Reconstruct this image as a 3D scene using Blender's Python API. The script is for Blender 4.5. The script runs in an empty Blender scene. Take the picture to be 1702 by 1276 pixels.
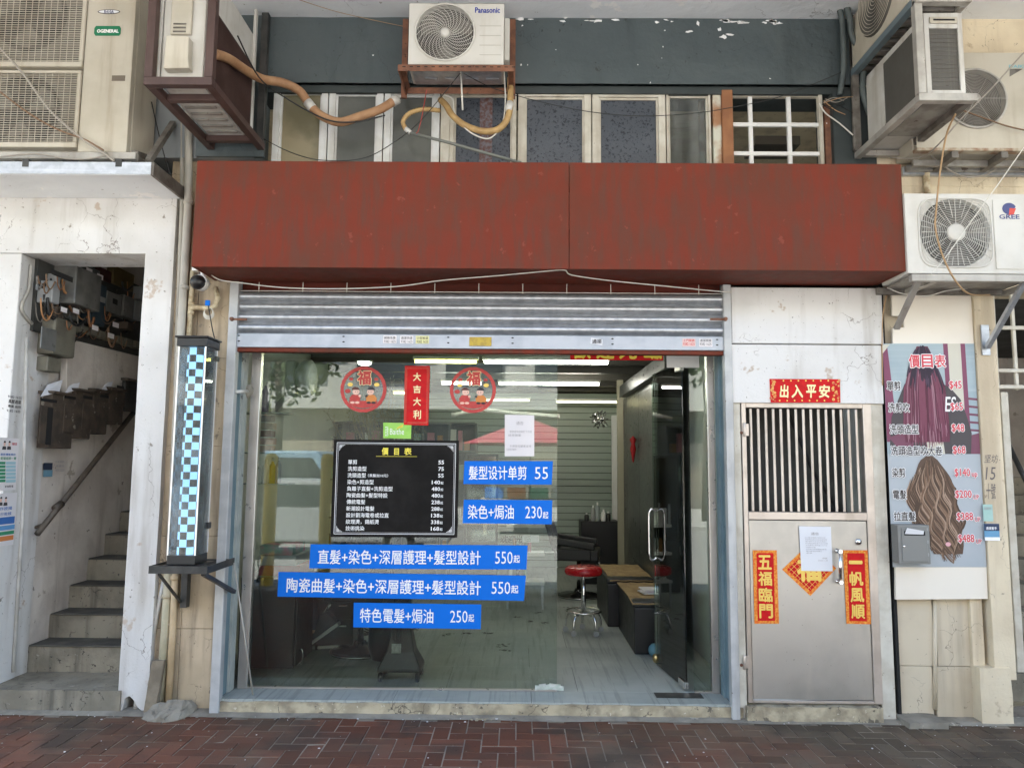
import bpy, bmesh, math, random
from math import radians as rad, sin, cos, pi, tan
from mathutils import Vector, Matrix, noise
random.seed(7)
S = bpy.context.scene
COL = S.collection
# ------------------------------------------------------------------ camera
F = 1240.0
cam_d = bpy.data.cameras.new('camera'); cam = bpy.data.objects.new('camera', cam_d); COL.objects.link(cam)
RM = Matrix.Rotation(rad(0.5), 4, 'Z') @ Matrix.Rotation(rad(90 + 6.07), 4, 'X') @ Matrix.Rotation(rad(0.49), 4, 'Z')
CP = Vector((0, -5, 1.62))
cam.matrix_world = Matrix.Translation(CP) @ RM
cam_d.sensor_width = 36; cam_d.lens = F / 1702 * 36; cam_d.clip_end = 300; cam_d.clip_start = .05
S.camera = cam
R3 = RM.to_3x3()
# ------------------------------------------------------------------ world, sun, exposure
W = bpy.data.worlds.new('World'); S.world = W; W.use_nodes = True
wn = W.node_tree.nodes; bg = wn['Background']
sk = wn.new('ShaderNodeTexSky'); sk.sky_type = 'NISHITA'; sk.sun_disc = False
SE, SA = rad(53), rad(312)          # sun elevation; direction of the sun, clockwise from +Y
sk.sun_elevation = SE; sk.sun_rotation = SA
W.node_tree.links.new(sk.outputs[0], bg.inputs[0]); bg.inputs[1].default_value = 0.105
sd = bpy.data.lights.new('sun', 'SUN'); sd.energy = 5; sd.angle = rad(.5); sd.color = (1, .965, .88)
so = bpy.data.objects.new('sun', sd); COL.objects.link(so)
sv = Vector((sin(SA) * cos(SE), cos(SA) * cos(SE), sin(SE)))
so.rotation_euler = sv.to_track_quat('Z', 'Y').to_euler(); so.location = sv * 30
S.view_settings.view_transform = 'Standard'; S.view_settings.look = 'None'
S.view_settings.exposure = 2.93; S.view_settings.gamma = 1; S.view_settings.use_curve_mapping = False
S.render.engine = 'CYCLES'
cy = S.cycles; cy.use_denoising = True; cy.max_bounces = 8; cy.diffuse_bounces = 5; cy.glossy_bounces = 4
cy.transmission_bounces = 6; cy.transparent_max_bounces = 16; cy.sample_clamp_indirect = 8; cy.caustics_reflective = False; cy.caustics_refractive = False
# ------------------------------------------------------------------ pixel rays of the 1702x1276 photograph -> points on real planes
def ray(px, py): return R3 @ Vector(((px - 851) / F, -(py - 638) / F, -1))
def P(px, py, Y=0.0):
    d = ray(px, py); return CP + d * ((Y - CP.y) / d.y)
def PX(px, py, X):
    d = ray(px, py); return CP + d * ((X - CP.x) / d.x)
def PZ(px, py, Z=0.0):
    d = ray(px, py); return CP + d * ((Z - CP.z) / d.z)
def R(px0, py0, px1, py1, Y):
    mx, my = (px0 + px1) / 2, (py0 + py1) / 2
    return P(px0, my, Y).x, P(px1, my, Y).x, P(mx, py1, Y).z, P(mx, py0, Y).z
# ------------------------------------------------------------------ materials
MATS = {}
def ramp(nt, fac, a, b):
    r = nt.nodes.new('ShaderNodeMapRange'); r.inputs[1].default_value = a; r.inputs[2].default_value = b
    r.interpolation_type = 'SMOOTHSTEP'; nt.links.new(fac, r.inputs[0]); return r.outputs[0]
def mixc(nt, f, a, b):
    m = nt.nodes.new('ShaderNodeMix'); m.data_type = 'RGBA'
    if isinstance(f, (int, float)): m.inputs[0].default_value = f
    else: nt.links.new(f, m.inputs[0])
    for k, v in ((6, a), (7, b)):
        if isinstance(v, (tuple, list)): m.inputs[k].default_value = (*v[:3], 1)
        else: nt.links.new(v, m.inputs[k])
    return m.outputs[2]
def noi(nt, pos, sc, det=4, stretch=None, seed=0, rough=.55):
    if stretch or seed:
        mp = nt.nodes.new('ShaderNodeMapping'); nt.links.new(pos, mp.inputs[0])
        if stretch: mp.inputs[3].default_value = stretch
        mp.inputs[1].default_value = (seed * 3.7, seed * 1.3, seed * 2.1); pos = mp.outputs[0]
    n = nt.nodes.new('ShaderNodeTexNoise'); n.inputs['Scale'].default_value = sc; n.inputs['Detail'].default_value = det
    n.inputs['Roughness'].default_value = rough
    nt.links.new(pos, n.inputs['Vector']); return n.outputs[0]
def mul(nt, a, k):
    m = nt.nodes.new('ShaderNodeMath'); m.operation = 'MULTIPLY'; nt.links.new(a, m.inputs[0])
    if isinstance(k, (int, float)): m.inputs[1].default_value = k
    else: nt.links.new(k, m.inputs[1])
    return m.outputs[0]
def M(name, c, rough=.6, metal=0, c2=None, ns=3, mix=1, streak=None, sscale=(9, 9, .8), sth=(.52, .75), chips=None, chips2=None, bump=.15, bs=60, big=0, emis=None, es=1, rand=0, spec=.5, crack=None, speck=None):
    """c base, c2 mottling, streak = dirt colour running down, chips = (colour, threshold, scale) of flaked or speckled spots"""
    if name in MATS: return MATS[name]
    m = bpy.data.materials.new(name); m.use_nodes = True; nt = m.node_tree; b = nt.nodes['Principled BSDF']; L = nt.links
    pos = nt.nodes.new('ShaderNodeNewGeometry').outputs['Position']
    col = nt.nodes.new('ShaderNodeRGB'); col.outputs[0].default_value = (*c, 1); col = col.outputs[0]
    if c2: col = mixc(nt, mul(nt, ramp(nt, noi(nt, pos, ns, 6, seed=1), .38, .64), mix), col, c2)
    if rand:
        oi = nt.nodes.new('ShaderNodeObjectInfo'); hs = nt.nodes.new('ShaderNodeHueSaturation')
        mr = nt.nodes.new('ShaderNodeMapRange'); mr.inputs[3].default_value = 1 - rand; mr.inputs[4].default_value = 1 + rand
        L.new(oi.outputs['Random'], mr.inputs[0]); L.new(mr.outputs[0], hs.inputs['Value']); L.new(col, hs.inputs['Color']); col = hs.outputs[0]
    if streak: col = mixc(nt, mul(nt, ramp(nt, noi(nt, pos, 1, 7, stretch=sscale, seed=2), *sth), streak[3] if len(streak) > 3 else .8), col, streak[:3])
    for k, ch in enumerate((chips, chips2)):
        if ch: col = mixc(nt, ramp(nt, noi(nt, pos, ch[2], 5, seed=4 + 3 * k, rough=.65), ch[1], ch[1] + .035), col, ch[0])
    if speck: col = mixc(nt, mul(nt, ramp(nt, noi(nt, pos, speck[2], 3, seed=12, rough=.7), speck[1], speck[1] + .03), .85), col, speck[0])
    if crack:   # (colour, scale, width): wandering hairline cracks, broken up by a mask
        vo = nt.nodes.new('ShaderNodeTexVoronoi'); vo.feature = 'DISTANCE_TO_EDGE'; vo.inputs['Scale'].default_value = crack[1]
        n3 = nt.nodes.new('ShaderNodeTexNoise'); n3.inputs['Scale'].default_value = crack[1] * 2.2; n3.inputs['Detail'].default_value = 5; L.new(pos, n3.inputs['Vector'])
        va = nt.nodes.new('ShaderNodeVectorMath'); va.operation = 'MULTIPLY_ADD'; va.inputs[1].default_value = (.7 / crack[1],) * 3; L.new(n3.outputs['Color'], va.inputs[0]); L.new(pos, va.inputs[2]); L.new(va.outputs[0], vo.inputs['Vector'])
        cr = nt.nodes.new('ShaderNodeMapRange'); cr.inputs[1].default_value = crack[2] * crack[1]; cr.inputs[2].default_value = 0; L.new(vo.outputs['Distance'], cr.inputs[0])
        col = mixc(nt, mul(nt, cr.outputs[0], ramp(nt, noi(nt, pos, crack[1] * .7, 3, seed=15), .50, .58)), col, crack[0])
    L.new(col, b.inputs['Base Color'])
    b.inputs['Metallic'].default_value = metal; b.inputs['Specular IOR Level'].default_value = spec
    rr = nt.nodes.new('ShaderNodeMapRange'); rr.inputs[3].default_value = max(0, rough - .1); rr.inputs[4].default_value = min(1, rough + .12)
    L.new(noi(nt, pos, 14, 4, seed=6), rr.inputs[0]); L.new(rr.outputs[0], b.inputs['Roughness'])
    if bump:
        bp = nt.nodes.new('ShaderNodeBump'); bp.inputs['Strength'].default_value = bump; bp.inputs['Distance'].default_value = .004
        h = noi(nt, pos, bs, 5)
        if big:
            a = nt.nodes.new('ShaderNodeMath'); a.operation = 'MULTIPLY_ADD'; a.inputs[1].default_value = big
            L.new(noi(nt, pos, 5, 4, seed=9), a.inputs[0]); L.new(h, a.inputs[2]); h = a.outputs[0]
        L.new(h, bp.inputs['Height']); L.new(bp.outputs[0], b.inputs['Normal'])
    if emis: b.inputs['Emission Color'].default_value = (*emis, 1); b.inputs['Emission Strength'].default_value = es
    MATS[name] = m; return m
def glass_mat(name, tint=(.86, .92, .9), ior=1.6, dirt=.03, rough=.0):
    m = bpy.data.materials.new(name); m.use_nodes = True; nt = m.node_tree; nt.nodes.remove(nt.nodes['Principled BSDF']); L = nt.links
    out = nt.nodes['Material Output']; tr = nt.nodes.new('ShaderNodeBsdfTransparent'); tr.inputs[0].default_value = (*tint, 1)
    gl = nt.nodes.new('ShaderNodeBsdfGlossy'); gl.inputs['Roughness'].default_value = rough
    fr = nt.nodes.new('ShaderNodeFresnel'); fr.inputs[0].default_value = ior
    mx = nt.nodes.new('ShaderNodeMixShader'); L.new(fr.outputs[0], mx.inputs[0]); L.new(tr.outputs[0], mx.inputs[1]); L.new(gl.outputs[0], mx.inputs[2])
    df = nt.nodes.new('ShaderNodeBsdfDiffuse'); df.inputs[0].default_value = (.6, .62, .6, 1)
    pos = nt.nodes.new('ShaderNodeNewGeometry').outputs['Position']
    m2 = nt.nodes.new('ShaderNodeMixShader'); L.new(mul(nt, ramp(nt, noi(nt, pos, 3, 6, stretch=(1.5, 1.5, .7)), .3, .8), dirt * 2), m2.inputs[0])
    L.new(mx.outputs[0], m2.inputs[1]); L.new(df.outputs[0], m2.inputs[2]); L.new(m2.outputs[0], out.inputs[0])
    return m
# ------------------------------------------------------------------ mesh builder
class MB:
    def __init__(s): s.v = []; s.f = []; s.m = []; s.mi = 0; s.smooth = False; s.fs = []
    def add(s, vs, fs):
        o = len(s.v); s.v += [Vector(v) for v in vs]
        for f in fs: s.f.append([i + o for i in f]); s.m.append(s.mi); s.fs.append(s.smooth)
        return s
    def box(s, x0, x1, y0, y1, z0, z1):
        x0, x1 = min(x0, x1), max(x0, x1); y0, y1 = min(y0, y1), max(y0, y1); z0, z1 = min(z0, z1), max(z0, z1)
        return s.add([(x, y, z) for z in (z0, z1) for y in (y0, y1) for x in (x0, x1)],
                     [(0, 2, 3, 1), (4, 5, 7, 6), (0, 1, 5, 4), (2, 6, 7, 3), (0, 4, 6, 2), (1, 3, 7, 5)])
    def prism(s, pts, d):            # closed polygon of 3-D points, pushed along d
        n = len(pts); d = Vector(d); a = [Vector(p) for p in pts]
        s.add(a + [p + d for p in a], [list(range(n)), list(range(2 * n - 1, n - 1, -1))] + [[i, n + i, n + (i + 1) % n, (i + 1) % n] for i in range(n)])
        return s
    def xz(s, pts, y0, y1): return s.prism([(x, y0, z) for x, z in pts], (0, y1 - y0, 0))
    def tube(s, pts, r, n=8, cap=True, closed=False):
        pts = [Vector(p) for p in pts]; N = len(pts); vs = []; rs = r if isinstance(r, (list, tuple)) else [r] * N
        up = None
        for i, p in enumerate(pts):
            a = pts[i - 1] if (i or closed) else p; b = pts[(i + 1) % N] if (i < N - 1 or closed) else p
            t = (b - a).normalized()
            if up is None: up = t.orthogonal().normalized()
            up = (up - t * up.dot(t))
            if up.length < 1e-5: up = t.orthogonal()
            up.normalize(); w = t.cross(up)
            for k in range(n):
                A = 2 * pi * k / n; vs.append(p + (up * cos(A) + w * sin(A)) * rs[i])
        fs = [[i * n + k, i * n + (k + 1) % n, ((i + 1) % N) * n + (k + 1) % n, ((i + 1) % N) * n + k] for i in range(N if closed else N - 1) for k in range(n)]
        if cap and not closed: fs += [list(range(n - 1, -1, -1)), list(range((N - 1) * n, N * n))]
        sm = s.smooth; s.smooth = n > 5; s.add(vs, fs); s.smooth = sm
        return s
    def bar(s, a, b, w, h=None):     # rectangular bar between two points
        a, b = Vector(a), Vector(b); h = h or w; t = (b - a).normalized(); u = Vector((0, 0, 1)) if abs(t.z) < .9 else Vector((1, 0, 0))
        x = t.cross(u).normalized() * w / 2; y = x.cross(t).normalized() * h / 2
        return s.prism([a + x + y, a - x + y, a - x - y, a + x - y], b - a)
    def lathe(s, prof, c, n=24, axis='Z'):   # prof: (radius, height)
        c = Vector(c); vs = []
        for r_, h in prof:
            for k in range(n):
                A = 2 * pi * k / n
                v = (r_ * cos(A), r_ * sin(A), h)
                if axis == 'Y': v = (v[0], v[2], v[1])
                if axis == 'X': v = (v[2], v[0], v[1])
                vs.append(c + Vector(v))
        N = len(prof); sm = s.smooth; s.smooth = True
        s.add(vs, [[i * n + k, i * n + (k + 1) % n, (i + 1) * n + (k + 1) % n, (i + 1) * n + k] for i in range(N - 1) for k in range(n)])
        s.smooth = False; s.add([vs[k] for k in range(n)], [list(range(n))[::-1]]); s.add([vs[(N - 1) * n + k] for k in range(n)], [list(range(n))]); s.smooth = sm
        return s
    def ring(s, c, R_, r, n=36, k=4, sx=1, sz=1):     # ring in the XZ plane
        return s.tube([(c[0] + R_ * sx * cos(2 * pi * i / n), c[1], c[2] + R_ * sz * sin(2 * pi * i / n)) for i in range(n)], r, k, closed=True)
    def poly(s, pts): return s.add(pts, [list(range(len(pts)))])
OFF = {}
NAME_OK = {}
def build(name, mb, mats, parent=None, bev=0, seg=1, **props):
    off = OFF.get(parent.name, Vector()) if parent else Vector()
    me = bpy.data.meshes.new(name)
    me.from_pydata([v - off for v in mb.v], [], mb.f)
    if not isinstance(mats, (list, tuple)): mats = [mats]
    for m in mats: me.materials.append(m)
    me.polygons.foreach_set('material_index', mb.m); me.polygons.foreach_set('use_smooth', mb.fs)
    bm = bmesh.new(); bm.from_mesh(me)
    if bev:
        bmesh.ops.remove_doubles(bm, verts=bm.verts, dist=1e-6)
        es = [e for e in bm.edges if len(e.link_faces) == 2 and e.calc_face_angle(0) > .6]
        bmesh.ops.bevel(bm, geom=es, offset=bev, segments=seg, affect='EDGES', profile=.6, clamp_overlap=True)
    bmesh.ops.recalc_face_normals(bm, faces=bm.faces)
    bm.to_mesh(me); bm.free(); me.update()
    o = bpy.data.objects.new(name, me); COL.objects.link(o)
    if parent: o.parent = parent; OFF[o.name] = off
    else: OFF[o.name] = Vector()
    for k, v in props.items(): o[k] = v
    return o
def thing(name, label, cat, loc, group=None):
    o = bpy.data.objects.new(name, None); COL.objects.link(o); o.location = loc; o.empty_display_size = .1
    o['label'] = label; o['category'] = cat
    if group: o['group'] = group
    OFF[o.name] = Vector(loc); return o
def solo(name, mb, mat, label, cat, group=None, bev=0, **kw):
    o = build(name, mb, mat, None, bev, **kw); o['label'] = label; o['category'] = cat
    if group: o['group'] = group
    # origin to the base
    vs = mb.v; c = Vector((sum(v.x for v in vs) / len(vs), sum(v.y for v in vs) / len(vs), min(v.z for v in vs)))
    o.data.transform(Matrix.Translation(-c)); o.location = c; OFF[o.name] = c
    return o
def copy_tree(o, loc, parent=None):
    c = o.copy(); COL.objects.link(c); c.parent = parent
    if loc is not None: c.location = loc
    for ch in [x for x in S.objects if x.parent == o]: copy_tree(ch, None, c)
    return c
def smooth_pts(pts, k=6):
    pts = [Vector(p) for p in pts]
    if len(pts) < 3: return pts
    out = []
    for i in range(len(pts) - 1):
        a, b, c, d = pts[max(i - 1, 0)], pts[i], pts[i + 1], pts[min(i + 2, len(pts) - 1)]
        for j in range(k):
            t = j / k
            out.append(.5 * ((2 * b) + (c - a) * t + (2 * a - 5 * b + 4 * c - d) * t * t + (3 * b - a - 3 * c + d) * t ** 3))
    out.append(pts[-1]); return out
def wire(name, label, pts, r, mat, cat='cable', parent=None, n=6, k=6):
    mb = MB().tube(smooth_pts([P(*p) for p in pts], k), r, n)
    return build(name, mb, mat, parent) if parent else solo(name, mb, mat, label, cat)
# text: ink box fitted to a rectangle of a frame (origin O, right U, up V)
def text_mesh(body, bold=0.0, res=2, shear=0):
    c = bpy.data.curves.new('lettering', 'FONT'); c.body = body; c.resolution_u = res; c.offset = bold; c.shear = shear
    o = bpy.data.objects.new('lettering', c); COL.objects.link(o)
    me = bpy.data.meshes.new_from_object(o.evaluated_get(bpy.context.evaluated_depsgraph_get()))
    bpy.data.objects.remove(o); bpy.data.curves.remove(c); return me
def lettering(body, O, U, V, w, h, mat, parent, bold=0.0, name='lettering', keep=False, shear=0, res=2):
    """ink of body fitted into w x h with its lower-left corner at O (world)"""
    me = text_mesh(body, 0, res, shear)
    vs0 = [v.co.copy() for v in me.vertices]; fs0 = [list(p.vertices) for p in me.polygons]; bpy.data.meshes.remove(me)
    xs = [v.x for v in vs0]; ys = [v.y for v in vs0]
    x0, x1, y0, y1 = min(xs), max(xs), min(ys), max(ys); b = abs(bold) * .8 if bold > 0 else 0
    sx = w / (x1 - x0 + 2 * b); sy = h / (y1 - y0 + 2 * b)
    if keep: sx = sy = min(sx, sy)
    O, U, V = Vector(O), Vector(U).normalized(), Vector(V).normalized(); N = U.cross(V); off = OFF.get(parent.name, Vector())
    vs, fs = [], []
    sh = [(0, 0)] if not b else [(b * cos(a * pi / 4), b * sin(a * pi / 4)) for a in range(0, 8, 2 if b < .03 else 1)]
    for q, (dx, dy) in enumerate(sh):
        o_ = len(vs); vs += [O + U * (v.x - x0 + b + dx) * sx + V * (v.y - y0 + b + dy) * sy + N * q * .00006 - off for v in vs0]; fs += [[i + o_ for i in f] for f in fs0]
    me = bpy.data.meshes.new(name); me.from_pydata(vs, [], fs); me.materials.append(mat)
    me.name = name; o = bpy.data.objects.new(name, me); COL.objects.link(o); o.parent = parent; OFF[o.name] = off
    return o
def letter_px(body, x0, y0, x1, y1, Y, mat, parent, bold=0.0, ang=None, **kw):
    """ink box given by its corners as seen in the photograph, on the wall plane Y"""
    a, b, c = P(x0, y1, Y), P(x1, y1, Y), P(x0, y0, Y)
    t = ang if ang is not None else 0
    return lettering(body, a, (cos(t), 0, sin(t)), (-sin(t), 0, cos(t)), (b - a).length, (c - a).length, mat, parent, bold, **kw)
def quad_px(pts, Y, y2=None):
    return [P(px, py, Y) for px, py in pts]
def disc(mb, x, y, z, r, n=16, sx=1, sz=1, a0=0, a1=2 * pi):
    mb.poly([(x + r * sx * cos(a0 + (a1 - a0) * k / n), y, z + r * sz * sin(a0 + (a1 - a0) * k / n)) for k in range(n if a1 - a0 > 6.2 else n + 1)])
def roughen(mb, amp, sc=6, keep=None):
    for i, v in enumerate(mb.v):
        if keep and keep(v): continue
        mb.v[i] = v + noise.noise_vector(v * sc) * amp
def grid_box(mb, x0, x1, y0, y1, z0, z1, st):
    """box whose front, top and sides are gridded (for rough concrete)"""
    nx = max(1, int((x1 - x0) / st)); ny = max(1, int((y1 - y0) / st)); nz = max(1, int((z1 - z0) / st))
    def g(f, na, nb):
        vs = [f(i / na, j / nb) for j in range(nb + 1) for i in range(na + 1)]
        mb.add(vs, [[j * (na + 1) + i, j * (na + 1) + i + 1, (j + 1) * (na + 1) + i + 1, (j + 1) * (na + 1) + i] for j in range(nb) for i in range(na)])
    X = lambda a: x0 + (x1 - x0) * a
    Yy = lambda a: y0 + (y1 - y0) * a
    Z = lambda a: z0 + (z1 - z0) * a
    g(lambda a, b: (X(a), y0, Z(b)), nx, nz); g(lambda a, b: (X(a), Yy(b), z1), nx, ny)
    g(lambda a, b: (x0, Yy(a), Z(b)), ny, nz); g(lambda a, b: (x1, Yy(a), Z(b)), ny, nz); g(lambda a, b: (X(a), y1, Z(b)), nx, nz)
# ------------------------------------------------------------------ palette
white_wall = M('white_paint', (.71, .70, .685), .7, c2=(.62, .605, .58), ns=1.8, streak=(.36, .32, .27, .6), sscale=(7, 7, .7), sth=(.5, .74), chips=((.30, .27, .23), .665, 17), chips2=((.50, .42, .35), .635, 2.6), speck=((.12, .10, .085), .685, 42), crack=((.16, .13, .11), 2.6, .0022), big=3, bump=.4)
soffit_white = M('soffit_paint', (.82, .85, .88), .7, c2=(.74, .77, .80), ns=1.6, chips=((.90, .90, .90), .60, 3), crack=((.45, .46, .47), 2, .003), speck=((.3, .28, .25), .70, 20), big=6, bump=.5, bs=20)
stair_wall = M('stair_plaster', (.70, .65, .59), .8, c2=(.56, .51, .46), ns=3, streak=(.30, .26, .22, .55), chips=((.22, .19, .16), .66, 14), chips2=((.42, .37, .31), .62, 4), big=5, bump=.7, bs=30)
beige_wall = M('beige_tile_wall', (.58, .47, .33), .7, c2=(.46, .37, .25), ns=3, streak=(.19, .145, .10, .75), sth=(.45, .7), chips=((.22, .18, .13), .64, 13), speck=((.10, .08, .06), .68, 40), crack=((.10, .08, .06), 4, .002), big=3, bump=.4)
cream_wall = M('cream_plaster', (.72, .62, .45), .7, c2=(.62, .52, .37), ns=2, streak=(.36, .28, .19, .55), sscale=(7, 7, .7), sth=(.48, .72), chips=((.28, .22, .16), .665, 19), chips2=((.52, .42, .29), .62, 3), speck=((.10, .08, .06), .69, 44), crack=((.16, .12, .09), 3, .002), big=3, bump=.4)
cream_tile = M('cream_tile', (.60, .52, .39), .5, c2=(.52, .44, .32), ns=2, streak=(.27, .22, .16, .5), chips=((.24, .2, .15), .66, 16), speck=((.08, .06, .05), .695, 38), crack=((.14, .11, .09), 3, .0018), bump=.15)
dark_green = M('dark_green_paint', (.062, .080, .086), .55, c2=(.080, .099, .104), ns=1.2, streak=(.038, .050, .052, .6), sscale=(5, 5, .8), sth=(.5, .72), chips=((.50, .52, .51), .735, 11), chips2=((.03, .035, .035), .66, 16), crack=((.03, .04, .04), 3.2, .002), big=9, bump=.6, bs=12)
lip_green = M('dark_ledge_paint', (.032, .042, .043), .6, c2=(.045, .055, .055), bump=.2)
red_board = M('red_oxide_board', (.165, .029, .015), .62, c2=(.130, .034, .019), ns=3, streak=(.092, .043, .029, .62), sscale=(22, 22, 3.4), sth=(.40, .70), chips=((.20, .048, .03), .66, 12), speck=((.07, .03, .02), .69, 30), bump=.15, bs=40, big=1, spec=.18)
red_dark = M('red_brown_board', (.12, .024, .015), .65, c2=(.09, .022, .014), bump=.1, spec=.2)
galv = M('galvanised_steel', (.50, .52, .55), .38, .75, c2=(.40, .42, .45), ns=18, streak=(.62, .64, .68, .5), sscale=(1, 9, 40), bump=.12, bs=90)
galv_bar = M('shutter_bar_steel', (.42, .45, .50), .42, .45, c2=(.35, .38, .43), ns=8, bump=.08)
rail_grey = M('shutter_rail_paint', (.50, .51, .51), .5, .2, c2=(.40, .41, .42), ns=6, streak=(.25, .22, .18, .5), chips=((.16, .12, .09), .69, 26), bump=.2)
blue_grey = M('blue_grey_reveal', (.13, .20, .23), .55, c2=(.17, .25, .28), ns=4, chips=((.05, .07, .09), .66, 22), bump=.2)
pale_reveal = M('pale_flaking_reveal', (.44, .46, .42), .7, c2=(.33, .36, .34), ns=5, chips=((.16, .17, .16), .64, 16), big=4, bump=.5)
steel = M('brushed_steel', (.56, .53, .50), .30, .85, c2=(.48, .45, .42), ns=3, streak=(.66, .62, .58, .4), sscale=(30, 30, 1), bump=.05)
steel_door = M('steel_sheet', (.50, .48, .45), .36, .7, c2=(.40, .385, .36), ns=1.8, streak=(.56, .53, .48, .6), sscale=(6, 6, 1.0), chips=((.33, .30, .27), .72, 7), speck=((.14, .12, .10), .70, 36), bump=.08)
steel_frame = M('steel_door_frame', (.60, .53, .47), .40, .6, c2=(.48, .42, .37), ns=5, streak=(.30, .24, .18, .4), bump=.08)
chrome = M('chrome', (.75, .75, .75), .12, 1, bump=0)
alu = M('white_aluminium', (.70, .71, .70), .4, .1, c2=(.60, .60, .57), ns=9, streak=(.36, .33, .28, .5), bump=.08)
cream_frame = M('cream_window_paint', (.60, .57, .49), .6, c2=(.50, .46, .38), ns=9, streak=(.30, .25, .18, .5), chips=((.28, .22, .15), .67, 24), bump=.3)
wood_orange = M('bare_orange_wood', (.34, .15, .065), .7, c2=(.26, .11, .05), ns=5, streak=(.16, .07, .04, .6), chips=((.60, .58, .50), .71, 12), bump=.3)
flaky = M('flaking_cream_post', (.60, .60, .50), .7, c2=(.36, .18, .09), ns=6, chips=((.28, .14, .08), .6, 7), big=4, bump=.5)
ac_cream = M('aged_ac_enamel', (.52, .48, .40), .45, c2=(.45, .41, .33), ns=3, streak=(.28, .22, .15, .5), chips=((.2, .15, .1), .76, 30), bump=.06)
ac_white = M('ac_white_enamel', (.64, .625, .58), .42, c2=(.56, .54, .49), ns=3, streak=(.42, .36, .27, .45), bump=.05)
ac_white2 = M('ac_grey_white_enamel', (.60, .59, .56), .45, c2=(.50, .48, .44), ns=4, streak=(.30, .26, .2, .6), chips=((.2, .15, .11), .72, 25), bump=.1)
ac_under = M('ac_base_plate', (.36, .35, .32), .5, .4, c2=(.24, .22, .2), ns=8, chips=((.12, .09, .07), .64, 14), bump=.2)
brown_frame = M('brown_frame_paint', (.085, .048, .042), .5, .1, c2=(.065, .035, .03), ns=6, chips=((.20, .16, .13), .72, 25), bump=.12)
rust = M('rusty_angle', (.24, .105, .06), .8, c2=(.15, .07, .045), ns=14, streak=(.30, .14, .08, .6), chips=((.07, .035, .025), .64, 30), bump=.4)
grime = M('grimy_grey_steel', (.20, .185, .165), .6, .3, c2=(.12, .105, .09), ns=8, chips=((.06, .05, .04), .63, 20), bump=.3)
pale_frame = M('pale_steel_frame', (.46, .44, .40), .5, .3, c2=(.34, .32, .29), ns=6, streak=(.2, .16, .12, .6), chips=((.12, .09, .07), .68, 22), bump=.2)
dark_mesh = M('dark_coil', (.035, .030, .027), .8, c2=(.06, .05, .045), ns=30, bump=.7, bs=240)
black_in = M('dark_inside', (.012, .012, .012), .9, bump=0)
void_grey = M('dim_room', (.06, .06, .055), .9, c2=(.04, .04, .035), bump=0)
coil = M('fin_coil', (.10, .095, .085), .6, .3, streak=(.16, .15, .13, .7), sscale=(120, 3, 1), bump=.2)
tape_tan = M('tan_pipe_wrap', (.42, .24, .125), .6, c2=(.34, .18, .09), ns=12, streak=(.24, .12, .06, .5), sscale=(20, 9, 9), bump=.5, bs=80)
tape_yel = M('yellowed_pipe_wrap', (.50, .33, .14), .6, c2=(.38, .24, .1), ns=12, bump=.4, bs=80)
tape_cream = M('cream_pipe_wrap', (.60, .52, .36), .6, c2=(.35, .26, .15), ns=20, bump=.4)
pvc = M('old_grey_pipe', (.44, .42, .37), .55, c2=(.36, .34, .3), ns=4, streak=(.24, .21, .17, .6), bump=.2)
pipe_moss = M('mossy_cream_pipe', (.50, .44, .31), .6, c2=(.38, .35, .24), ns=6, streak=(.22, .22, .14, .6), chips=((.62, .58, .48), .64, 18), bump=.4)
pipe_ochre = M('ochre_pipe', (.55, .42, .26), .6, c2=(.46, .34, .2), ns=6, streak=(.28, .2, .12, .6), chips=((.62, .55, .44), .65, 18), bump=.4)
pipe_brown = M('brown_box_pipe', (.19, .125, .085), .6, c2=(.14, .09, .06), ns=5, streak=(.09, .06, .045, .6), bump=.2)
pipe_green = M('dark_green_pipe', (.085, .105, .105), .55, c2=(.06, .075, .075), ns=6, bump=.2)
pipe_white = M('white_plastic_pipe', (.64, .63, .6), .45, c2=(.5, .48, .44), ns=6, bump=.1)
cable_blk = M('black_cable', (.02, .02, .02), .5, bump=0)
cable_wht = M('white_cable', (.68, .66, .60), .5, bump=0)
cable_grey = M('grey_cable', (.32, .29, .25), .5, bump=0)
cable_brn = M('brown_cable', (.20, .12, .07), .6, bump=0)
cable_tan = M('tan_cable', (.42, .27, .14), .6, bump=0)
cable_org = M('orange_conduit', (.40, .20, .085), .55, bump=0)
cable_red = M('red_string', (.40, .06, .05), .6, bump=0)
black_pl = M('black_plastic', (.012, .012, .013), .35, bump=.03)
black_mt = M('black_metal', (.022, .023, .022), .45, c2=(.05, .048, .045), ns=10, bump=.15)
vinyl = M('black_vinyl', (.010, .011, .013), .38, bump=.15, bs=90)
white_pl = M('white_plastic', (.78, .78, .76), .3, bump=0)
grey_pl = M('grey_plastic', (.30, .31, .31), .4, bump=.03)
smoke_pl = M('smoky_box_plastic', (.17, .17, .16), .3, c2=(.10, .10, .095), ns=7, bump=.15)
paper = M('white_paper', (.78, .74, .74), .8, c2=(.72, .69, .70), ns=2, bump=.05, bs=8)
paper2 = M('cool_white_paper', (.72, .73, .76), .8, bump=.05, bs=8)
ink = M('faint_print', (.38, .36, .37), .8, bump=0)
ink_dark = M('dark_print', (.06, .055, .06), .8, bump=0)
sign_blue = M('blue_vinyl_strip', (.0, .15, .66), .5, bump=0, spec=.2)
print_white = M('white_print', (.86, .86, .86), .5, bump=0)
board_black = M('black_foam_board', (.013, .012, .011), .8, spec=.12, bump=0, c2=(.022, .02, .019), ns=5)
print_yel = M('yellow_print', (.85, .72, .08), .5, bump=0)
fest_red = M('festive_red', (.60, .008, .010), .5, spec=.2, c2=(.5, .006, .01), ns=30, bump=.05)
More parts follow.
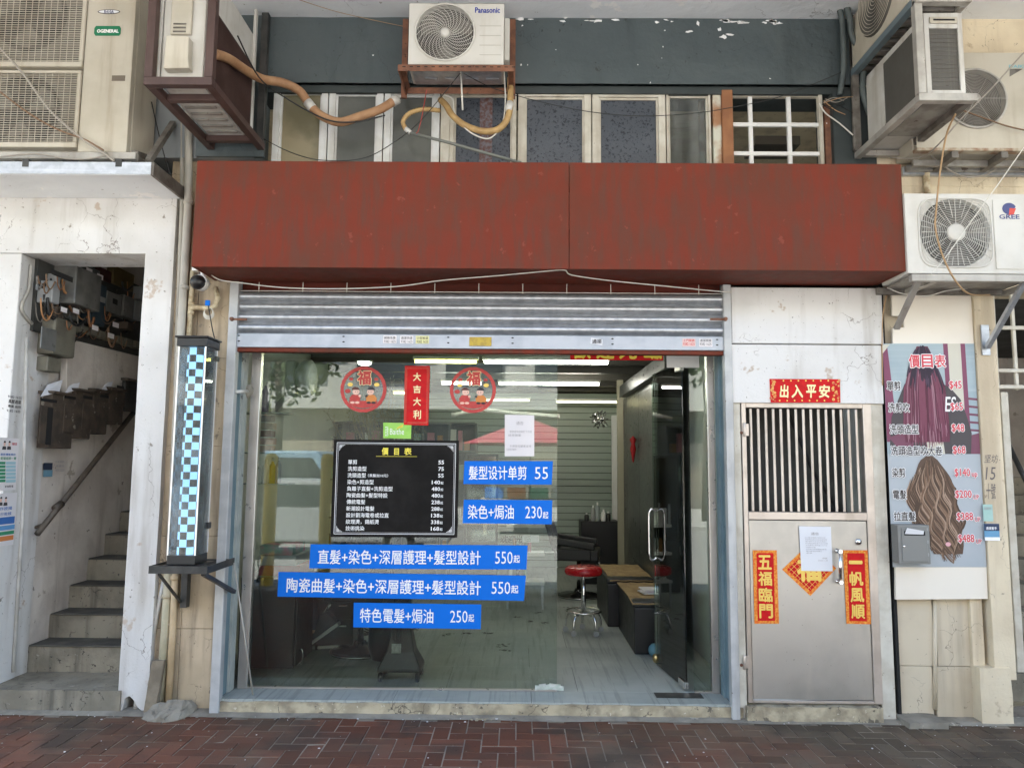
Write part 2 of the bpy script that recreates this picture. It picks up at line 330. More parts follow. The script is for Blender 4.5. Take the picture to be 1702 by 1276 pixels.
fest_gold = M('festive_gold', (.80, .55, .12), .4, .2, bump=0)
fest_pale = M('pale_gold_print', (.86, .76, .42), .5, bump=0)
fest_org = M('orange_border_print', (.70, .14, .02), .5, spec=.2, c2=(.80, .36, .06), ns=70, bump=0)
deep_red = M('deep_red_print', (.42, .006, .012), .5, bump=0)
stick_red = M('sticker_red', (.50, .045, .035), .5, c2=(.42, .03, .03), ns=40, bump=0)
stick_clear = M('sticker_grey_film', (.20, .22, .20), .5, c2=(.28, .26, .22), ns=25, bump=0)
skin_pr = M('printed_skin', (.78, .50, .40), .6, bump=0)
hair_pr = M('printed_black', (.02, .015, .02), .6, bump=0)
green_card = M('lime_green_card', (.24, .55, .06), .45, c2=(.32, .62, .10), ns=8, bump=0)
board_white = M('white_board_panel', (.80, .74, .64), .5, c2=(.76, .69, .59), ns=2, chips=((.3, .25, .2), .78, 30), bump=.05)
mail_grey = M('grey_letterbox', (.20, .205, .20), .45, .2, bump=.08)
rust_box = M('rusty_letterbox', (.095, .072, .053), .75, .1, c2=(.055, .043, .034), ns=9, chips=((.26, .24, .2), .64, 12), bump=.3)
old_green = M('old_green_box', (.18, .17, .13), .6, c2=(.12, .11, .085), ns=7, chips=((.09, .06, .04), .64, 12), bump=.3)
concrete = M('worn_concrete', (.30, .275, .225), .85, c2=(.21, .19, .155), ns=5, streak=(.11, .10, .08, .5), chips=((.46, .42, .34), .63, 5), chips2=((.08, .075, .06), .66, 11), big=8, bump=.9, bs=40)
step_conc = M('stair_concrete', (.29, .26, .20), .85, c2=(.19, .17, .13), ns=4, speck=((.05, .045, .04), .64, 30), crack=((.07, .06, .05), 5, .003), streak=(.09, .08, .065, .8), chips=((.34, .32, .27), .67, 9), big=5, bump=.7, bs=40)
tread_dark = M('worn_black_tread', (.06, .058, .052), .8, c2=(.11, .105, .09), ns=5, bump=.5)
sill_cream = M('cream_painted_sill', (.50, .43, .30), .85, c2=(.34, .29, .20), ns=7, streak=(.17, .14, .10, .6), sscale=(9, 9, 9), sth=(.46, .66), chips=((.14, .12, .09), .60, 9), speck=((.62, .57, .44), .66, 26), crack=((.06, .05, .04), 6, .003), big=9, bump=1, bs=35)
tile_grey = M('grey_grained_tile', (.32, .35, .33), .48, c2=(.37, .40, .375), ns=2.5, streak=(.17, .185, .18, .5), sscale=(38, 1.6, 38), bump=.05, sth=(.5, .66))
joint_dark = M('dark_joint', (.035, .035, .032), .9, bump=0)
mortar = M('sandy_paver_joint', (.31, .26, .20), .95, c2=(.20, .165, .13), ns=5, chips=((.10, .09, .075), .62, 20), bump=.6)
paver_m = M('red_paver', (.172, .074, .048), .9, c2=(.135, .108, .078), ns=.8, rand=.22, spec=.08, streak=(.075, .060, .048, .7), sscale=(3, 3, 3), sth=(.46, .68), chips=((.36, .31, .25), .70, 22), speck=((.045, .035, .03), .66, 40), big=2, bump=.7, bs=120)
asphalt = M('pale_road_surface', (.22, .215, .205), .85, c2=(.27, .262, .25), ns=6, bump=.4, bs=200)
kerb_st = M('kerb_stone', (.36, .35, .33), .8, bump=.3)
mark_white = M('road_paint', (.7, .7, .68), .7, bump=.1)
mark_yel = M('yellow_road_paint', (.7, .48, .04), .7, bump=.1)
yel_post = M('yellow_post_paint', (.85, .55, .03), .4, bump=.03)
glass = glass_mat('clear_glass', (.86, .92, .89), 1.7, .015)
glass_door = glass_mat('door_glass', (.80, .90, .87), 1.55, .02)
glass_case = glass_mat('case_glass', (.95, .97, .98), 1.4, .12)
glass_win = glass_mat('grubby_window_glass', (.62, .66, .64), 1.5, .16, .05)
# ------------------------------------------------------------------ ground
z_pav = 0.0
def zone(nm, x0, x1, y0, y1, z, m): return build(nm, MB().box(x0, x1, y0, y1, z - .3, z), m, kind='structure')
zone('road', -60, 60, -14.5, -4.6, -.12, asphalt)
zone('far_pavement', -60, 60, -60, -14.5, 0.0, kerb_st)
pav = zone('pavement', -60, 60, -4.45, .35, -.0035, mortar)
zone('kerb', -60, 60, -4.6, -4.45, .0, kerb_st)
for x in range(-28, 30, 4): build('road_marking', MB().box(x, x + 2, -9.6, -9.48, -.122, -.116), mark_white, kind='structure')
build('road_marking', MB().box(-60, 60, -4.95, -4.85, -.122, -.116), mark_yel, kind='structure')
# herringbone pavers, 100 x 200 mm
U_ = .1; GAP = .0038
def paver_mesh(w, d, nm):
    mb = MB().box(-w / 2 + GAP, w / 2 - GAP, -d / 2 + GAP, d / 2 - GAP, -.012, 0)
    me = build(nm, mb, paver_m, bev=.0015).data
    bpy.data.objects.remove(bpy.data.objects[nm]); return me
pm_h, pm_v = paver_mesh(.2, .1, 'paver_a'), paver_mesh(.1, .2, 'paver_b')
cells = []
for i in range(-62, 62):
    for j in range(-42, 2):
        k = (i - j) % 4
        if k == 0: cells.append((i * .1 + .1, j * .1 + .05, 0))
        elif k == 3: cells.append((i * .1 + .05, j * .1 + .1, 1))
cells = [c for c in cells if c[1] + (.1 if c[2] else .05) < .065 and not (c[1] > .0 and -1.95 < c[0] < 2.5)]
def seen(c):
    v = R3.transposed() @ (Vector((c[0], c[1], 0)) - CP); return abs(v.x / -v.z) < 851 / F + .02 and v.y / -v.z > -638 / F - .03
vis = [c for c in cells if seen(c)]
near = sorted(vis, key=lambda c: c[1])[:300]; nset = set(near)
for c in near:
    o = bpy.data.objects.new('paver', pm_v if c[2] else pm_h); COL.objects.link(o); o.parent = pav
    q = noise.noise(Vector((c[0] * 1.3, c[1] * 1.3, 3))) * .004
    o.location = (c[0], c[1], random.uniform(-.002, .0022) + q); o.rotation_euler = (random.gauss(0, .006), random.gauss(0, .006), random.gauss(0, .006))
rest = MB()
for c in cells:
    if c in nset: continue
    w, d = (.1, .2) if c[2] else (.2, .1); z = random.uniform(-.002, .002)
    rest.box(c[0] - w / 2 + GAP, c[0] + w / 2 - GAP, c[1] - d / 2 + GAP, c[1] + d / 2 - GAP, -.011, z)
build('pavers_beyond', rest, paver_m, pav, kind='stuff')
# ------------------------------------------------------------------ building shell
B = thing('shop_building', 'old street building with a dark green beam, white stair surround and cream walls', 'building', (0, 0, 0))
zc = P(851, 30).z
def bp(nm, mb, m, bev=0, par=None, **k): return build(nm, mb, m, par or B, bev, **k)
ceil = build('ceiling', MB().box(-9, 9, -2.9, .3, zc, zc + .25), soffit_white, kind='structure')
bp('unseen_low_storey', MB().box(-9, 9, -2.9, 8, zc + .25, 5.6), cream_wall)  # unseen storey, cut low so sunlit street bounce brightens the ceiling
for x in (-5.2, 5.4): bp('column', MB().box(x - .2, x + .2, -2.85, -2.45, -.01, zc), white_wall, .01)
zl1 = P(851, 139).z; zl0 = P(851, 151).z
bx0, bx1 = P(430, 60).x, P(1452, 60).x
mbm = MB(); grid_box(mbm, bx0, bx1, 0, .3, zl1, zc, .12); roughen(mbm, .004, 5); bp('beam', mbm, dark_green)
bp('beam_ledge', MB().box(bx0, bx1, .035, .3, zl0, zl1), lip_green)
greyL = M('grey_paint_wall', (.24, .26, .27), .65, c2=(.19, .21, .22), ns=2, streak=(.1, .11, .11, .5), bump=.2)
bp('wall', MB().box(-9, bx0, .005, .3, P(300, 262).z, zc), greyL)
bp('wall', MB().box(P(330, 200).x, bx0 + .08, -.02, .004, P(380, 262).z, zc), dark_green)
rx = P(1452, 150).x
bp('wall', MB().box(rx, 9, -.004, .3, P(1600, 310).z, zc), cream_wall)
bp('wall', MB().box(P(1385, 200).x, rx + .04, .0, .3, P(1400, 300).z, zl0), lip_green)
# inside of the upstairs room seen through the windows
zf0 = P(851, 300).z
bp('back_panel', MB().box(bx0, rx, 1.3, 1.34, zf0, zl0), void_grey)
bp('window_sill', MB().box(bx0, rx, .06, .3, zf0 - .25, zf0), cream_frame)
# upper windows
Yw = .08
def casement(px0, px1, py0, py1, m, pane_m, fw=.045, bev=.004, lab=None, inset=.0):
    x0, x1, z0, z1 = R(px0, py0, px1, py1, Yw); z0 = zf0
    fr = MB().box(x0, x0 + fw, Yw - .03, Yw + .03, z0, z1).box(x1 - fw, x1, Yw - .03, Yw + .03, z0, z1)
    fr.box(x0 + fw, x1 - fw, Yw - .029, Yw + .029, z1 - fw, z1)
    g = fw + .004
    fr.box(x0 + fw, x0 + fw + .014, Yw - .012, Yw + .02, z0, z1 - fw).box(x1 - fw - .014, x1 - fw, Yw - .012, Yw + .02, z0, z1 - fw)
    fr.box(x0 + fw + .014, x1 - fw - .014, Yw - .011, Yw + .02, z1 - fw - .014, z1 - fw)
    w = bp('window', fr, m, 0)
    if lab: w['label'] = lab
    build('pane', MB().box(x0 + fw, x1 - fw, Yw + .0, Yw + .006, z0, z1 - fw), pane_m, w)
    return w
pane_y = M('yellowish_pane', (.17, .155, .095), .18, c2=(.30, .26, .17), ns=2.2, mix=1, bump=.04)
pane_g = M('dull_grey_pane', (.09, .095, .088), .15, c2=(.13, .135, .12), ns=2.5, bump=.04)
pane_f = M('hammered_blue_glass', (.060, .070, .086), .32, c2=(.080, .090, .108), ns=2, chips=((.016, .018, .028), .56, 55), bump=1, bs=60)
casement(455, 545, 146, 300, alu, pane_y, lab='white casement with a yellowish curtain behind')
casement(547, 637, 148, 300, alu, pane_g)
casement(639, 731, 150, 300, alu, pane_g)
x0, x1, z0, z1 = R(733, 152, 748, 300, Yw); bp('window_post', MB().box(x0, x1, Yw - .04, Yw + .05, zf0, z1), cream_frame, .004)
w4 = casement(748, 858, 154, 300, cream_frame, pane_f, .028, lab='dark hammered glass window with a brown stripe')
x0, x1, z0, z1 = R(797, 160, 818, 300, Yw - .006); build('stripe', MB().box(x0, x1, Yw - .007, Yw - .002, zf0, z1), pane_g.copy() if 0 else M('brown_stripe', (.12, .055, .045), .5, c2=(.16, .15, .17), ns=40, bump=.3), w4)
casement(861, 982, 153, 300, cream_frame, pane_f, .048)
casement(984, 1105, 154, 300, cream_frame, pane_f, .048)
casement(1107, 1180, 158, 300, cream_frame, glass_win, .014, lab='thin framed window with cracked grey glass')
x0, x1, z0, z1 = R(1166, 158, 1186, 300, Yw); bp('window_post', MB().box(x0, x1, Yw + .05, Yw + .09, zf0, z1), flaky, .004)
x0, x1, z0, z1 = R(1184, 155, 1198, 300, Yw); bp('window_post', MB().box(x0, x1, Yw - .03, Yw + .05, zf0, z1), flaky, .005)
x0, x1, z0, z1 = R(1198, 155, 1216, 300, Yw); bp('window_post', MB().box(x0, x1, Yw - .05, Yw + .05, zf0, z1), wood_orange, .004)
# grid window
gx0, gx1, gz0, gz1 = R(1216, 155, 1366, 300, Yw)
g = MB().box(gx0, gx1, Yw - .02, Yw + .02, gz1 - .035, gz1); gw = bp('window', g, cream_frame, .003, label='open window with a white steel grid')
for px in (1247, 1311):
    a = P(px, 210, Yw).x; build('muntin', MB().box(a - .014, a + .014, Yw - .016, Yw + .01, zf0, gz1 - .035), white_pl, gw, .002)
for py in (209, 257):
    a = P(1290, py, Yw).z; build('muntin', MB().box(gx0, gx1, Yw - .02, Yw - .017 + .02, a - .014, a + .014), white_pl, gw, .002)
a = P(1362, 210, Yw).x; build('side_rail', MB().box(a - .014, a + .012, Yw - .04, Yw + .01, zf0, gz1), cream_frame, gw, .003)
x0, x1, z0, z1 = R(1369, 176, 1391, 300, Yw); bp('window_post', MB().box(x0, x1, Yw - .03, Yw + .05, zf0, z1), rust, .004, label='rusty brown post with flaked paint')
bp('ceiling_light', MB().box(P(1255, 230, .9).x, P(1330, 230, .9).x, .9, 1.2, P(1290, 240, .9).z, P(1290, 226, .9).z), M('dim_beam', (.16, .15, .13), .8, bump=0))
# ------------------------------------------------------------------ ground floor shell
zs = .088                                  # shop floor level
XL, XR = P(364, 1100).x, P(1218, 1100).x   # reveal sides
xr2 = P(1660, 900).x                       # start of the far stair opening
ztop = P(851, 300).z
# step under the shopfront
sx0, sx1 = P(352, 1180).x, P(1236, 1180).x
ms = MB(); grid_box(ms, sx0, sx1, -.005, .12, -.02, zs - .012, .035); roughen(ms, .007, 9, lambda v: v.y > .1); bp('front_step', ms, sill_cream)
# shop floor: big grained tiles
fl = build('shop_floor', MB().box(-2.3, 1.55, .301, 6.6, -.2, zs - .004).box(XL - .002, XR + .002, .02, .30, -.2, zs - .004), joint_dark, kind='structure')
n = 0
for j in range(12):
    y0_ = .008 if j == 0 else .255 + (j - 1) * .6
    y1_ = .255 if j == 0 else y0_ + .6
    for i in range(-4, 4):
        a = i * .9 + (.32 if j % 2 else 0) + .1; b_ = a + .9
        a = max(a, -2.28); b_ = min(b_, 1.54)
        if j == 0: a = max(a, XL + .004); b_ = min(b_, XR - .004)
        if b_ - a < .05 or y0_ > 6.3: continue
        build('floor_tile', MB().box(a + .0015, b_ - .0015, y0_ + .0015, y1_ - .0015, zs - .02, zs), tile_grey, fl, .001)
# reveals
def reveal(side):
    x = XL if side < 0 else XR; s = side
    bp('reveal', MB().box(x, x + s * .05, .035, .15, 0, 2.95), blue_grey)
    bp('reveal', MB().box(x - s * .018, x + s * .05, .151, .235, 0, 2.95), pale_reveal if side < 0 else blue_grey)
reveal(-1); reveal(1)
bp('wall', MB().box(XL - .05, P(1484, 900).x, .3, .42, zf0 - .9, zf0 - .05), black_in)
# wall bay behind the pipes, left of the shutter
xb0, xb1 = P(236, 1000).x, P(352, 1000, 0.06).x
mb = MB().box(xb0, XL - .05, .07, .3, 0, 3.9); bay = bp('wall', mb, beige_wall)
for k, zz in enumerate((.0, .52, 1.12, 1.72, 2.32, 2.92)):
    for xa, xb in ((xb0 + .01, xb0 + .24), (xb0 + .243, XL - .055)):
        build('wall_panel', MB().box(xa, xb, .052, .075, zz, zz + (.517 if k == 0 else .597)), beige_wall, bay, .002)
# ------------------------------------------------------------------ stair surround, canopy
pL = P(220, 1150).x  # pillar
xi = P(219, 785).x; xo = P(268, 785).x
zli = P(120, 421).z; zlt = P(150, 326).z
ms = MB(); grid_box(ms, xi, xo, 0, .36, .12, zlt, .2); roughen(ms, .003, 3)
mb2 = MB()
pil = bp('pillar', ms, white_wall)
# ragged foot of the pillar
bm_ = MB(); bm_.xz([(xi, .13), (xi - .004, .02), (xi + .03, .0), (xi + .045, .085), (xi + .075, .10), (xi + .10, .075), (xi + .13, .03), (xo - .015, -.01), (xo, .13)], .002, .3)
bp('pillar_foot', bm_, white_wall, .004)
bp('foot_pipe', MB().tube([(xi + .1, .05, -.01), (xi + .1, .05, .12)], .018), pipe_white)
bp('lintel', MB().box(-9, xi, 0, .36, zli, zlt), white_wall)
zcan = P(200, 330).z
xcr = P(298, 330).x
can = thing('stair_canopy', 'white slab canopy with galvanised edge above the stair entrance', 'canopy', (-3, 0, zcan))
zcf = P(150, 289, -.43).z; ztf = P(150, 270, -.43).z
build('slab', MB().box(-9, P(251, 288, -.43).x, -.43, -.0, zcan, zcan + .05), soffit_white, can, .003)
build('edge_strip', MB().box(-9, P(251, 288, -.43).x + .003, -.437, -.431, zcan + .003, ztf), galv, can)
build('edge_strip', MB().box(P(251, 288, -.43).x + .001, P(251, 288, -.43).x + .02, -.437, .0, zcan - .004, ztf), grime, can)
# ------------------------------------------------------------------ stairwell
XW = -3.45; zp = .135
stw = thing('staircase', 'narrow dark concrete staircase rising behind the white surround', 'staircase', (-3, .4, 0))
XWr = xi + .02
ml = MB(); grid_box(ml, -4.3, XWr, -.01, .46, -.05, zp, .05); roughen(ml, .006, 7); 
build('landing', ml, step_conc, stw)
lm = MB().box(-4.3, XWr, .03, .46, zp + .002, zp + .008); 
tr = .225; rs = .172
for k in range(14):
    y0_ = .41 + tr * k; z0_ = zp + rs * k
    st = MB(); grid_box(st, XW + .0, XWr, y0_, y0_ + tr + .03, z0_ - .02, z0_ + rs, .06); roughen(st, .004, 8); s_ = build('step', st, step_conc, stw)
    build('nosing', MB().box(XW + .01, XWr, y0_ - .012, y0_ + tr, z0_ + rs + .001, z0_ + rs + .012), tread_dark, s_, .003)
# left wall: front strip then plaster running back
msw = MB(); grid_box(msw, XW - .3, XW, .4, 4.6, 0, 4.2, .12); roughen(msw, .010, 3); bp('stair_wall', msw, stair_wall)
XF = PX(20, 700, -3.45); 
bp('stair_wall', MB().box(XW - .3, XW + .012, .004, .398, 0, zli - .002), white_wall, .004)
msw = MB().box(XWr, XWr + .25, .36, 4.6, 0, 4.2); bp('stair_wall', msw, stair_wall)
bp('stair_wall', MB().box(XW, XWr, 3.6, 3.8, 0, 4.2), stair_wall)
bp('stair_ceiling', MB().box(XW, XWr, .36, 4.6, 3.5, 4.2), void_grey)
# ------------------------------------------------------------------ right-hand panels
def rpx(nm, px0, py0, px1, py1, y0_, y1_, m, bev=.003, par=None, z0=None, z1=None):
    a, b_, c, d = R(px0, py0, px1, py1, y0_)
    return build(nm, MB().box(a, b_, y0_, y1_, c if z0 is None else z0, d if z1 is None else z1), m, par or B, bev)
rpx('fascia_panel', 1216, 478, 1467, 571, -.02, .2, white_wall)
rpx('fascia_panel', 1216, 573, 1467, 670, -.018, .2, white_wall)
# posts each side of the steel gate
rpx('gate_post', 1219, 640, 1236, 1200, .0, .2, cream_frame, z0=0, z1=P(1225, 573, 0).z)
rpx('gate_post', 1456, 640, 1478, 1200, .0, .2, cream_frame, z0=0, z1=P(1470, 573, 0).z)
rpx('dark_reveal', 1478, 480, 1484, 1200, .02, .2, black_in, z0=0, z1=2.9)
# recess wall under the poster
zr = P(1550, 1107, .05).z
for a, b_ in ((1486, 1551), (1556, 1617)):
    rpx('wall_tile', a, 985, b_, 1106, .05, .25, cream_tile, z1=2.9, z0=zr + .003)
    rpx('wall_tile', a, 1108, b_, 1180, .05, .25, cream_tile, z0=0, z1=zr)
bp('wall', MB().box(P(1484, 1000).x, P(1660, 1000).x, .1, .3, 0, 3.6), joint_dark)
bp('groove_pipe', MB().tube([P(1553.5, 990, .045), P(1554, 1178, .045)], .014), cream_tile)
rpx('wall_strip', 1617, 990, 1637, 1178, .02, .25, cream_plaster if 0 else cream_wall, z0=0, z1=2.95)
pr = rpx('pilaster', 1637, 500, 1672, 1150, -.03, .25, cream_wall, z0=.27, z1=2.85)
mm = MB(); a, b_, c, d = R(1630, 1110, 1682, 1180, -.045); grid_box(mm, a, b_, -.045, .25, -.02, d, .04); roughen(mm, .004, 9); bp('plinth', mm, cream_wall)

bp('wall', MB().box(P(1480, 300).x, 9, .0, .3, P(1600, 480).z, P(1600, 310).z), cream_wall)
# far right stairs and dark hall
xh = P(1660, 900).x
bp('hall_wall', MB().box(xh, 6, 3.4, 3.6, 0, 3.4), stair_wall)
bp('hall_wall', MB().box(6, 6.2, .3, 3.4, 0, 3.4), stair_wall)
bp('hall_wall', MB().box(xh - .1, xh - .0, .25, 3.4, 0, 3.4), stair_wall)
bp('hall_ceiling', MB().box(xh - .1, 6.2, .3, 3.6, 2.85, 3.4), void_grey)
stw2 = thing('staircase', 'stained concrete stairs at the photo edge beyond the cream pilaster', 'staircase', (3.6, .6, 0))
for k in range(9):
    y0_ = .5 + .24 * k; st = MB(); grid_box(st, xh, 5, y0_, y0_ + .3, -.02 + .17 * k, .17 * (k + 1), .08); roughen(st, .004, 8)
    build('step', st, step_conc, stw2)

# flaked spots on the beam and the ceiling edge
flake_m = M('bare_white_spot', (.80, .80, .80), .8, bump=.1)
random.seed(4)
def flake(px, py, w, h, Y=-.006):
    c = P(px, py, Y); s_ = (5 + Y) / F; n = 9; mb = MB(); a0 = random.random() * 6
    mb.poly([(c.x + w * s_ * .5 * cos(a0 + 2 * pi * i / n) * random.uniform(.35, 1.35), Y, c.z + h * s_ * .5 * sin(a0 + 2 * pi * i / n) * random.uniform(.35, 1.35)) for i in range(n)])
    build('paint_flake', mb, flake_m, B)
for q in ((1145, 53, 12, 6), (1160, 40, 5, 10), (1196, 49, 8, 8), (1204, 62, 16, 9), (1212, 58, 14, 5), (1102, 78, 3, 4), (1081, 138, 3, 3), (868, 43, 3, 3), (939, 22 + 8, 9, 3), (866, 108, 3, 4), (877, 108, 2, 3), (1105, 51, 3, 2), (924, 83, 2, 2), (1060, 108, 2, 2), (1374 - 0, 205, 3, 3), (620, 92, 3, 3), (540, 24, 3, 3), (1280, 131, 3, 2), (1100, 97, 2, 2)): flake(*q)
for k in range(26):
    x = random.choice((random.uniform(1020, 1165), random.uniform(1196, 1245), random.uniform(1255, 1300), random.uniform(860, 1000))); flake(x, 31 + (x - 851) * .012 + random.uniform(-1, 4), random.uniform(6, 22), random.uniform(2, 6))
# ------------------------------------------------------------------ fascia
YF = -.4
fas = thing('fascia_board', 'long blank red-brown painted fascia box over the shopfront', 'signboard', (0, YF, 2.8))
FX0, FX1 = P(323, 352, YF).x, P(1502, 365, YF).x; fz0, fz1 = P(911, 447, YF).z, P(911, 270, YF).z; fm = P(946, 360, YF).x
build('front_panel', MB().box(FX0, fm - .0015, YF, YF + .018, fz0, fz1), red_board, fas, .002)
build('front_panel', MB().box(fm + .0015, FX1, YF, YF + .018, fz0, fz1), red_board, fas, .002)
build('end_panel', MB().box(FX0, FX0 + .018, YF + .019, -.03, fz0 + .0, fz1), red_board, fas, .002)
build('end_panel', MB().box(FX1 - .018, FX1, YF + .019, -.03, fz0 + .0, fz1), red_board, fas, .002)
build('top_panel', MB().box(FX0 + .019, FX1 - .019, YF + .019, .05, fz1 - .03, fz1 - .012), red_dark, fas)
build('soffit_panel', MB().box(FX0 + .019, FX1 - .019, YF + .019, .0, fz0 + .003, fz0 + .02), red_board, fas)
# ------------------------------------------------------------------ roller shutter
shut = thing('roller_shutter', 'galvanised roller shutter rolled almost fully up above the glass front', 'shutter', (0, .03, 2.4))
gl0, gl1, _, _ = R(352, 700, 372, 900, -.03)
hx0 = P(390, 530, .0).x; hx1 = P(1204, 530, .0).x
zg = P(800, 470, -.03).z
build('guide_rail', MB().box(P(366, 800, -.03).x - .0, P(381, 800, -.03).x + .0, -.03, .034, 0, zg), rail_grey, shut, .003)
build('guide_rail', MB().box(P(1209, 800, -.03).x, P(1222, 800, -.03).x, -.03, .034, 0, zg), rail_grey, shut, .003)
zt, zb = P(797, 487, .0).z, P(797, 556, .0).z; pit = (zt - zb) / 4
for k in range(4):
    z1_ = zt - k * pit; prof = []
    for i in range(9):
        a = i / 8; prof.append((z1_ - pit * .86 * a, .012 - .022 * math.sin(pi * min(1, a * 1.0)) ** .8))
    prof += [(z1_ - pit * .88, .018), (z1_ - pit * .99, .016), (z1_ - pit * .99, .02), (z1_, .02)]
    mb = MB(); n = len(prof); mb.smooth = True
    mb.add([(x, y, z) for x in (hx0, hx1) for z, y in prof], [[i, (i + 1) % n, n + (i + 1) % n, n + i] for i in range(n)])
    build('slat', mb, galv, shut)
zbb = P(797, 580, 0).z
bar = build('bottom_bar', MB().box(hx0, hx1, -.012, .018, zbb, zb - .004), galv_bar, shut, .003)
build('red_sill', MB().box(hx0 + .005, hx1 - .005, .0, .06, P(797, 587, 0).z, zbb - .001), red_board, shut, .002)
build('housing', MB().box(hx0, hx1, .10, .12, zt - .02, zt + .22), red_dark, shut)
build('wire_rail', MB().tube([(hx0, -.005, zt + .004), (hx1, -.005, zt + .004)], .003, 6), cable_wht, shut)
for k in range(11):
    x = P(431 + 73 * k, 478, 0).x; build('hook', MB().tube([(x, -.006, zt - .005), (x, -.006, zt + .065)], .0028, 5), cable_wht, shut)
for px, s in ((385, 1), (1206, -1)):
    a = P(px, 530, -.035); build('lock_bolt', MB().lathe([(.012, -.012), (.016, .01), (.008, .02)], a, 10, 'Y').box(a.x, a.x + s * .10, a.y + .004, a.y + .016, a.z - .008, a.z + .006), rust, shut, .001)
# stickers and the padlock plate on the bar
def px_rect(nm, x0, y0, x1, y1, Y, m, par, t=.0015, bev=0):
    a, b_, c, d = R(x0, y0, x1, y1, Y); return build(nm, MB().box(a, b_, Y - t, Y, c, d), m, par, bev)
lime_paper = M('pale_yellow_paper', (.70, .68, .34), .6, bump=0); pink_paper = M('pinkish_paper', (.75, .55, .52), .6, bump=0)
for x0, m, t in ((637, paper, '\u958b\u9396\u514d\u8cbb'), (665, paper, '\u901a\u6e20\u5feb\u901f'), (691, lime_paper, '\u5c0f\u578b\u642c\u904b'), (1134, pink_paper, '\u4e0a\u9580\u958b\u9396'), (1162, paper, '\u901a\u6e20\u958b\u9396')):
    dy = (x0 - 800) * .0085
    s_ = px_rect('sticker', x0, 559 + dy + (1 if x0 > 1000 else 0), x0 + 22, 572 + dy + (1 if x0 > 1000 else 0), -.0125, m, bar)
    c_ = fest_red if m is pink_paper else ink_dark
    letter_px(t, x0 + 1.5, 560.5 + dy, x0 + 20.5, 565 + dy, -.0142, c_, bar, .01); letter_px('9382 1625', x0 + 1.5, 566.5 + dy, x0 + 20.5, 571 + dy, -.0142, c_, bar, .01)
a = P(994, 566, -.014); build('sticker', MB().prism([P(982, 561, -.014), P(1002, 564, -.014), P(1001, 574, -.014), P(981, 571, -.014)], (0, .001, 0)), paper2, bar)
letter_px('\u901a\u6e20', 984, 563.5, 1000, 571, -.0155, ink_dark, bar, .02)
build('lock_plate', MB().box(*R(780, 560, 817, 575, -.016)[:2], -.016, -.0125, *R(780, 560, 817, 575, -.016)[2:]), M('yellowed_lock_plate', (.50, .36, .05), .5, .2, c2=(.36, .25, .05), ns=25), bar, .002)
for px in (397, 571, 745, 852, 1018, 1192):
    for py in (561, 570):
        c_ = P(px, py + (px - 800) * .0085, -.0135); mb = MB(); disc(mb, c_.x, c_.y, c_.z, .006, 8, 1.5, .8); build('slot', mb, black_in, bar)
# ------------------------------------------------------------------ glass shopfront
YG = .25
sf = thing('glass_shopfront', 'fixed clear glass shop window with steel side frames', 'shop window', (0, YG, zs))
ztg = P(670, 560, YG).z
for a_, b_ in ((408, 424), (1178, 1190)):
    x0, x1, _, _ = R(a_, 640, b_, 1100, YG); build('frame', MB().box(x0, x1, YG - .02, YG + .03, zs + .0005, ztg), steel, sf, .003)
xa = P(423, 860, YG).x; xg = P(926, 860, YG).x; xh_ = P(1149, 860, YG).x; xr_ = P(1180, 860, YG).x
build('pane', MB().box(xa, xg, YG, YG + .01, zs + .012, ztg), glass, sf)
build('pane', MB().box(xh_, xr_, YG, YG + .01, zs + .012, ztg), glass, sf)
build('bottom_channel', MB().box(xa, xg, YG - .012, YG + .022, zs + .0005, zs + .012), steel, sf, .002)
build('bottom_channel', MB().box(xh_ + .002, xr_, YG - .012, YG + .022, zs + .0005, zs + .012), steel, sf, .002)
ztr = P(1030, 600, YG).z
build('pane', MB().box(xg + .002, xh_ - .002, YG, YG + .01, ztr, ztg), glass, sf)
# swung-in glass door
dr = thing('glass_door', 'frameless glass door swung inward with a long chrome loop handle', 'door', (xh_ - .02, YG + .02, zs))
A = Vector((P(1143, 1140, YG).x, YG + .03, zs + .012)); Bq = P(1096, 1090, YG + .62); D_ = Vector((Bq.x - A.x, Bq.y - A.y, 0)).normalized(); N_ = Vector((-D_.y, D_.x, 0))
dw = .70; zh = ztr - .01
build('pane', MB().prism([A - N_ * .005, A + N_ * .005, A + N_ * .005 + D_ * dw, A - N_ * .005 + D_ * dw], (0, 0, zh - A.z)), glass_door, dr)
build('patch_fitting', MB().prism([A - N_ * .016, A + N_ * .016, A + N_ * .016 + D_ * .13, A - N_ * .016 + D_ * .13], (0, 0, .05)), chrome, dr, .003)
T_ = Vector((A.x, A.y, zh - .05)); build('patch_fitting', MB().prism([T_ - N_ * .016, T_ + N_ * .016, T_ + N_ * .016 + D_ * .11, T_ - N_ * .016 + D_ * .11], (0, 0, .05)), M('pale_patch', (.55, .56, .5), .4, .2), dr, .003)
Eh = A + D_ * dw; build('edge_stop', MB().lathe([(.018, 0), (.028, .02), (.026, .05), (.014, .06)], (Eh.x - D_.x * .02, Eh.y - D_.y * .02, zs + .02), 12), M('brass_stop', (.5, .38, .18), .3, .9), dr)
hz0, hz1 = 1.62 - .0, 0
hc = A + D_ * (dw - .09); hz1 = (PX(1097, 845, hc.x)).z; 
_d = (hc - Vector((0, -5, 0))); _y = hc.y
hz1, hz0 = P(1097, 845, _y).z, P(1097, 931, _y).z
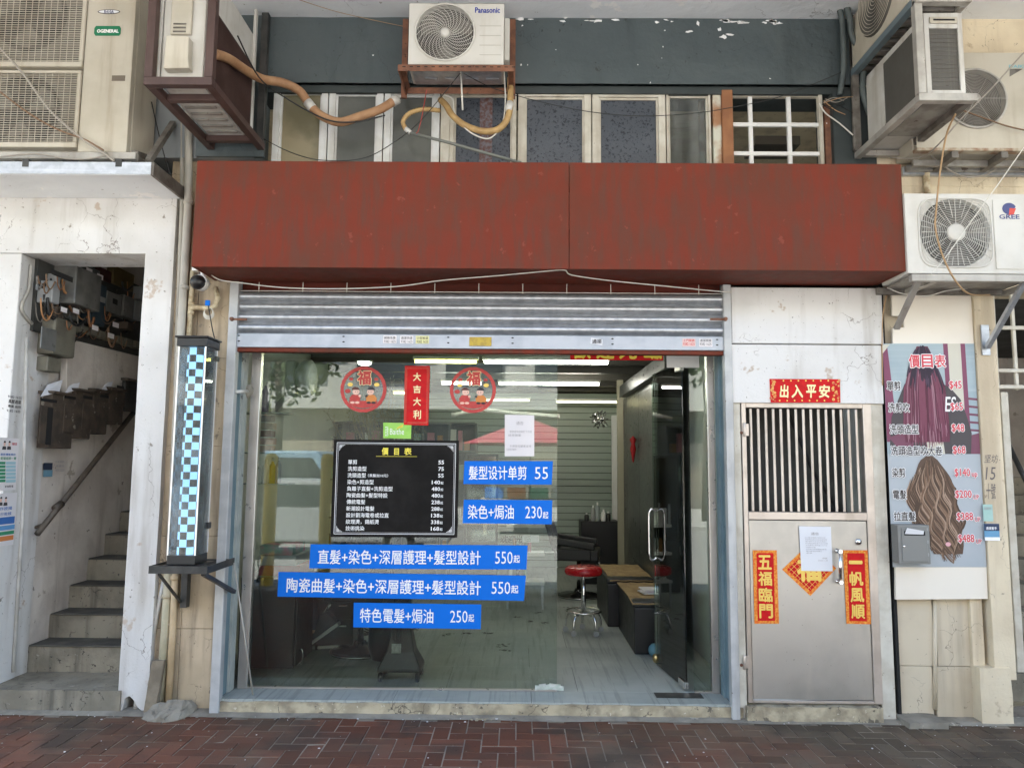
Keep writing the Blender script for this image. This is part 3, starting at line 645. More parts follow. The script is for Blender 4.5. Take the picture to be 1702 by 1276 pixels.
for s in (-1, 1):
    o_ = N_ * s; q = [Vector((hc.x, hc.y, hz1 - .02)) + o_ * .006, Vector((hc.x, hc.y, hz1 - .003)) + o_ * .04, Vector((hc.x, hc.y, hz1 - .03)) + o_ * .062, Vector((hc.x, hc.y, hz1 - .09)) + o_ * .066,
         Vector((hc.x, hc.y, hz0 + .09)) + o_ * .066, Vector((hc.x, hc.y, hz0 + .03)) + o_ * .062, Vector((hc.x, hc.y, hz0 + .003)) + o_ * .04, Vector((hc.x, hc.y, hz0 + .02)) + o_ * .006]
    build('handle', MB().tube(smooth_pts(q, 5), .0095, 10), chrome, dr)
solo('floor_spring_cover', MB().box(P(1088, 1150, .2).x, P(1166, 1150, .2).x, .13, .24, zs + .0005, zs + .004), black_mt, 'small black plate on the tiled threshold under the glass door hinge', 'cover plate', bev=.001)
# ------------------------------------------------------------------ things stuck on the glass
YS = YG - .004
def strip(tl, tr, br, bl, label, items):
    q = [P(*p, YS) for p in (tl, tr, br, bl)]
    t = thing('price_strip', label, 'sign', q[3], 'blue vinyl price strips')
    build('board', MB().prism(q, (0, .002, 0)), sign_blue, t)
    ang = math.atan2(q[1].z - q[0].z, q[1].x - q[0].x)
    for body, x0, y0, x1, y1, b_ in items: letter_px(body, x0, y0, x1, y1, YS - .0012, print_white, t, b_, ang)
    return t
strip((772, 766), (919, 766), (917, 805), (770, 804), 'short blue strip under the white notice, lettered for design cut at 55', [('\u9aee\u578b\u8bbe\u8ba1\u5355\u526a', 779, 774, 875.5, 797, .012), ('55', 889, 776, 911, 796, 0)])
strip((771, 830), (918, 831), (917, 871), (769, 869), 'short blue strip for dyeing and oil treatment at 230, beside the black price board', [('\u67d3\u8272+\u7117\u6cb9', 777.5, 838.5, 854, 862, .012), ('230', 873, 841, 901, 861, 0), ('\u8d77', 902, 850, 911.5, 861.5, .02)])
strip((516, 904), (877, 906), (875, 946), (514, 944), 'long blue strip directly below the black price board, price 550', [('\u76f4\u9aee+\u67d3\u8272+\u6df1\u5c64\u8b77\u7406+\u9aee\u578b\u8a2d\u8a08', 528, 913, 799, 937, .012), ('550', 823, 916, 852, 936.5, 0), ('\u8d77', 853.5, 922, 864, 935, .02)])
strip((463, 950), (874, 956), (871, 998), (461, 991), 'longest blue strip, starting furthest to the left, ceramic perm package at 550', [('\u9676\u74f7\u66f2\u9aee+\u67d3\u8272+\u6df1\u5c64\u8b77\u7406+\u9aee\u578b\u8a2d\u8a08', 476, 960, 799, 984, .012), ('550', 817, 966, 848, 986.5, 0), ('\u8d77', 849.5, 972, 861.5, 985.5, .02)])
strip((588, 1001), (800, 1004), (799, 1045), (587, 1042), 'lowest blue strip on the glass, special perm and oil treatment at 250', [('\u7279\u8272\u96fb\u9aee+\u7117\u6cb9', 598, 1010, 720, 1034, .012), ('250', 748, 1014, 777, 1034, 0), ('\u8d77', 778.5, 1020, 788, 1033, .02)])
# black price board
Yb = YG - .006
q = [P(*p, Yb) for p in ((555, 730), (763, 732), (760, 893), (549, 892))]
pb = thing('price_board', 'black board with white ornate border listing salon prices under a yellow title', 'price board', q[3])
build('board', MB().prism(q, (0, .005, 0)), board_black, pb, .001)
def line_px(mb, a, b_, Y, w):
    a, b_ = P(*a, Y), P(*b_, Y); d = (b_ - a).normalized(); n = Vector((-d.z, 0, d.x)) * w / 2
    mb.poly([a - n, b_ - n, b_ + n, a + n])
for ins, w in ((5.5, .0035), (7.8, .0016)):
    i = ins; k = i * .95; mb = MB(); cs = [(555 + i, 730 + k), (763 - i, 732 + k), (760 - i, 893 - k), (549 + i + .5, 892 - k)]
    for a_, b_ in zip(cs, cs[1:] + cs[:1]): line_px(mb, a_, b_, Yb - .0012, w)
    build('border_line', mb, print_white, pb)
for (cx, cy), (sx, sy) in zip(((564.5, 739.5), (753, 741.5), (750.5, 884), (559.5, 883)), ((1, 1), (-1, 1), (-1, -1), (1, -1))):
    mb = MB()
    for k_, L_ in enumerate((9, 6.5, 4)): line_px(mb, (cx + sx * k_ * 1.7, cy), (cx + sx * k_ * 1.7, cy + sy * L_), Yb - .0013, .0028); line_px(mb, (cx, cy + sy * k_ * 1.7), (cx + sx * L_, cy + sy * k_ * 1.7), Yb - .0015, .0028)
    build('corner_ornament', mb, print_white, pb)
Yl = Yb - .0014
letter_px('\u50f9', 634.5, 743.5, 645.5, 756, Yl, print_yel, pb, .03); letter_px('\u76ee', 655, 744.5, 663, 756, Yl, print_yel, pb, .035); letter_px('\u8868', 671.5, 743.8, 684, 756, Yl, print_yel, pb, .03)
mb = MB(); line_px(mb, (625, 758), (693, 758.5), Yl, .0026); build('title_rule', mb, print_yel, pb)
rows = [('\u55ae\u526a', 578.5, 593.5, '55'), ('\u6d17\u526a\u9020\u578b', 578, 609, '75'), ('\u6d17\u982d\u9020\u578b', 577.5, 608, '55'), ('\u67d3\u8272+\u526a\u9020\u578b', 577, 621, '140'),
        ('\u8ca0\u96e2\u5b50\u76f4\u9aee+\u6d17\u526a\u9020\u578b', 576.6, 652.5, '480'), ('\u9676\u74f7\u66f2\u9aee+\u9aee\u578b\u7279\u8a2d', 576, 644, '480'), ('\u50b3\u7d71\u96fb\u9aee', 575.8, 607, '238'),
        ('\u65b0\u6f6e\u8a2d\u8a08\u96fb\u9aee', 575.4, 622, '288'), ('\u8a2d\u8a08\u5289\u6d77\u96fb\u5377\u6216\u62c9\u76f4', 575, 646, '138'), ('\u7d0b\u7406\u71d9\uff0c\u932b\u7d19\u71d9', 574.6, 629.6, '338'), ('\u6280\u8853\u6311\u67d3', 574.2, 605.5, '168')]
for k, (t, a_, b_, pr_) in enumerate(rows):
    y = 767.6 + 11.0 * k
    letter_px(t, a_, y - 4, b_, y + 3.9, Yl, print_white, pb, .016)
    x1 = 738 - k * .25
    if len(pr_) == 2: letter_px(pr_, 728.5 - k * .2, y - 2.8, x1, y + 3.8, Yl, print_white, pb, .03)
    else:
        letter_px(pr_, 718.2 - k * .22, y - 2.6, 732.3 - k * .22, y + 3.9, Yl, print_white, pb, .03); letter_px('\u8d77', 733 - k * .22, y - .6, 737.6 - k * .22, y + 4, Yl, print_white, pb, .02)
letter_px('\uff08\u9577\u9aee\u52a010\u5143\uff09', 611.5, 787.2, 645, 792.6, Yl, print_white, pb, .02)
# round new-year stickers: red ring, character, two bowing children
def round_sticker(cx, cy, label):
    c = P(cx, cy, YS); r = 38 * (P(cx + 38, cy, YS).x - c.x) / 38
    t = thing('festive_sticker', label, 'sticker', c, 'round festive stickers')
    mb = MB(); n = 48
    sc_ = [1 + (.012 if i % 2 else 0) for i in range(n)]
    vs = [(c.x + r * sc_[i] * cos(2 * pi * i / n), YS, c.z + r * sc_[i] * sin(2 * pi * i / n)) for i in range(n)] + [(c.x + r * .86 * cos(2 * pi * i / n), YS, c.z + r * .86 * sin(2 * pi * i / n)) for i in range(n)]
    mb.add(vs, [[i, (i + 1) % n, n + (i + 1) % n, n + i] for i in range(n)]); build('ring', mb, stick_red, t)
    mb = MB(); disc(mb, c.x, YS + .0008, c.z, r * .855, 40); build('film', mb, glass_win, t)
    w = r / 38
    U3, V3 = (1, 0, 0), (0, 0, 1)
    lettering('\u798f', (c.x - 11.6 * w, YS - .0006, c.z + 6.4 * w), U3, V3, 25 * w, 26 * w, fest_pale, t, .075)
    lettering('\u798f', (c.x - 10.6 * w, YS - .0014, c.z + 7.4 * w), U3, V3, 23 * w, 24 * w, stick_red, t, .045)
    for s, hat in ((-1, 0), (1, 1)):
        x = c.x + s * 13.5 * w; mb = MB(); disc(mb, x - s * 1.5 * w, YS - .0012, c.z - 4 * w, 5.6 * w, 14, 1.05, .95); f_ = build('child_face', mb, skin_pr, t)
        mb = MB(); disc(mb, x - s * .5 * w, YS - .0018, c.z - .8 * w, 6.4 * w, 12, 1, .75, 0, pi); build('child_hair', mb, hair_pr if hat else M('printed_brown', (.10, .03, .02), .6, bump=0), t)
        mb = MB()
        for e in (-1, 1): disc(mb, x - s * 2.5 * w + e * 2 * w, YS - .0022, c.z - 4 * w, .7 * w, 6)
        build('eyes', mb, hair_pr, t)
        mb = MB(); mb.poly([(x + s * 7 * w, YS - .0009, c.z - 21 * w), (x - s * 8 * w, YS - .0009, c.z - 21 * w), (x - s * 9 * w, YS - .0009, c.z - 11 * w), (x - s * 2 * w, YS - .0009, c.z - 8.5 * w), (x + s * 5 * w, YS - .0009, c.z - 9 * w), (x + s * 9.5 * w, YS - .0009, c.z - 15 * w)]); build('child_robe', mb, stick_red if not hat else M('printed_orange', (.62, .22, .05), .6, bump=0), t)
        mb = MB(); disc(mb, x - s * 8 * w, YS - .0014, c.z - 11 * w, 2.2 * w, 8); disc(mb, x - s * 4 * w, YS - .0013, c.z - 22 * w, 2.6 * w, 8, 1.5, .8); disc(mb, x + s * 4 * w, YS - .0013, c.z - 22 * w, 2.6 * w, 8, 1.5, .8); build('child_hands', mb, hair_pr if hat else skin_pr, t)
        for k_, (dx, dz, rr_) in enumerate(((21, 17, 3), (22, 8, 3.8), (26, -3, 4))):
            if s > 0 and k_ == 2: continue
            mb = MB(); disc(mb, c.x + s * dx * w, YS - .001, c.z + dz * w, rr_ * w, 12, 1.2, .85); build('lantern', mb, (stick_red, fest_gold, stick_red)[k_], t)
    mb = MB(); mb.poly([(c.x + 24 * w * cos(a), YS - .0008, c.z - 19 * w + 12 * w * sin(a)) for a in [pi + pi * k / 10 for k in range(11)]]); build('cloud_band', mb, stick_red, t)
round_sticker(604, 647, 'round festive sticker to the left of the red vertical paper on the glass')
round_sticker(786, 648, 'round festive sticker to the right of the red vertical paper on the glass')
# red vertical paper
q = [P(*p, YS - .002) for p in ((673, 608), (714.5, 608), (712, 707), (671, 706))]
rp = thing('festive_paper', 'glossy red vertical paper with gold luck characters between two round stickers', 'festive paper', q[3])
build('sheet', MB().prism(q, (0, .001, 0)), fest_red, rp)
mb = MB()
for k in range(23):
    for px, py in ((675.5 - k * .09, 612 + k * 4), (711.5 - k * .09, 612 + k * 4)):
        c = P(px, py, YS - .0034); mb.ring(c, .0062, .0011, 8, 3)
for k in range(8):
    for py in (611.5, 702.5): c = P(679 + k * 4.2, py, YS - .0034); mb.ring(c, .0062, .0011, 8, 3)
build('scroll_border', mb, M('dull_gold_scroll', (.62, .22, .14), .5, bump=0), rp)
for t_, y, h in (('\u5927', 620, 14), ('\u5409', 641, 13), ('\u5927', 661, 14), ('\u5229', 682, 15)): letter_px(t_, 686.5, y - .8, 699.5, y + h - .8, YS - .0035, fest_pale, rp, .03)
# lime card
q = [P(*p, YS - .001) for p in ((637, 702), (684, 703), (683, 729), (637, 728))]
lc = thing('lime_card', 'small lime green brand card tucked above the black price board', 'card', q[3]); build('card', MB().prism(q, (0, .001, 0)), green_card, lc)
letter_px('Baithe', 648, 712, 671.5, 722, YS - .0024, print_white, lc, .0); letter_px('\u767e\u8c61', 640, 708, 645.5, 725, YS - .0024, print_white, lc, 0)
mb = MB(); 
for k in range(3): mb.poly([P(658 + k * 3, 713 - k, YS - .0026), P(662 + k * 3, 709 - k * 1.5, YS - .0026), P(668 + k, 706 - k * .5, YS - .0026), P(663 + k * 3, 712 - k, YS - .0026)])
build('leaf_mark', mb, print_yel, lc)
# white notice
q = [P(*p, YS) for p in ((839, 689), (888, 690), (888, 758), (839, 758))]
nt_ = thing('paper_notice', 'white printed notice taped above the uppermost short blue strip', 'notice', q[3]); build('sheet', MB().prism(q, (0, .001, 0)), paper, nt_)
letter_px('\u901a\u544a', 858, 700, 870, 706, YS - .0012, ink, nt_, .0)
for t_, x0, y0, x1, y1 in (('\u656c\u555f\u8005\u672c\u5e97\u5c07\u65bc\u4e0b\u6708\u5e95', 847, 715, 884, 719), ('\u7d50\u675f\u71df\u696d', 845, 721, 866, 725), ('\u591a\u8b1d\u5404\u4f4d\u9867\u5ba2\u652f\u6301', 847, 739, 883, 743), ('53057899', 842, 745, 858, 748.5)): letter_px(t_, x0, y0, x1, y1, YS - .0012, ink, nt_, 0)
# handwritten welcome slip inside
q = [P(*p, YG + .014) for p in ((831, 888), (883, 888), (883, 903), (831, 903))]
hw = thing('welcome_slip', 'handwritten welcome paper slip inside the glass above a long blue strip', 'paper slip', q[3]); build('slip', MB().prism([P(*p, YG + .016) for p in ((868, 889), (896, 889), (896, 901), (868, 901))], (0, .001, 0)), paper2, hw)
letter_px('\u6b22\u8fce\u5149', 831, 889, 868, 902, YG + .0145, ink_dark, hw, .01, shear=.25); letter_px('\u4e34', 872, 889, 882, 900, YG + .0135, ink, hw, .0)
# welcome banner above the doorway, its top behind the shutter
q = [P(*p, YG - .003) for p in ((948, 566), (1103, 566), (1102, 599), (948, 598))]
wb = thing('welcome_banner', 'red welcome banner with bold yellow characters half hidden by the shutter bar', 'banner', q[3]); build('sheet', MB().prism(q, (0, .002, 0)), fest_red, wb)
for t_, x in (('\u6b61', 952), ('\u8fce', 991), ('\u5149', 1029), ('\u81e8', 1070)): letter_px(t_, x, 565, x + 30, 596.5, YG - .0045, print_yel, wb, .04)
px_rect('clear_tab', 1108, 590, 1162, 611, YG - .002, M('milky_tape', (.6, .6, .58), .5), sf)
# crumpled tape at the foot of the glass
mb = MB(); n = 9
vs = [(P(889 + 6 * i, 1139 + 0 * j, YG - .01).x, YG - .02 - .01 * j + random.uniform(-.006, .006), zs + .02 + .013 * j + random.uniform(-.004, .004) - .01 * abs(i - 4) / 4) for j in range(5) for i in range(n)]
mb.add(vs, [[j * n + i, j * n + i + 1, (j + 1) * n + i + 1, (j + 1) * n + i] for j in range(4) for i in range(n - 1) if not (j == 3 and i in (0, 3, 7))])
solo('crumpled_tape', mb, M('pale_green_tape', (.62, .70, .64), .5, c2=(.8, .82, .8), ns=30), 'crumpled pale green tape at the foot of the fixed glass pane', 'tape')
# ------------------------------------------------------------------ steel gate
YD = -.002
sgx0, sgx1, sgz0, sgz1 = P(1238, 920, YD).x, P(1458, 920, YD).x, P(1350, 1169, YD).z, P(1350, 669, YD).z
gate = thing('steel_gate', 'stainless steel security gate with vertical bars over a solid lower sheet', 'gate', ((sgx0 + sgx1) / 2, 0, sgz0))
fw = .045; zm1, zm0 = P(1350, 851, YD).z, P(1350, 864, YD).z
for a_, b_ in ((sgx0, sgx0 + .03), (sgx1 - .055, sgx1)): build('frame_stile', MB().box(a_, b_, YD, YD + .05, sgz0, sgz1), steel_frame, gate, .003)
build('frame_rail', MB().box(sgx0 + .031, sgx1 - .056, YD, YD + .05, P(1350, 678, YD).z, sgz1), steel_frame, gate, .003)
build('frame_rail', MB().box(sgx0 + .031, sgx1 - .056, YD, YD + .05, zm0, zm1), steel_frame, gate, .003)
build('frame_rail', MB().box(sgx0 + .031, sgx1 - .056, YD, YD + .05, sgz0, sgz0 + .018), steel_frame, gate, .003)
build('sheet', MB().box(sgx0 + .034, sgx1 - .059, YD + .008, YD + .03, sgz0 + .022, zm0 - .004), steel_door, gate, .002)
b0, b1 = sgx0 + .031, sgx1 - .056; nb = 15
for k in range(nb):
    x = b0 + (b1 - b0) * (k + .72) / (nb + .45); build('bar', MB().box(x - .0085, x + .0085, YD + .014, YD + .03, zm1 + .001, P(1350, 679, YD).z), steel_frame, gate, .004)
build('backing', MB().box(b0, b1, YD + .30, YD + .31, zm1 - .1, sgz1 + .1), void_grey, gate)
build('diagonal_stay', MB().tube([P(1312, 690, .2), P(1350, 780, .2), P(1395, 851, .2)], .012, 6), black_in, gate)
for py in (714, 1100):
    c = P(1236, py, YD - .006); build('hinge', MB().tube([(c.x + .005, c.y, c.z - .045), (c.x + .005, c.y, c.z + .045)], .009, 8).box(c.x + .01, c.x + .035, c.y, c.y + .006, c.z - .04, c.z + .04), steel_frame, gate, .001)
    build('rust_scar', MB().lathe([(.0, -.002), (.008, -.003), (.014, .006)], (c.x - .012, c.y + .006, c.z - .02), 7, 'Y'), rust, gate)
c = P(1427, 900, YD); build('lock', MB().lathe([(.021, .008), (.021, -.004), (.017, -.010), (.010, -.010), (.008, -.013), (0.001, -.013)], c, 20, 'Y'), chrome, gate)
a_, b_ = P(1396, 916, YD - .04), P(1397, 967, YD - .04)
hd = build('handle', MB().tube([a_, b_], .011, 12), chrome, gate)
for p in (a_, b_): build('handle_foot', MB().lathe([(.016, .046), (.016, .03), (.010, .028), (.010, -.012), (.013, -.014)], p, 12, 'Y'), chrome, hd)
# papers on the gate
def couplet(quad, label, chars, group):
    Yc = YD - .0025 + .006; q = [P(*p, Yc) for p in quad]; t = thing('couplet', label, 'festive paper', q[3], group)
    build('sheet', MB().prism(q, (0, .001, 0)), fest_org, t)
    cx = sum(p[0] for p in quad) / 4; cy = sum(p[1] for p in quad) / 4
    q2 = [P(cx + (x - cx) * .70, cy + (y - cy) * .92, Yc - .0012) for x, y in quad]; build('red_field', MB().prism(q2, (0, .0006, 0)), fest_red, t)
    (x0, y0), (x1, y1) = quad[0], quad[2]
    for k, ch in enumerate(chars):
        yy = y0 + 8 + (y1 - y0 - 14) * k / 4; xx = (quad[0][0] + quad[1][0]) / 2 + (quad[3][0] - quad[0][0]) * (k + .5) / 4
        hh = 24 if ch != '\u4e00' else 6
        letter_px(ch, xx - 11.5, yy + (9 if hh < 9 else 0), xx + 11.5, yy + hh + (9 if hh < 9 else 0), Yc - .0024, fest_gold, t, .035)
    return t
couplet(((1251, 914), (1291, 914), (1295, 1036), (1254, 1036)), 'gold-on-red couplet near the hinge side of the steel gate', '\u4e94\u798f\u81e8\u9580', 'couplets on the gate')
couplet(((1401, 914), (1442, 914), (1448, 1037), (1407, 1036)), 'gold-on-red couplet beside the chrome gate handle', '\u4e00\u5e06\u98a8\u9806', 'couplets on the gate')
Yc = .0035; q = [P(*p, Yc) for p in ((1345, 903), (1390, 944), (1347, 990), (1300, 946))]
fu = thing('diamond_paper', 'red and gold diamond luck paper half covered by a white notice', 'festive paper', q[2])
build('sheet', MB().prism(q, (0, .001, 0)), fest_org, fu)
cx, cy = 1345.5, 946; q2 = [P(cx + (x - cx) * .82, cy + (y - cy) * .82, Yc - .0012) for x, y in ((1345, 903), (1390, 944), (1347, 990), (1300, 946))]
build('red_field', MB().prism(q2, (0, .0006, 0)), fest_red, fu)
mb = MB()
for k in range(-3, 4):
    line_px(mb, (1345 - 18 + k * 5, 946 - 18 - k * 5 + 0), (1345 + 18 + k * 5, 946 + 18 - k * 5), Yc - .0016, .0022); line_px(mb, (1345 + 18 + k * 5, 946 - 18 + k * 5), (1345 - 18 + k * 5, 946 + 18 + k * 5), Yc - .0018, .0022)
build('lattice', mb, fest_gold, fu)
letter_px('\u798f', 1325, 922, 1366, 966, Yc - .003, fest_gold, fu, .05)
Yn = Yc - .006; q = [P(*p, Yn) for p in ((1328, 874), (1381, 875), (1384, 949), (1332, 948))]
gn = thing('paper_notice', 'white typed notice covering the diamond paper on the steel gate', 'notice', q[3]); build('sheet', MB().prism(q, (0, .001, 0)), paper2, gn)
letter_px('\u901a\u544a', 1348, 884, 1361, 889, Yn - .0012, ink, gn, .01)
random.seed(5)
for k in range(9):
    w = (34, 36, 36, 37, 36, 16, 34, 26, 9)[k]; letter_px(''.join(random.choice('\u672c\u5927\u5ec8\u4f4f\u6236\u8acb\u6ce8\u610f\u51fa\u5165\u9580\u53e3\u5b89\u5168\u95dc\u597d\u9435\u9598') for _ in range(max(3, w // 3))), 1338 + k * .3, 892 + k * 3.2, 1338 + k * .3 + w, 894 + k * 3.2, Yn - .0012, ink, gn, 0, res=1)
letter_px('\u7ba1\u7406\u8655', 1367, 926, 1375, 928.5, Yn - .0012, ink, gn, 0); letter_px('2023-1-30', 1360, 930, 1376, 932, Yn - .0012, ink, gn, 0)
# lintel banner
Yq = -.0215; q = [P(*p, Yq) for p in ((1279, 629.5), (1396, 630), (1397, 669), (1281, 669))]
lb = thing('lintel_banner', 'red horizontal banner with four pale brush characters above the steel gate', 'banner', q[3]); build('sheet', MB().prism(q, (0, .001, 0)), fest_red, lb)
for px0, px1 in ((1281, 1292), (1383, 1395)):
    mb = MB()
    for k in range(16): c = P(random.uniform(px0, px1), 632 + 34 * k / 15, Yq - .002); disc(mb, c.x, c.y - k * .0001, c.z, random.uniform(.006, .011), 7)
    build('flower_border', mb, M('floral_gold_print', (.75, .42, .10), .5, c2=(.55, .08, .04), ns=60, bump=0), lb)
mb = MB()
for k in range(14):
    c = P(1296 + k * 6.2, 632.5 if k % 2 else 665.5, Yq - .0021); disc(mb, c.x, c.y, c.z, .006, 6)
build('petal_border', mb, fest_gold, lb)
for t_, x0, x1 in (('\u51fa', 1296, 1311), ('\u5165', 1315.5, 1335), ('\u5e73', 1340, 1357), ('\u5b89', 1361, 1380)): letter_px(t_, x0, 639, x1, 661, Yq - .0025, fest_pale, lb, .04, shear=.1)
# kerb block at the gate
mk = MB(); a_, b_ = P(1241, 1185, -.03).x, P(1466, 1185, -.03).x; grid_box(mk, a_, b_, -.05, .12, -.02, sgz0 - .008, .03); roughen(mk, .009, 8, lambda v: v.y > .1)
solo('gate_step', mk, sill_cream, 'chipped cream concrete step at the foot of the steel gate', 'step')
# ------------------------------------------------------------------ poster wall, letterbox
Yp = -.012
pbd = thing('backing_board', 'cream board with a notched corner behind the hair price poster', 'board', P(1560, 995, Yp))
def Q(pts, Y): return [(P(x, y, Y).x, P(x, y, Y).z) for x, y in pts]
build('board', MB().xz(Q(((1482, 490), (1614, 489), (1619, 572), (1640, 942), (1642, 995), (1489, 996), (1484, 571), (1484, 545), (1503, 544), (1502, 525), (1483, 525)), Yp), Yp, Yp + .02), board_white, pbd, .001)
Yo = Yp - .003
q = Q(((1467, 571), (1619, 571), (1640, 942), (1484, 942)), Yo)
po = thing('price_poster', 'large hair salon price poster with magenta straight hair above brown curls', 'poster', (q[3][0], Yo, q[3][1]))
top_bg = M('poster_blue_shutter', (.36, .44, .47), .5, c2=(.29, .37, .42), ns=2, streak=(.46, .53, .55, .6), sscale=(.2, .2, 26), bump=0); low_bg = M('poster_pale_blue', (.38, .42, .45), .5, c2=(.43, .46, .49), ns=1.5, bump=0)
xa_, xb_ = 1467, 1619
def pxl(u, v):  # poster coordinates 0..1 -> photo px
    return (1467 + (1484 - 1467) * v + u * (152 + 4 * v), 571 + 371 * v)
def pq(pts, k=0): return [P(*pxl(u, v), Yo - .0004 * k) for u, v in pts]
vm = .494
build('upper_print', MB().prism(pq([(0, 0), (1, 0), (1, vm), (0, vm)]), (0, .002, 0)), top_bg, po)
build('lower_print', MB().prism(pq([(0, vm), (1, vm), (1, 1), (0, 1)]), (0, .002, 0)), low_bg, po)
plum = M('poster_plum', (.17, .05, .09), .5, bump=0); plum2 = M('poster_plum_line', (.20, .045, .10), .5, bump=0); crm = M('poster_cream', (.58, .55, .46), .5, bump=0); dgrey = M('poster_charcoal', (.055, .045, .05), .5, bump=0)
hairm = M('poster_magenta_hair', (.30, .11, .19), .5, c2=(.12, .03, .06), ns=2.5, streak=(.50, .30, .38, .6), sscale=(60, 1, 2.2), sth=(.45, .7), bump=0)
hairb = M('poster_crown_hair', (.045, .03, .055), .5, streak=(.16, .08, .14, .6), sscale=(50, 1, 3), bump=0)
curl = M('poster_brown_hair', (.17, .105, .07), .5, c2=(.07, .04, .028), ns=9, streak=(.46, .33, .24, .8), sscale=(34, 1, 5), sth=(.46, .64), bump=0)
def pp(nm, pts, k, m): return build(nm, MB().poly(pq(pts, k)), m, po)
pp('print_shape', [(.66, 0), (.71, 0), (.72, .42), (.67, .42)], 1, plum2); pp('print_shape', [(.71, 0), (.85, 0), (.86, .44), (.72, .44)], 1, crm); pp('print_shape', [(.85, 0), (.90, 0), (.91, .42), (.86, .42)], 1, plum2)
pp('print_shape', [(0, 0), (.05, .02), (.07, .12), (.10, .3), (.06, .44), (0, .44)], 1, plum2)
for k in range(5): pp('print_shape', [(.87, .24 + k * .035), (1, .245 + k * .035), (1, .255 + k * .035), (.87, .25 + k * .035)], 2, plum)
pp('print_shape', [(.62, .44), (1, .40), (1, vm), (.6, vm)], 2, plum)
pp('print_shape', [(.12, .27), (.22, .18), (.6, .17), (.72, .2), (.82, .25), (.88, .33), (.92, .40), (.9, vm), (.05, vm), (.03, .45), (.06, .33)], 3, dgrey)
pp('print_shape', [(.42, .41), (.6, .40), (.62, vm), (.44, vm)], 4, crm); pp('print_shape', [(.02, .42), (.16, .40), (.30, .41), (.28, .47), (.1, .46)], 4, plum)
# printed hair: tone strips following the fall of the hair
def strands(n, k0, cfun, hfun, v0, v1, wave, w0, tones, seed):
    random.seed(seed)
    mbs = [MB() for _ in tones]
    for q in range(n):
        t = random.uniform(-1, 1); ph = t * 5 + random.random() * 1.1 if wave > .01 else random.random() * 6; a0 = v0(t) + random.random() * .12 * (q > n * .35); a1 = v1(t) - random.random() * .10; w = w0 * random.uniform(.5, 1.3); m = 20; L, R_ = [], []
        for i in range(m):
            v = a0 + (a1 - a0) * i / (m - 1); e = sin(pi * (i + .4) / m) ** .5
            u = cfun(v) + t * hfun(v) + wave * sin(ph + t * 4 + v * 46) * min(1, max(0, (v - v0(t)) * 6)); L.append((u - w * e, v)); R_.append((u + w * e, v))
        mm = random.randrange(len(tones)); A_, B_ = pq(L, k0 + q * .012), pq(R_, k0 + q * .012)
        mbs[mm].add(A_ + B_, [[i, i + 1, m + i + 1, m + i] for i in range(m - 1)])
    for x, t_ in zip(mbs, tones): build('printed_strands', x, t_, po, kind='stuff')
def flat(nm, col): return M(nm, col, .5, bump=0, spec=.3)
mA, mB, mC, mD, mK, mL = flat('mag_a', (.19, .055, .09)), flat('mag_b', (.10, .025, .045)), flat('mag_c', (.33, .17, .21)), flat('mag_d', (.14, .038, .065)), flat('crown_dark', (.035, .022, .038)), flat('crown_sheen', (.075, .045, .075))
h1 = lambda v: min(.25, .04 + .62 * max(0, v) ** .75) if v < .2 else .222 + .03 * min(1, (v - .2) / .2)
c1_ = lambda v: .43 + .02 * v
pp('print_hair', [(c1_(v) - h1(v) * .96, v) for v in [.012 + .43 * i / 20 for i in range(21)]] + [(c1_(v) + h1(v) * .96, v) for v in [.44 - .428 * i / 20 for i in range(21)]], 5, mD)
strands(170, 5.1, c1_, h1, lambda t: .02 + .10 * t * t, lambda t: .475 - .05 * t * t, .002, .008, [mA, mB, mC, mD, mA], 5)
strands(60, 7.2, c1_, h1, lambda t: .008 + .02 * t * t, lambda t: .20 + .03 * math.sin(t * 9), .0, .011, [mK, mL, mK], 6)
hwv = lambda v: (.0 if v < .5 else .27 * min(1, ((v - .5) / .16)) ** .5) - .12 * max(0, (v - .80) / .17)
cv = lambda v: .455 + .16 * max(0, (v - .66) / .3) ** 1.4
ol = [(cv(v) - hwv(v) * .93 - .012 * sin(v * 40), v) for v in [.502 + .44 * i / 24 for i in range(25)]]; orr = [(cv(v) + hwv(v) * .93 + .012 * sin(v * 44), v) for v in [.502 + .44 * i / 24 for i in range(25)]]
pp('print_hair', ol + orr[::-1], 5, flat('curl_base', (.11, .068, .048)))
strands(190, 5.2, cv, hwv, lambda t: .508 + .10 * t * t, lambda t: .99 - .08 * t * t, .030, .009, [flat('curl_a', (.17, .10, .062)), flat('curl_b', (.075, .045, .03)), flat('curl_c', (.26, .165, .11)), flat('curl_d', (.12, .072, .048)), flat('curl_e', (.36, .25, .18)), flat('curl_b', (.075, .045, .03)), flat('curl_d', (.12, .07, .05))], 8)
mb = MB(); c = P(1576, 904, Yo - .0042); disc(mb, c.x, c.y, c.z, .018, 8, 1, .8); build('pink_flower', mb, M('poster_pink', (.75, .40, .45), .5, bump=0), po)
pink = M('poster_red_type', (.62, .06, .08), .5, bump=0); blk = M('poster_black_type', (.05, .04, .04), .5, bump=0)
def po_text(t_, x0, y0, x1, y1, m, big=0):
    e = 1.5 if not big else 2
    letter_px(t_, x0 - e * .6, y0 - e * .6, x1 + e * .6, y1 + e * .6, Yo - .0050, print_white, po, .10); letter_px(t_, x0, y0, x1, y1, Yo - .0060, m, po, .028)
for i, t_ in enumerate('\u50f9\u76ee\u8868'): po_text(t_, 1511 + i * 21.5, 589, 1529.5 + i * 21.5, 611, pink, 1)
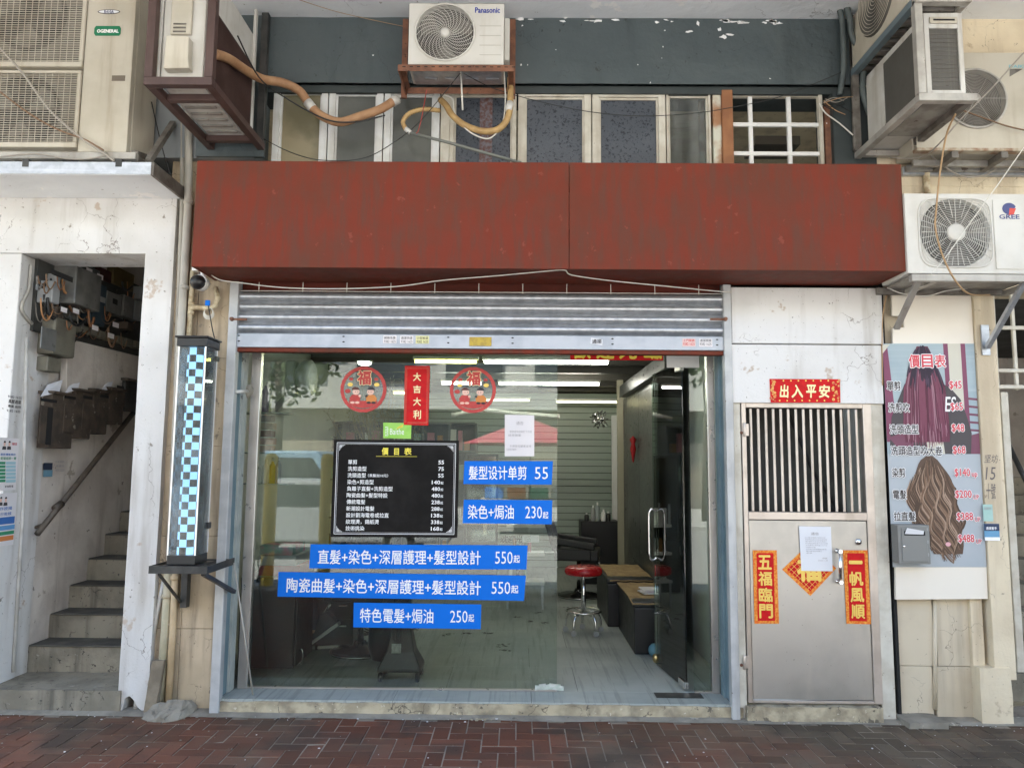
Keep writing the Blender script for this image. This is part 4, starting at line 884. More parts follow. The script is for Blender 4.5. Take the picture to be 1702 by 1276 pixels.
for t_, x0, y, x1 in (('\u55ae\u526a', 1474.5, 641, 1497.5), ('\u6d17\u526a\u5439', 1477, 677, 1512), ('\u6d17\u982d\u9020\u578b', 1479, 713, 1527), ('\u6d17\u982d\u9020\u578b\u5439\u5927\u5377', 1481, 748.5, 1567), ('\u67d3\u526a', 1483, 785, 1505), ('\u96fb\u9aee', 1484.5, 821.5, 1507), ('\u62c9\u76f4\u9aee', 1486, 857.5, 1522)): po_text(t_, x0, y - 8, x1, y + 8, blk)
for t_, x0, y, x1, up in (('$45', 1578, 640, 1599, 0), ('$65', 1580, 676, 1601, 0), ('$48', 1582, 711.5, 1603.5, 0), ('$68', 1584, 748, 1605.5, 0), ('$140', 1587, 785.5, 1613, 'up'), ('$200', 1588, 821.5, 1615.5, 'UP'), ('$388', 1590.5, 858.5, 1618, 'UP'), ('$488', 1593, 895, 1620, 'UP')):
    po_text(t_, x0, y - 7.5, x1, y + 7.5, pink)
    if up: po_text(up, x1 + 2.5, y + (.5 if up == 'UP' else 0), x1 + 12, y + 8 + (1 if up == 'up' else 0), pink)
letter_px('ES', 1571, 659, 1590, 684, Yo - .0038, print_white, po, .01, shear=.15)
mb = MB().prism([P(1467, 573, Yo - .012), P(1479, 572, Yo - .003), P(1466, 589, Yo - .004)], (0, .001, 0)); build('peeled_corner', mb, crm, po)
# letterbox
Yx = -.11; x0, x1, z0, z1 = R(1493, 872, 1546, 937, Yx)
lbx = thing('letterbox', 'grey steel letterbox with a letter in its slot, mounted over the price poster', 'letterbox', ((x0 + x1) / 2, -.05, z0))
build('body', MB().box(x0, x1, Yx, Yo - .006, z0, z1), mail_grey, lbx, .005, 2)
dd = build('door', MB().box(x0 + .022, x1 - .018, Yx - .006, Yx - .0005, z0 + .014, z1 - .016), mail_grey, lbx, .003)
build('slot', MB().box(x0 + .038, x1 - .032, Yx - .0075, Yx - .0062, z1 - .066, z1 - .058 + .02), black_in, dd)
build('lock', MB().lathe([(.007, -.0062), (.007, -.010), (.003, -.011)], (x0 + .034, Yx, z1 - .135), 10, 'Y'), chrome, dd)
for s_ in range(3): build('hinge_mark', MB().box(x1 - .017, x1 - .012, Yx - .003, Yx + .001, z0 + .05 + .08 * s_, z0 + .07 + .08 * s_), grey_pl, lbx)
solo('letter', MB().prism([P(1504, 887, Yx - .010), P(1535, 888, Yx - .010), P(1536, 882, Yx - .016), P(1508, 877, Yx - .020)], (0, .002, 0)), paper2, 'white envelope sticking out of the grey letterbox slot', 'letter')
# notices and scrawl on the pilaster
for x0_, y0_, x1_, y1_, m_, l_ in ((1634, 838, 1650, 866, M('pale_teal_paper', (.36, .55, .50), .7, c2=(.42, .6, .55), ns=9, bump=0), 'torn pale teal flyer on the cream pilaster'), (1636, 870, 1661, 898, M('flyer_blue', (.13, .32, .50), .6, bump=0), 'small blue and white flyer below the torn teal flyer on the pilaster')):
    a_, b_, c_, d_ = R(x0_, y0_, x1_, y1_, -.033); t = thing('flyer', l_, 'flyer', (a_, -.033, c_)); build('sheet', MB().box(a_, b_, -.0345, -.0325, c_, d_), m_, t)
    if x0_ == 1636:
        build('header', MB().box(a_ + .0, b_, -.0358, -.0347, d_ - .045, d_), M('flyer_navy', (.02, .04, .10), .6, bump=0), t); build('footer', MB().box(a_, b_, -.0358, -.0347, c_, c_ + .022), print_white, t)
        letter_px('\u901a\u6e20\u8056\u624b', 1639, 875, 1657, 880, -.0365, print_white, t, .02)
    else: letter_px('\u9ad8\u50f9\u56de\u6536', 1636, 842, 1648, 847, -.036, ink, t, .01)
pilo = pr
for t_, x0_, y0_, x1_, y1_, r_ in (('\u575a\u574a', 1632, 755, 1656, 769, 0), ('15', 1634, 776, 1652, 797, 0), ('\u5341\u865f', 1636, 803, 1652, 829, 0)): letter_px(t_, x0_ + 4, y0_, x1_ + 4, y1_, -.032, M('marker_scrawl', (.16, .14, .14), .8, bump=0), pilo, -.008, shear=.2)
# grille gate over the far opening
gg = thing('grille_gate', 'cream steel grille across the dark opening beyond the pilaster', 'grille', P(1690, 700, .05))
Yg_ = .06
for px in (1650, 1682, 1712): 
    a_, b_ = P(px, 490, Yg_), P(px + 7, 648, Yg_); build('bar', MB().box(a_.x - .012, a_.x + .012, Yg_, Yg_ + .02, b_.z, a_.z + .3), cream_frame, gg, .003)
for py in (545, 616, 643):
    a_ = P(1680, py, Yg_); build('rail', MB().box(P(1655, 600, Yg_).x, P(1740, 600, Yg_).x, Yg_ - .012, Yg_ - .001, a_.z - .013, a_.z + .013), cream_frame, gg, .003)
a_ = P(1660, 652, Yg_); build('frame', MB().box(a_.x, a_.x + .05, Yg_ - .02, Yg_ + .04, .3, a_.z), cream_frame, gg, .003)
build('handrail', MB().tube([P(1672, 730, .8), P(1720, 830, .5)], .018), black_mt, gg)
# ------------------------------------------------------------------ air conditioners
def fan_ring(par, c, Y, R_, hub, nr=12, spokes=16, swirl=0, wr=.0022, m=None, sq=0):
    """concentric wires with spokes in front of a dark throat and a fan"""
    m = m or ac_white
    mb = MB()
    for k in range(nr):
        r = hub + (R_ - hub) * (k + .6) / nr
        mb.tube([(c.x + r * cos(2 * pi * i / 40), Y, c.z + r * sin(2 * pi * i / 40)) for i in range(40)], wr * .7, 3, closed=True)
    for k in range(spokes):
        a = 2 * pi * k / spokes; pts = []
        for i in range(7): s_ = i / 6; r = hub + (R_ - hub) * s_; pts.append((c.x + r * cos(a + swirl * s_), Y - .002, c.z + r * sin(a + swirl * s_)))
        mb.tube(pts, wr, 3)
    build('fan_grille', mb, m, par, kind='stuff')
    h = MB(); h.lathe([(hub, .004), (hub, -.006), (hub * .8, -.012), (.001, -.013)], (c.x, Y, c.z), 20, 'Y'); build('hub', h, m, par)
def throat(par, c, Y, R_, m=black_in, bm_=dark_mesh):
    mb = MB(); disc(mb, c.x, Y + .03, c.z, R_, 36); build('throat', mb, bm_, par)
    f = MB()
    for k in range(3):
        a = k * 2.094 + .4; f.poly([(c.x + R_ * .2 * cos(a), Y + .028, c.z + R_ * .2 * sin(a)), (c.x + R_ * .9 * cos(a - .35), Y + .012, c.z + R_ * .9 * sin(a - .35)), (c.x + R_ * .94 * cos(a + .1), Y + .018, c.z + R_ * .94 * sin(a + .1)), (c.x + R_ * .85 * cos(a + .6), Y + .028, c.z + R_ * .85 * sin(a + .6))])
    build('fan_blades', f, grime, par)
def holed_face(x0, x1, z0, z1, Y, t, c, R_, n=32):
    """front sheet with a round hole"""
    mb = MB(); outer, inner = [], []
    for i in range(n):
        a = 2 * pi * i / n; dx, dz = cos(a), sin(a)
        k = min(((x1 - c.x) / dx if dx > 1e-6 else (x0 - c.x) / dx if dx < -1e-6 else 9), ((z1 - c.z) / dz if dz > 1e-6 else (z0 - c.z) / dz if dz < -1e-6 else 9))
        outer.append((c.x + dx * k, c.z + dz * k)); inner.append((c.x + dx * R_, c.z + dz * R_))
    vs = [(x, Y, z) for x, z in outer] + [(x, Y, z) for x, z in inner] + [(x, Y + t, z) for x, z in inner]
    fs = [[i, (i + 1) % n, n + (i + 1) % n, n + i] for i in range(n)] + [[n + i, n + (i + 1) % n, 2 * n + (i + 1) % n, 2 * n + i] for i in range(n)]
    mb.add(vs, fs)
    for x, z in ((x0, z0), (x1, z0), (x1, z1), (x0, z1)):   # corners
        near_ = sorted(range(n), key=lambda i: (outer[i][0] - x) ** 2 + (outer[i][1] - z) ** 2)[:2]
        if min((outer[i][0] - x) ** 2 + (outer[i][1] - z) ** 2 for i in near_) > 1e-8: mb.poly([(x, Y, z)] + [(outer[i][0], Y, outer[i][1]) for i in near_])
    return mb
# --- the boxed outdoor unit above the centre
Ya = -.32
x0, x1, z0, z1 = R(679, 6, 838, 108, Ya); dp = .26
pan = thing('ac_condenser', 'white outdoor unit with swirl fan grille on a rusty bracket above the windows', 'air conditioner', ((x0 + x1) / 2, Ya, z0))
c = P(739.5, 54, Ya); Rf = P(789, 54, Ya).x - c.x
build('casing', MB().box(x0, x1, Ya + .06, Ya + dp, z0, z1), ac_white, pan, .008, 2)
build('front_face', holed_face(x0, x1, z0, z1, Ya, .06, c, Rf), ac_white, pan)
build('side_lip', MB().box(x0, x0 + .002, Ya, Ya + .062, z0, z1).box(x1 - .002, x1, Ya, Ya + .062, z0, z1).box(x0, x1, Ya, Ya + .062, z0, z0 + .002).box(x0, x1, Ya, Ya + .062, z1 - .002, z1), ac_white, pan)
mb = MB(); mb.tube([(c.x + Rf * cos(2 * pi * i / 48), Ya - .004, c.z + Rf * sin(2 * pi * i / 48)) for i in range(48)], .007, 6, closed=True); build('rim', mb, ac_white, pan)
throat(pan, c, Ya + .02, Rf); fan_ring(pan, c, Ya + .004, Rf * .985, .030, 15, 26, 1.1, .0019)
for k in range(4): xx = P(797, 40 + k * 16, Ya).x; zz = P(815, 44 + k * 16, Ya).z; build('pressed_line', MB().box(xx, P(833, 50, Ya).x, Ya - .0015, Ya + .0, zz, zz + .003), M('groove_grey', (.42, .40, .35), .5, bump=0), pan)
letter_px('Panasonic', 789.5, 12.5, 831, 22, Ya - .0015, M('logo_blue', (.01, .03, .30), .5, bump=0), pan, .03)
build('side_cover', MB().box(x1, x1 + .035, Ya + .08, Ya + .24, z0 + .08, z1 - .05), ac_white, pan, .008, 2)
build('base_plate', MB().box(x0 + .02, x1 - .02, Ya + .01, Ya + dp - .01, z0 - .006, z0 - .001), galv, pan)
for k in range(4):
    xx = x0 + .09 + k * .14; build('base_rib', MB().box(xx, xx + .09, Ya + .05, Ya + .085, z0 - .014, z0 - .006), galv, pan, .004); build('base_rib', MB().box(xx, xx + .09, Ya + .15, Ya + .18, z0 - .014, z0 - .006), galv, pan, .004)
br = thing('ac_bracket', 'rusty slotted angle bracket carrying the swirl grille outdoor unit', 'bracket', ((x0 + x1) / 2, 0, z0 - .02))
xa_, xb_ = P(661, 115, Ya - .03).x, P(854, 118, Ya - .03).x; zt_ = z0 - .016
def angle_bar(par, x0, x1, y0, y1, z0, z1, m=rust, nm='angle'): return build(nm, MB().box(x0, x1, y0, y1, z0, z1), m, par, .001)
angle_bar(br, xa_, xb_, Ya - .03, Ya - .026, zt_ - .045, zt_); angle_bar(br, xa_, xb_, Ya - .026, Ya + .01, zt_ - .004, zt_)
angle_bar(br, xa_ + .02, xb_ - .02, -.05, -.046, zt_ - .045, zt_)
for x in (xa_ + .002, xb_ - .04):
    angle_bar(br, x, x + .038, Ya - .025, -.004, zt_ - .009, zt_ - .005); angle_bar(br, x + (0 if x < 0 else .034), x + (.004 if x < 0 else .038), Ya - .025, -.004, zt_ - .045, zt_ - .010)
for pa, pb in ((664, 682), (846, 858)):
    xq = P((pa + pb) / 2, 90, -.02).x; angle_bar(br, xq - .02, xq + .02, -.022, -.002, P(700, 163, -.02).z, P(700, 32, -.02).z)
mb = MB()
for k in range(16): xx = xa_ + .03 + k * .048; mb.box(xx, xx + .022, Ya - .0306, Ya - .0301, zt_ - .018, zt_ - .012)
build('bracket_slots', mb, black_in, br, kind='stuff')
# --- twin-fan unit over the canopy
Yt = -.37
x0, x1, z0, z1 = P(-60, 150, Yt).x, P(217, 150, Yt).x, P(100, 253, Yt).z, P(100, -70, Yt).z
tw = thing('ac_condenser', 'tall aged cream twin-fan outdoor unit above the stair canopy', 'air conditioner', ((x0 + x1) / 2, Yt, z0))
build('casing', MB().box(x0, x1, Yt + .05, Yt + .34, z0, z1), ac_cream, tw, .006, 2)
xg0, xg1 = P(-58, 150, Yt).x, P(135, 150, Yt).x
build('front_panel', MB().box(xg1 + .004, x1 - .002, Yt, Yt + .049, z0 + .002, z1), ac_cream, tw, .006, 2)
for a_, b_ in ((-70, 112), (118, 246)):
    za, zb2 = P(70, b_, Yt).z, P(70, a_, Yt).z
    gr = build('fan_frame', MB().box(xg0, xg1, Yt - .012, Yt + .049, za, za + .035).box(xg0, xg1, Yt - .012, Yt + .049, zb2 - .02, zb2).box(xg1 - .025, xg1, Yt - .011, Yt + .049, za + .035, zb2 - .02).box(xg0, xg0 + .02, Yt - .011, Yt + .049, za + .035, zb2 - .02), ac_cream, tw, .005)
    cc = Vector(((xg0 + xg1) / 2 - .02, Yt, (za + zb2) / 2)); throat(gr, cc, Yt + .01, .25); build('throat_back', MB().box(xg0 + .02, xg1 - .025, Yt + .045, Yt + .049, za + .035, zb2 - .02), M('grille_back', (.17, .155, .13), .7, bump=0), gr)
    mb = MB(); n = int((zb2 - za) / .0155)
    for k in range(n): zz = za + .04 + k * .0155; 
    for k in range(n):
        zz = za + .04 + k * .0155
        if zz < zb2 - .022: mb.box(xg0 + .02, xg1 - .025, Yt - .008, Yt - .004, zz, zz + .0035)
    k = xg0 + .02
    while k < xg1 - .026: mb.box(k, k + .003, Yt - .003, Yt + .001, za + .035, zb2 - .02); k += .042
    build('fan_grille', mb, ac_cream, gr, kind='stuff')
mb = MB(); c = P(181, 20, Yt - .002); disc(mb, c.x, c.y, c.z, .075, 24, 1, .22); build('oval_badge', mb, ink_dark, tw); mb = MB(); disc(mb, c.x, c.y - .001, c.z, .068, 24, 1, .17); build('oval_badge', mb, paper2, tw)
letter_px('R410A', 173, 17.5, 189, 22.5, Yt - .004, M('badge_navy', (.02, .03, .12), .5, bump=0), tw, .03)
a_, b_, c_, d_ = R(157, 44, 201, 60, Yt - .002); g_ = M('badge_green', (.0, .16, .07), .4, bump=0)
build('badge_plate', MB().box(a_ - .008, b_ + .01, Yt - .002, Yt - .0005, c_ - .008, d_ + .018), ac_cream, tw, .002)
build('badge', MB().xz([(a_ + .01, c_), (b_ - .01, c_), (b_, c_ + .015), (b_, d_ - .015), (b_ - .01, d_), (a_ + .01, d_), (a_, d_ - .015), (a_, c_ + .015)], Yt - .005, Yt - .0025), g_, tw)
letter_px('OGENERAL', 161, 49, 197, 55, Yt - .0065, print_white, tw, .06)
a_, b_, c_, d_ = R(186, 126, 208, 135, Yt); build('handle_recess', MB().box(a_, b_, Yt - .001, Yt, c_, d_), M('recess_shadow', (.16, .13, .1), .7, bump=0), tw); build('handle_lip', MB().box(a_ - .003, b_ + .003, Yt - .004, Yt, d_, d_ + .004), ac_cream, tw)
build('pipe_cover', MB().prism([P(219, 175, Yt + .36), P(232, 180, Yt + .36), P(252, 225, Yt + .36), P(250, 245, Yt + .36), P(236, 256, Yt + .36), P(219, 250, Yt + .36)], (0, -.14, 0)), ac_cream, tw, .006)
bt = thing('ac_bracket', 'grey steel bracket rail under the twin-fan outdoor unit', 'bracket', (-3, 0, z0))
zz = z0 - .006; build('front_rail', MB().box(x0, P(228, 258, Yt).x, Yt - .02, Yt + .02, zz - .045, zz), pale_frame, bt, .002); build('rear_rail', MB().box(x0, P(228, 258, Yt).x, -.08, -.04, zz - .045, zz), grime, bt, .002)
for px in (20, 100, 215): xx = P(px, 258, Yt).x; build('cross_bar', MB().box(xx, xx + .04, Yt + .021, -.081, zz - .044, zz - .001), grime, bt)
build('strut', MB().bar(P(247, 268, -.35), P(288, 205, -.02), .035), grime, bt); build('strut', MB().bar(P(224, 256, -.35), P(243, 262, -.05), .04), grime, bt)
for px in (42, 197): c = P(px, 272, -.44); build('cable_clip', MB().box(c.x - .02, c.x + .02, -.44, -.40, c.z - .02, c.z + .03), black_mt, bt)
# --- caged window units
def caged(name, label, glabel, front, yf, body_px, fr_m, body_m, side_m, thick=.05, top_z=4.55):
    pass
yfr = -.93
cx0, cx1 = P(238, 140, yfr).x, P(352, 140, yfr).x; cz = P(300, 141, yfr).z; ctop = zc - .01
bw = .048
cg = thing('ac_cage', 'brown painted steel cage holding a protruding window air conditioner', 'bracket', ((cx0 + cx1) / 2, -.5, cz))
for x in (cx0, cx1 - bw): build('cage_post', MB().box(x, x + bw, yfr, yfr + bw, cz + bw + .001, ctop), brown_frame, cg, .002)
build('cage_beam', MB().box(cx0, cx1, yfr - .001, yfr + bw, cz, cz + bw), brown_frame, cg, .002)
for x in (cx0, cx1 - bw): build('cage_beam', MB().box(x, x + bw, yfr + bw + .001, -.03, cz, cz + bw - .002), brown_frame, cg, .002)
for y in (P(310, 176, 0).y, ): pass
for py in (170, 236, 254):
    y_ = None
    # depth at which the cage floor is seen at this height of the photograph
    d_ = ray(320, py); t_ = (cz - CP.z) / d_.z; yy = CP.y + d_.y * t_
    build('cross_bar', MB().box(cx0 + bw + .001, cx1 - bw - .001, yy - .022, yy + .022, cz + .001, cz + bw - .006), brown_frame, cg, .002)
build('wall_post', MB().box(cx1 - bw, cx1 - .002, -.07, -.028, cz + bw, ctop), black_mt, cg)
build('wall_post', MB().box(cx0, cx0 + bw, -.07, -.028, cz + bw, ctop), brown_frame, cg)
# the unit in the cage
u0, u1 = P(268, 80, -.86).x, P(341, 80, -.86).x; uz0, uz1 = cz + bw + .004, P(300, -60, -.86).z
wu = thing('window_ac', 'white window air conditioner sitting inside the brown steel cage', 'air conditioner', ((u0 + u1) / 2, -.5, uz0))
yb = -.86
build('casing', MB().box(u0, u1, yb + .02, -.10, uz0, uz1), ac_white2, wu, .004)
build('rear_panel', MB().box(u0 + .006, u1 - .006, yb, yb + .019, uz0 + .006, uz1 - .006), ac_white, wu, .004)
xm = P(283, 80, yb).x; xm2 = P(318, 80, yb).x
build('service_strip', MB().box(xm, xm2, yb - .016, yb - .001, P(300, 60, yb).z, uz1 - .02), ac_cream, wu, .004)
for k in range(6): zz = P(300, 44 + k * 3.2, yb).z; build('louvre', MB().box(xm + .02, xm2 - .03, yb - .021, yb - .0165, zz, zz + .007), ac_cream if k % 2 else grime, wu)
build('pipe_cover', MB().xz([(xm - .005, P(300, 123, yb).z), (xm2 + .02, P(300, 122, yb).z), (xm2 + .012, P(300, 106, yb).z), (xm2 + .01, P(300, 70, yb).z), (xm + .0, P(300, 68, yb).z)], yb - .06, yb - .001), ac_cream, wu, .008, 2)
build('edge_strip', MB().box(u0 - .018, u0 - .001, yb + .0, yb + .05, uz0, uz1), ac_white2, wu, .002)
build('edge_strip', MB().box(u1 + .001, u1 + .012, yb + .04, yb + .07, uz0, uz1), ac_white2, wu, .001)
# finned flank and pale back flange
xs = cx1 - .004
build('side_coil', MB().box(u1 + .001, u1 + .012, -.80, -.14, uz0 + .02, P(390, 60, -.5).z + .0), dark_mesh, wu)
mb = MB(); 
for k in range(60): yy = -.79 + k * .0108; mb.box(u1 + .0125, u1 + .016, yy, yy + .003, uz0 + .03, P(390, 60, -.5).z - .01)
build('side_fins', mb, brown_frame, wu, kind='stuff')
for x0_, z_ in ((.012, 0),): build('side_flange', MB().box(u1 + .001, u1 + .02, -.135, -.10, uz0, P(420, 20, -.1).z), ac_white2, wu, .002)
ub = MB().box(u0 + .01, u1 - .01, -.62, -.18, uz0 - .014, uz0 - .003); build('base_pan', ub, ac_white2, wu, .002)
for k in range(5): y_ = -.60 + k * .085; build('base_rib', MB().box(u0 + .03, u1 - .03, y_, y_ + .03, uz0 - .024, uz0 - .0145), ac_under, wu, .004)
build('base_slat', MB().box(u0 + .01, u1 - .01, -.84, -.70, uz0 - .012, uz0 - .003), ac_white2, wu, .002)
# --- caged unit on the opposite side
yfr2 = -.86
dx0, dx1 = P(1528, 160, yfr2).x, P(1616, 160, yfr2).x; dz = P(1575, 167, yfr2).z; fw2 = .045
cg2 = thing('ac_cage', 'pale steel cage rail carrying the grey window air conditioner', 'bracket', ((dx0 + dx1) / 2, -.4, dz))
build('cage_beam', MB().box(dx0, dx1 + .03, yfr2, yfr2 + fw2, dz, dz + fw2), pale_frame, cg2, .002)
build('cage_post', MB().box(dx0, dx0 + fw2, yfr2, yfr2 + fw2, dz + fw2 + .001, P(1540, 0, yfr2).z), pale_frame, cg2, .002)
for x in (dx0, dx1 - .02): build('cage_beam', MB().box(x, x + fw2, yfr2 + fw2 + .001, -.02, dz, dz + fw2 - .002), pale_frame if x == dx0 else grime, cg2, .002)
build('cage_beam', MB().box(dx0 + fw2, dx1 - .021, -.08, -.04, dz + .001, dz + fw2 - .003), pale_frame, cg2, .002)
build('cage_post', MB().box(dx0, dx0 + fw2 - .004, -.05, -.01, dz + fw2, ctop), grime, cg2, .002)
v0, v1 = P(1538, 90, -.80).x, P(1602, 90, -.80).x; vz0 = dz + fw2 + .004; vz1 = P(1570, 22, -.8).z; yb = -.80
w2 = thing('window_ac', 'grey window air conditioner with dark rear coil on the pale cage', 'air conditioner', ((v0 + v1) / 2, -.4, vz0))
build('casing', MB().box(v0, v1, yb + .02, -.06, vz0, vz1), ac_white2, w2, .004)
f_ = MB(); t_ = .028
f_.box(v0, v0 + t_, yb, yb + .019, vz0, vz1).box(v1 - t_, v1, yb, yb + .019, vz0, vz1).box(v0 + t_, v1 - t_, yb, yb + .019, vz0, vz0 + .045).box(v0 + t_, v1 - t_, yb, yb + .019, vz1 - .095, vz1)
build('rear_frame', f_, ac_white2, w2, .002)
build('rear_coil', MB().box(v0 + t_, v1 - t_, yb + .012, yb + .018, vz0 + .045, vz1 - .095), coil, w2)
mb = MB()
for k in range(14): z_ = vz0 + .05 + k * (vz1 - vz0 - .15) / 14; mb.box(v0 + t_, v1 - t_, yb + .0095, yb + .0118, z_, z_ + .002)
build('coil_lines', mb, grime, w2, kind='stuff')
build('handle', MB().box(v0 + .03, v1 - .03, yb - .012, yb - .0005, vz1 - .07, vz1 - .03), ac_cream, w2, .006, 2); build('handle_slot', MB().box(v0 + .05, v1 - .05, yb - .0135, yb - .0125, vz1 - .056, vz1 - .045), black_in, w2)
build('side_coil', MB().box(v0 - .006, v0 - .001, -.72, -.32, vz0 + .02, vz1 - .05), coil, w2); build('side_panel', MB().box(v0 - .007, v0 - .001, -.31, -.08, vz0 + .01, vz1 - .06), ac_white2, w2)
build('base_pan', MB().box(v0 + .01, v1, -.76, -.3, vz0 - .012, vz0 - .002), ac_under, w2)
# top shelf with herringbone packing and the partly visible unit on it
sh_z = P(1575, 6, -.86).z
shf = thing('ac_shelf', 'steel shelf above the grey window unit with a cream unit on it', 'shelf', (dx0, -.4, sh_z))
build('shelf_beam', MB().box(dx0, dx1 + .02, yfr2 - .02, yfr2 + .03, sh_z, sh_z + .05), pale_frame, shf, .002)
build('shelf_beam', MB().box(dx0 - .004, dx0 + .04, yfr2 + .031, -.02, sh_z, sh_z + .045), M('blue_grey_rail', (.12, .16, .18), .5, bump=.1), shf, .002)
build('shelf_beam', MB().box(dx1 - .02, dx1 + .02, yfr2 + .031, -.02, sh_z, sh_z + .045), pale_frame, shf, .002)
for k in range(7): yy = -.78 + k * .11; build('shelf_slat', MB().box(dx0 + .041, dx1 - .021, yy, yy + .05, sh_z + .004, sh_z + .03), grime, shf)
# unit facing along the street, its fan seen obliquely
ux = P(1441, 50, -.05).x
tu = thing('ac_condenser', 'cream outdoor unit seen from its fan side above the steel shelf', 'air conditioner', (ux, -.4, sh_z + .05))
ya, yb2, ztp = -.78, -.02, zc - .03
build('casing', MB().box(dx0 + .0, dx0 + .3, ya, yb2, sh_z + .052, ztp), ac_cream, tu, .006)
cy_, cz_ = -.42, sh_z + .33
mb = MB().lathe([(.23, -.012), (.24, -.004), (.24, 0)], (dx0, cy_, cz_), 32, 'X'); build('fan_panel', mb, coil, tu)
mb = MB()
for k in range(10): mb.tube([(dx0 - .016, cy_ + (.03 + .022 * k) * cos(2 * pi * i / 30), cz_ + (.03 + .022 * k) * sin(2 * pi * i / 30)) for i in range(30)], .0025, 3, closed=True)
build('fan_grille', mb, ac_cream, tu, kind='stuff')
# --- cream unit with round fan behind
Yr = -.30
x0, x1 = P(1520, 170, Yr).x, P(1790, 170, Yr).x; z0, z1 = P(1600, 246, Yr).z, P(1620, 88, Yr).z
rb = thing('ac_condenser', 'large cream outdoor unit with a round fan behind the grey window unit', 'air conditioner', ((x0 + x1) / 2, Yr, z0))
c = P(1621, 164, Yr); Rf = P(1672, 164, Yr).x - c.x
build('casing', MB().box(x0, x1, Yr + .05, Yr + .27, z0, z1), ac_cream, rb, .006)
build('front_face', holed_face(x0, x1, z0, z1, Yr, .05, c, Rf), ac_cream, rb); build('lower_lip', MB().box(x0, x1, Yr - .004, Yr + .05, z0 - .02, z0 - .001), M('rust_edged_enamel', (.46, .41, .32), .5, c2=(.25, .15, .09), ns=14, bump=.2), rb)
throat(rb, c, Yr + .018, Rf, bm_=grime); fan_ring(rb, c, Yr - .004, Rf, .03, 17, 6, 0, .0024, pale_frame)
mb = MB().tube([(c.x + Rf * cos(2 * pi * i / 40), Yr - .004, c.z + Rf * sin(2 * pi * i / 40)) for i in range(40)], .009, 6, closed=True); build('rim', mb, pale_frame, rb)
letter_px('DAIKIN', 1677, 108, 1712, 113.5, Yr - .002, M('faded_logo_blue', (.20, .42, .48), .5, bump=0), rb, .04)
mb = MB().xz([(P(1678, 115, Yr).x, P(1678, 115, Yr).z), (P(1700, 115, Yr).x, P(1700, 115, Yr).z), (P(1678, 128, Yr).x, P(1678, 128, Yr).z)], Yr - .002, Yr - .0005); build('logo_wedge', mb, grime, rb)
rbk = thing('ac_bracket', 'dirty steel frame below the large cream round-fan unit', 'bracket', ((x0 + x1) / 2, 0, z0 - .05))
for a_, b_ in ((1500, 1790),): build('wall_rail', MB().box(P(1500, 283, -.03).x, x1, -.04, -.0045, P(1600, 291, -.04).z, P(1600, 277, -.04).z), galv, rbk, .002)
for px in (1560, 1640, 1720): xx = P(px, 262, -.15).x; build('cross_bar', MB().box(xx, xx + .045, Yr + .0, -.045, z0 - .065, z0 - .022), grime, rbk, .002)
build('long_bar', MB().box(x0 + .05, x1, -.16, -.13, z0 - .064, z0 - .023), ac_under, rbk); build('long_bar', MB().box(x0 + .05, x1, -.075, -.047, z0 - .064, z0 - .023), ac_under, rbk)
# --- the unit with the squarish grille
Yg = -.42
x0, x1, z0, z1 = P(1506, 388, Yg).x, P(1722, 388, Yg).x, P(1600, 455, Yg).z, P(1600, 322, Yg).z
ge = thing('ac_condenser', 'white outdoor unit with rounded-square spoked grille beside the red fascia', 'air conditioner', ((x0 + x1) / 2, Yg, z0))
c = P(1588, 387, Yg); Rf = P(1647, 387, Yg).x - c.x
build('casing', MB().box(x0, x1, Yg + .05, Yg + .34, z0, z1), ac_white, ge, .012, 3)
build('front_face', holed_face(x0 + .003, x1, z0 + .002, z1 - .002, Yg, .05, c, Rf), ac_white, ge)
build('side_lip', MB().box(x0, x0 + .003, Yg + .0, Yg + .06, z0 + .002, z1 - .002).box(x0, x1, Yg + .004, Yg + .06, z1 - .002, z1 + .0), ac_white, ge)
throat(ge, c, Yg + .015, Rf, bm_=coil)
def sqr(r, a):
    n = 2 + 3.2 * (r / Rf) ** 4; k = (abs(cos(a)) ** n + abs(sin(a)) ** n) ** (-1 / n); return r * k
mb = MB()
for k in range(16):
    r = .055 + (Rf * .97 - .055) * k / 15; mb.tube([(c.x + sqr(r, 2 * pi * i / 48) * cos(2 * pi * i / 48) * (1), Yg - .008 + .004 * (r / Rf), c.z + sqr(r, 2 * pi * i / 48) * sin(2 * pi * i / 48) * .98) for i in range(48)], .0019, 3, closed=True)
for k in range(36):
    a = 2 * pi * k / 36; r0 = .05 if k % 3 == 0 else (Rf * .45 if k % 3 == 1 else Rf * .72)
    mb.tube([(c.x + sqr(r, a) * cos(a), Yg - .011, c.z + sqr(r, a) * sin(a) * .98) for r in (r0, (r0 + Rf) / 2, Rf * .98)], .0022, 3)
build('fan_grille', mb, ac_white, ge, kind='stuff')
build('hub', MB().lathe([(.057, .0), (.057, -.012), (.045, -.018), (.001, -.019)], (c.x, Yg, c.z), 24, 'Y'), ac_white, ge)
mb = MB(); mb.tube([(c.x + 1.03 * sqr(Rf, 2 * pi * i / 64) * cos(2 * pi * i / 64), Yg - .003, c.z + 1.0 * sqr(Rf, 2 * pi * i / 64) * sin(2 * pi * i / 64)) for i in range(64)], .006, 6, closed=True); build('rim', mb, ac_white, ge)
xa_ = P(1652, 387, Yg).x; build('panel_rim', MB().box(xa_, x1 - .01, Yg - .006, Yg - .001, z0 + .03, z1 - .04), ac_white, ge, .004, 2)
mb = MB(); cc = P(1677.5, 347, Yg - .0075); disc(mb, cc.x, cc.y, cc.z, .042, 24, 1.05, .9, .12 * pi, 1.55 * pi); build('logo_mark', mb, M('logo_slate', (.06, .07, .20), .5, bump=0), ge)
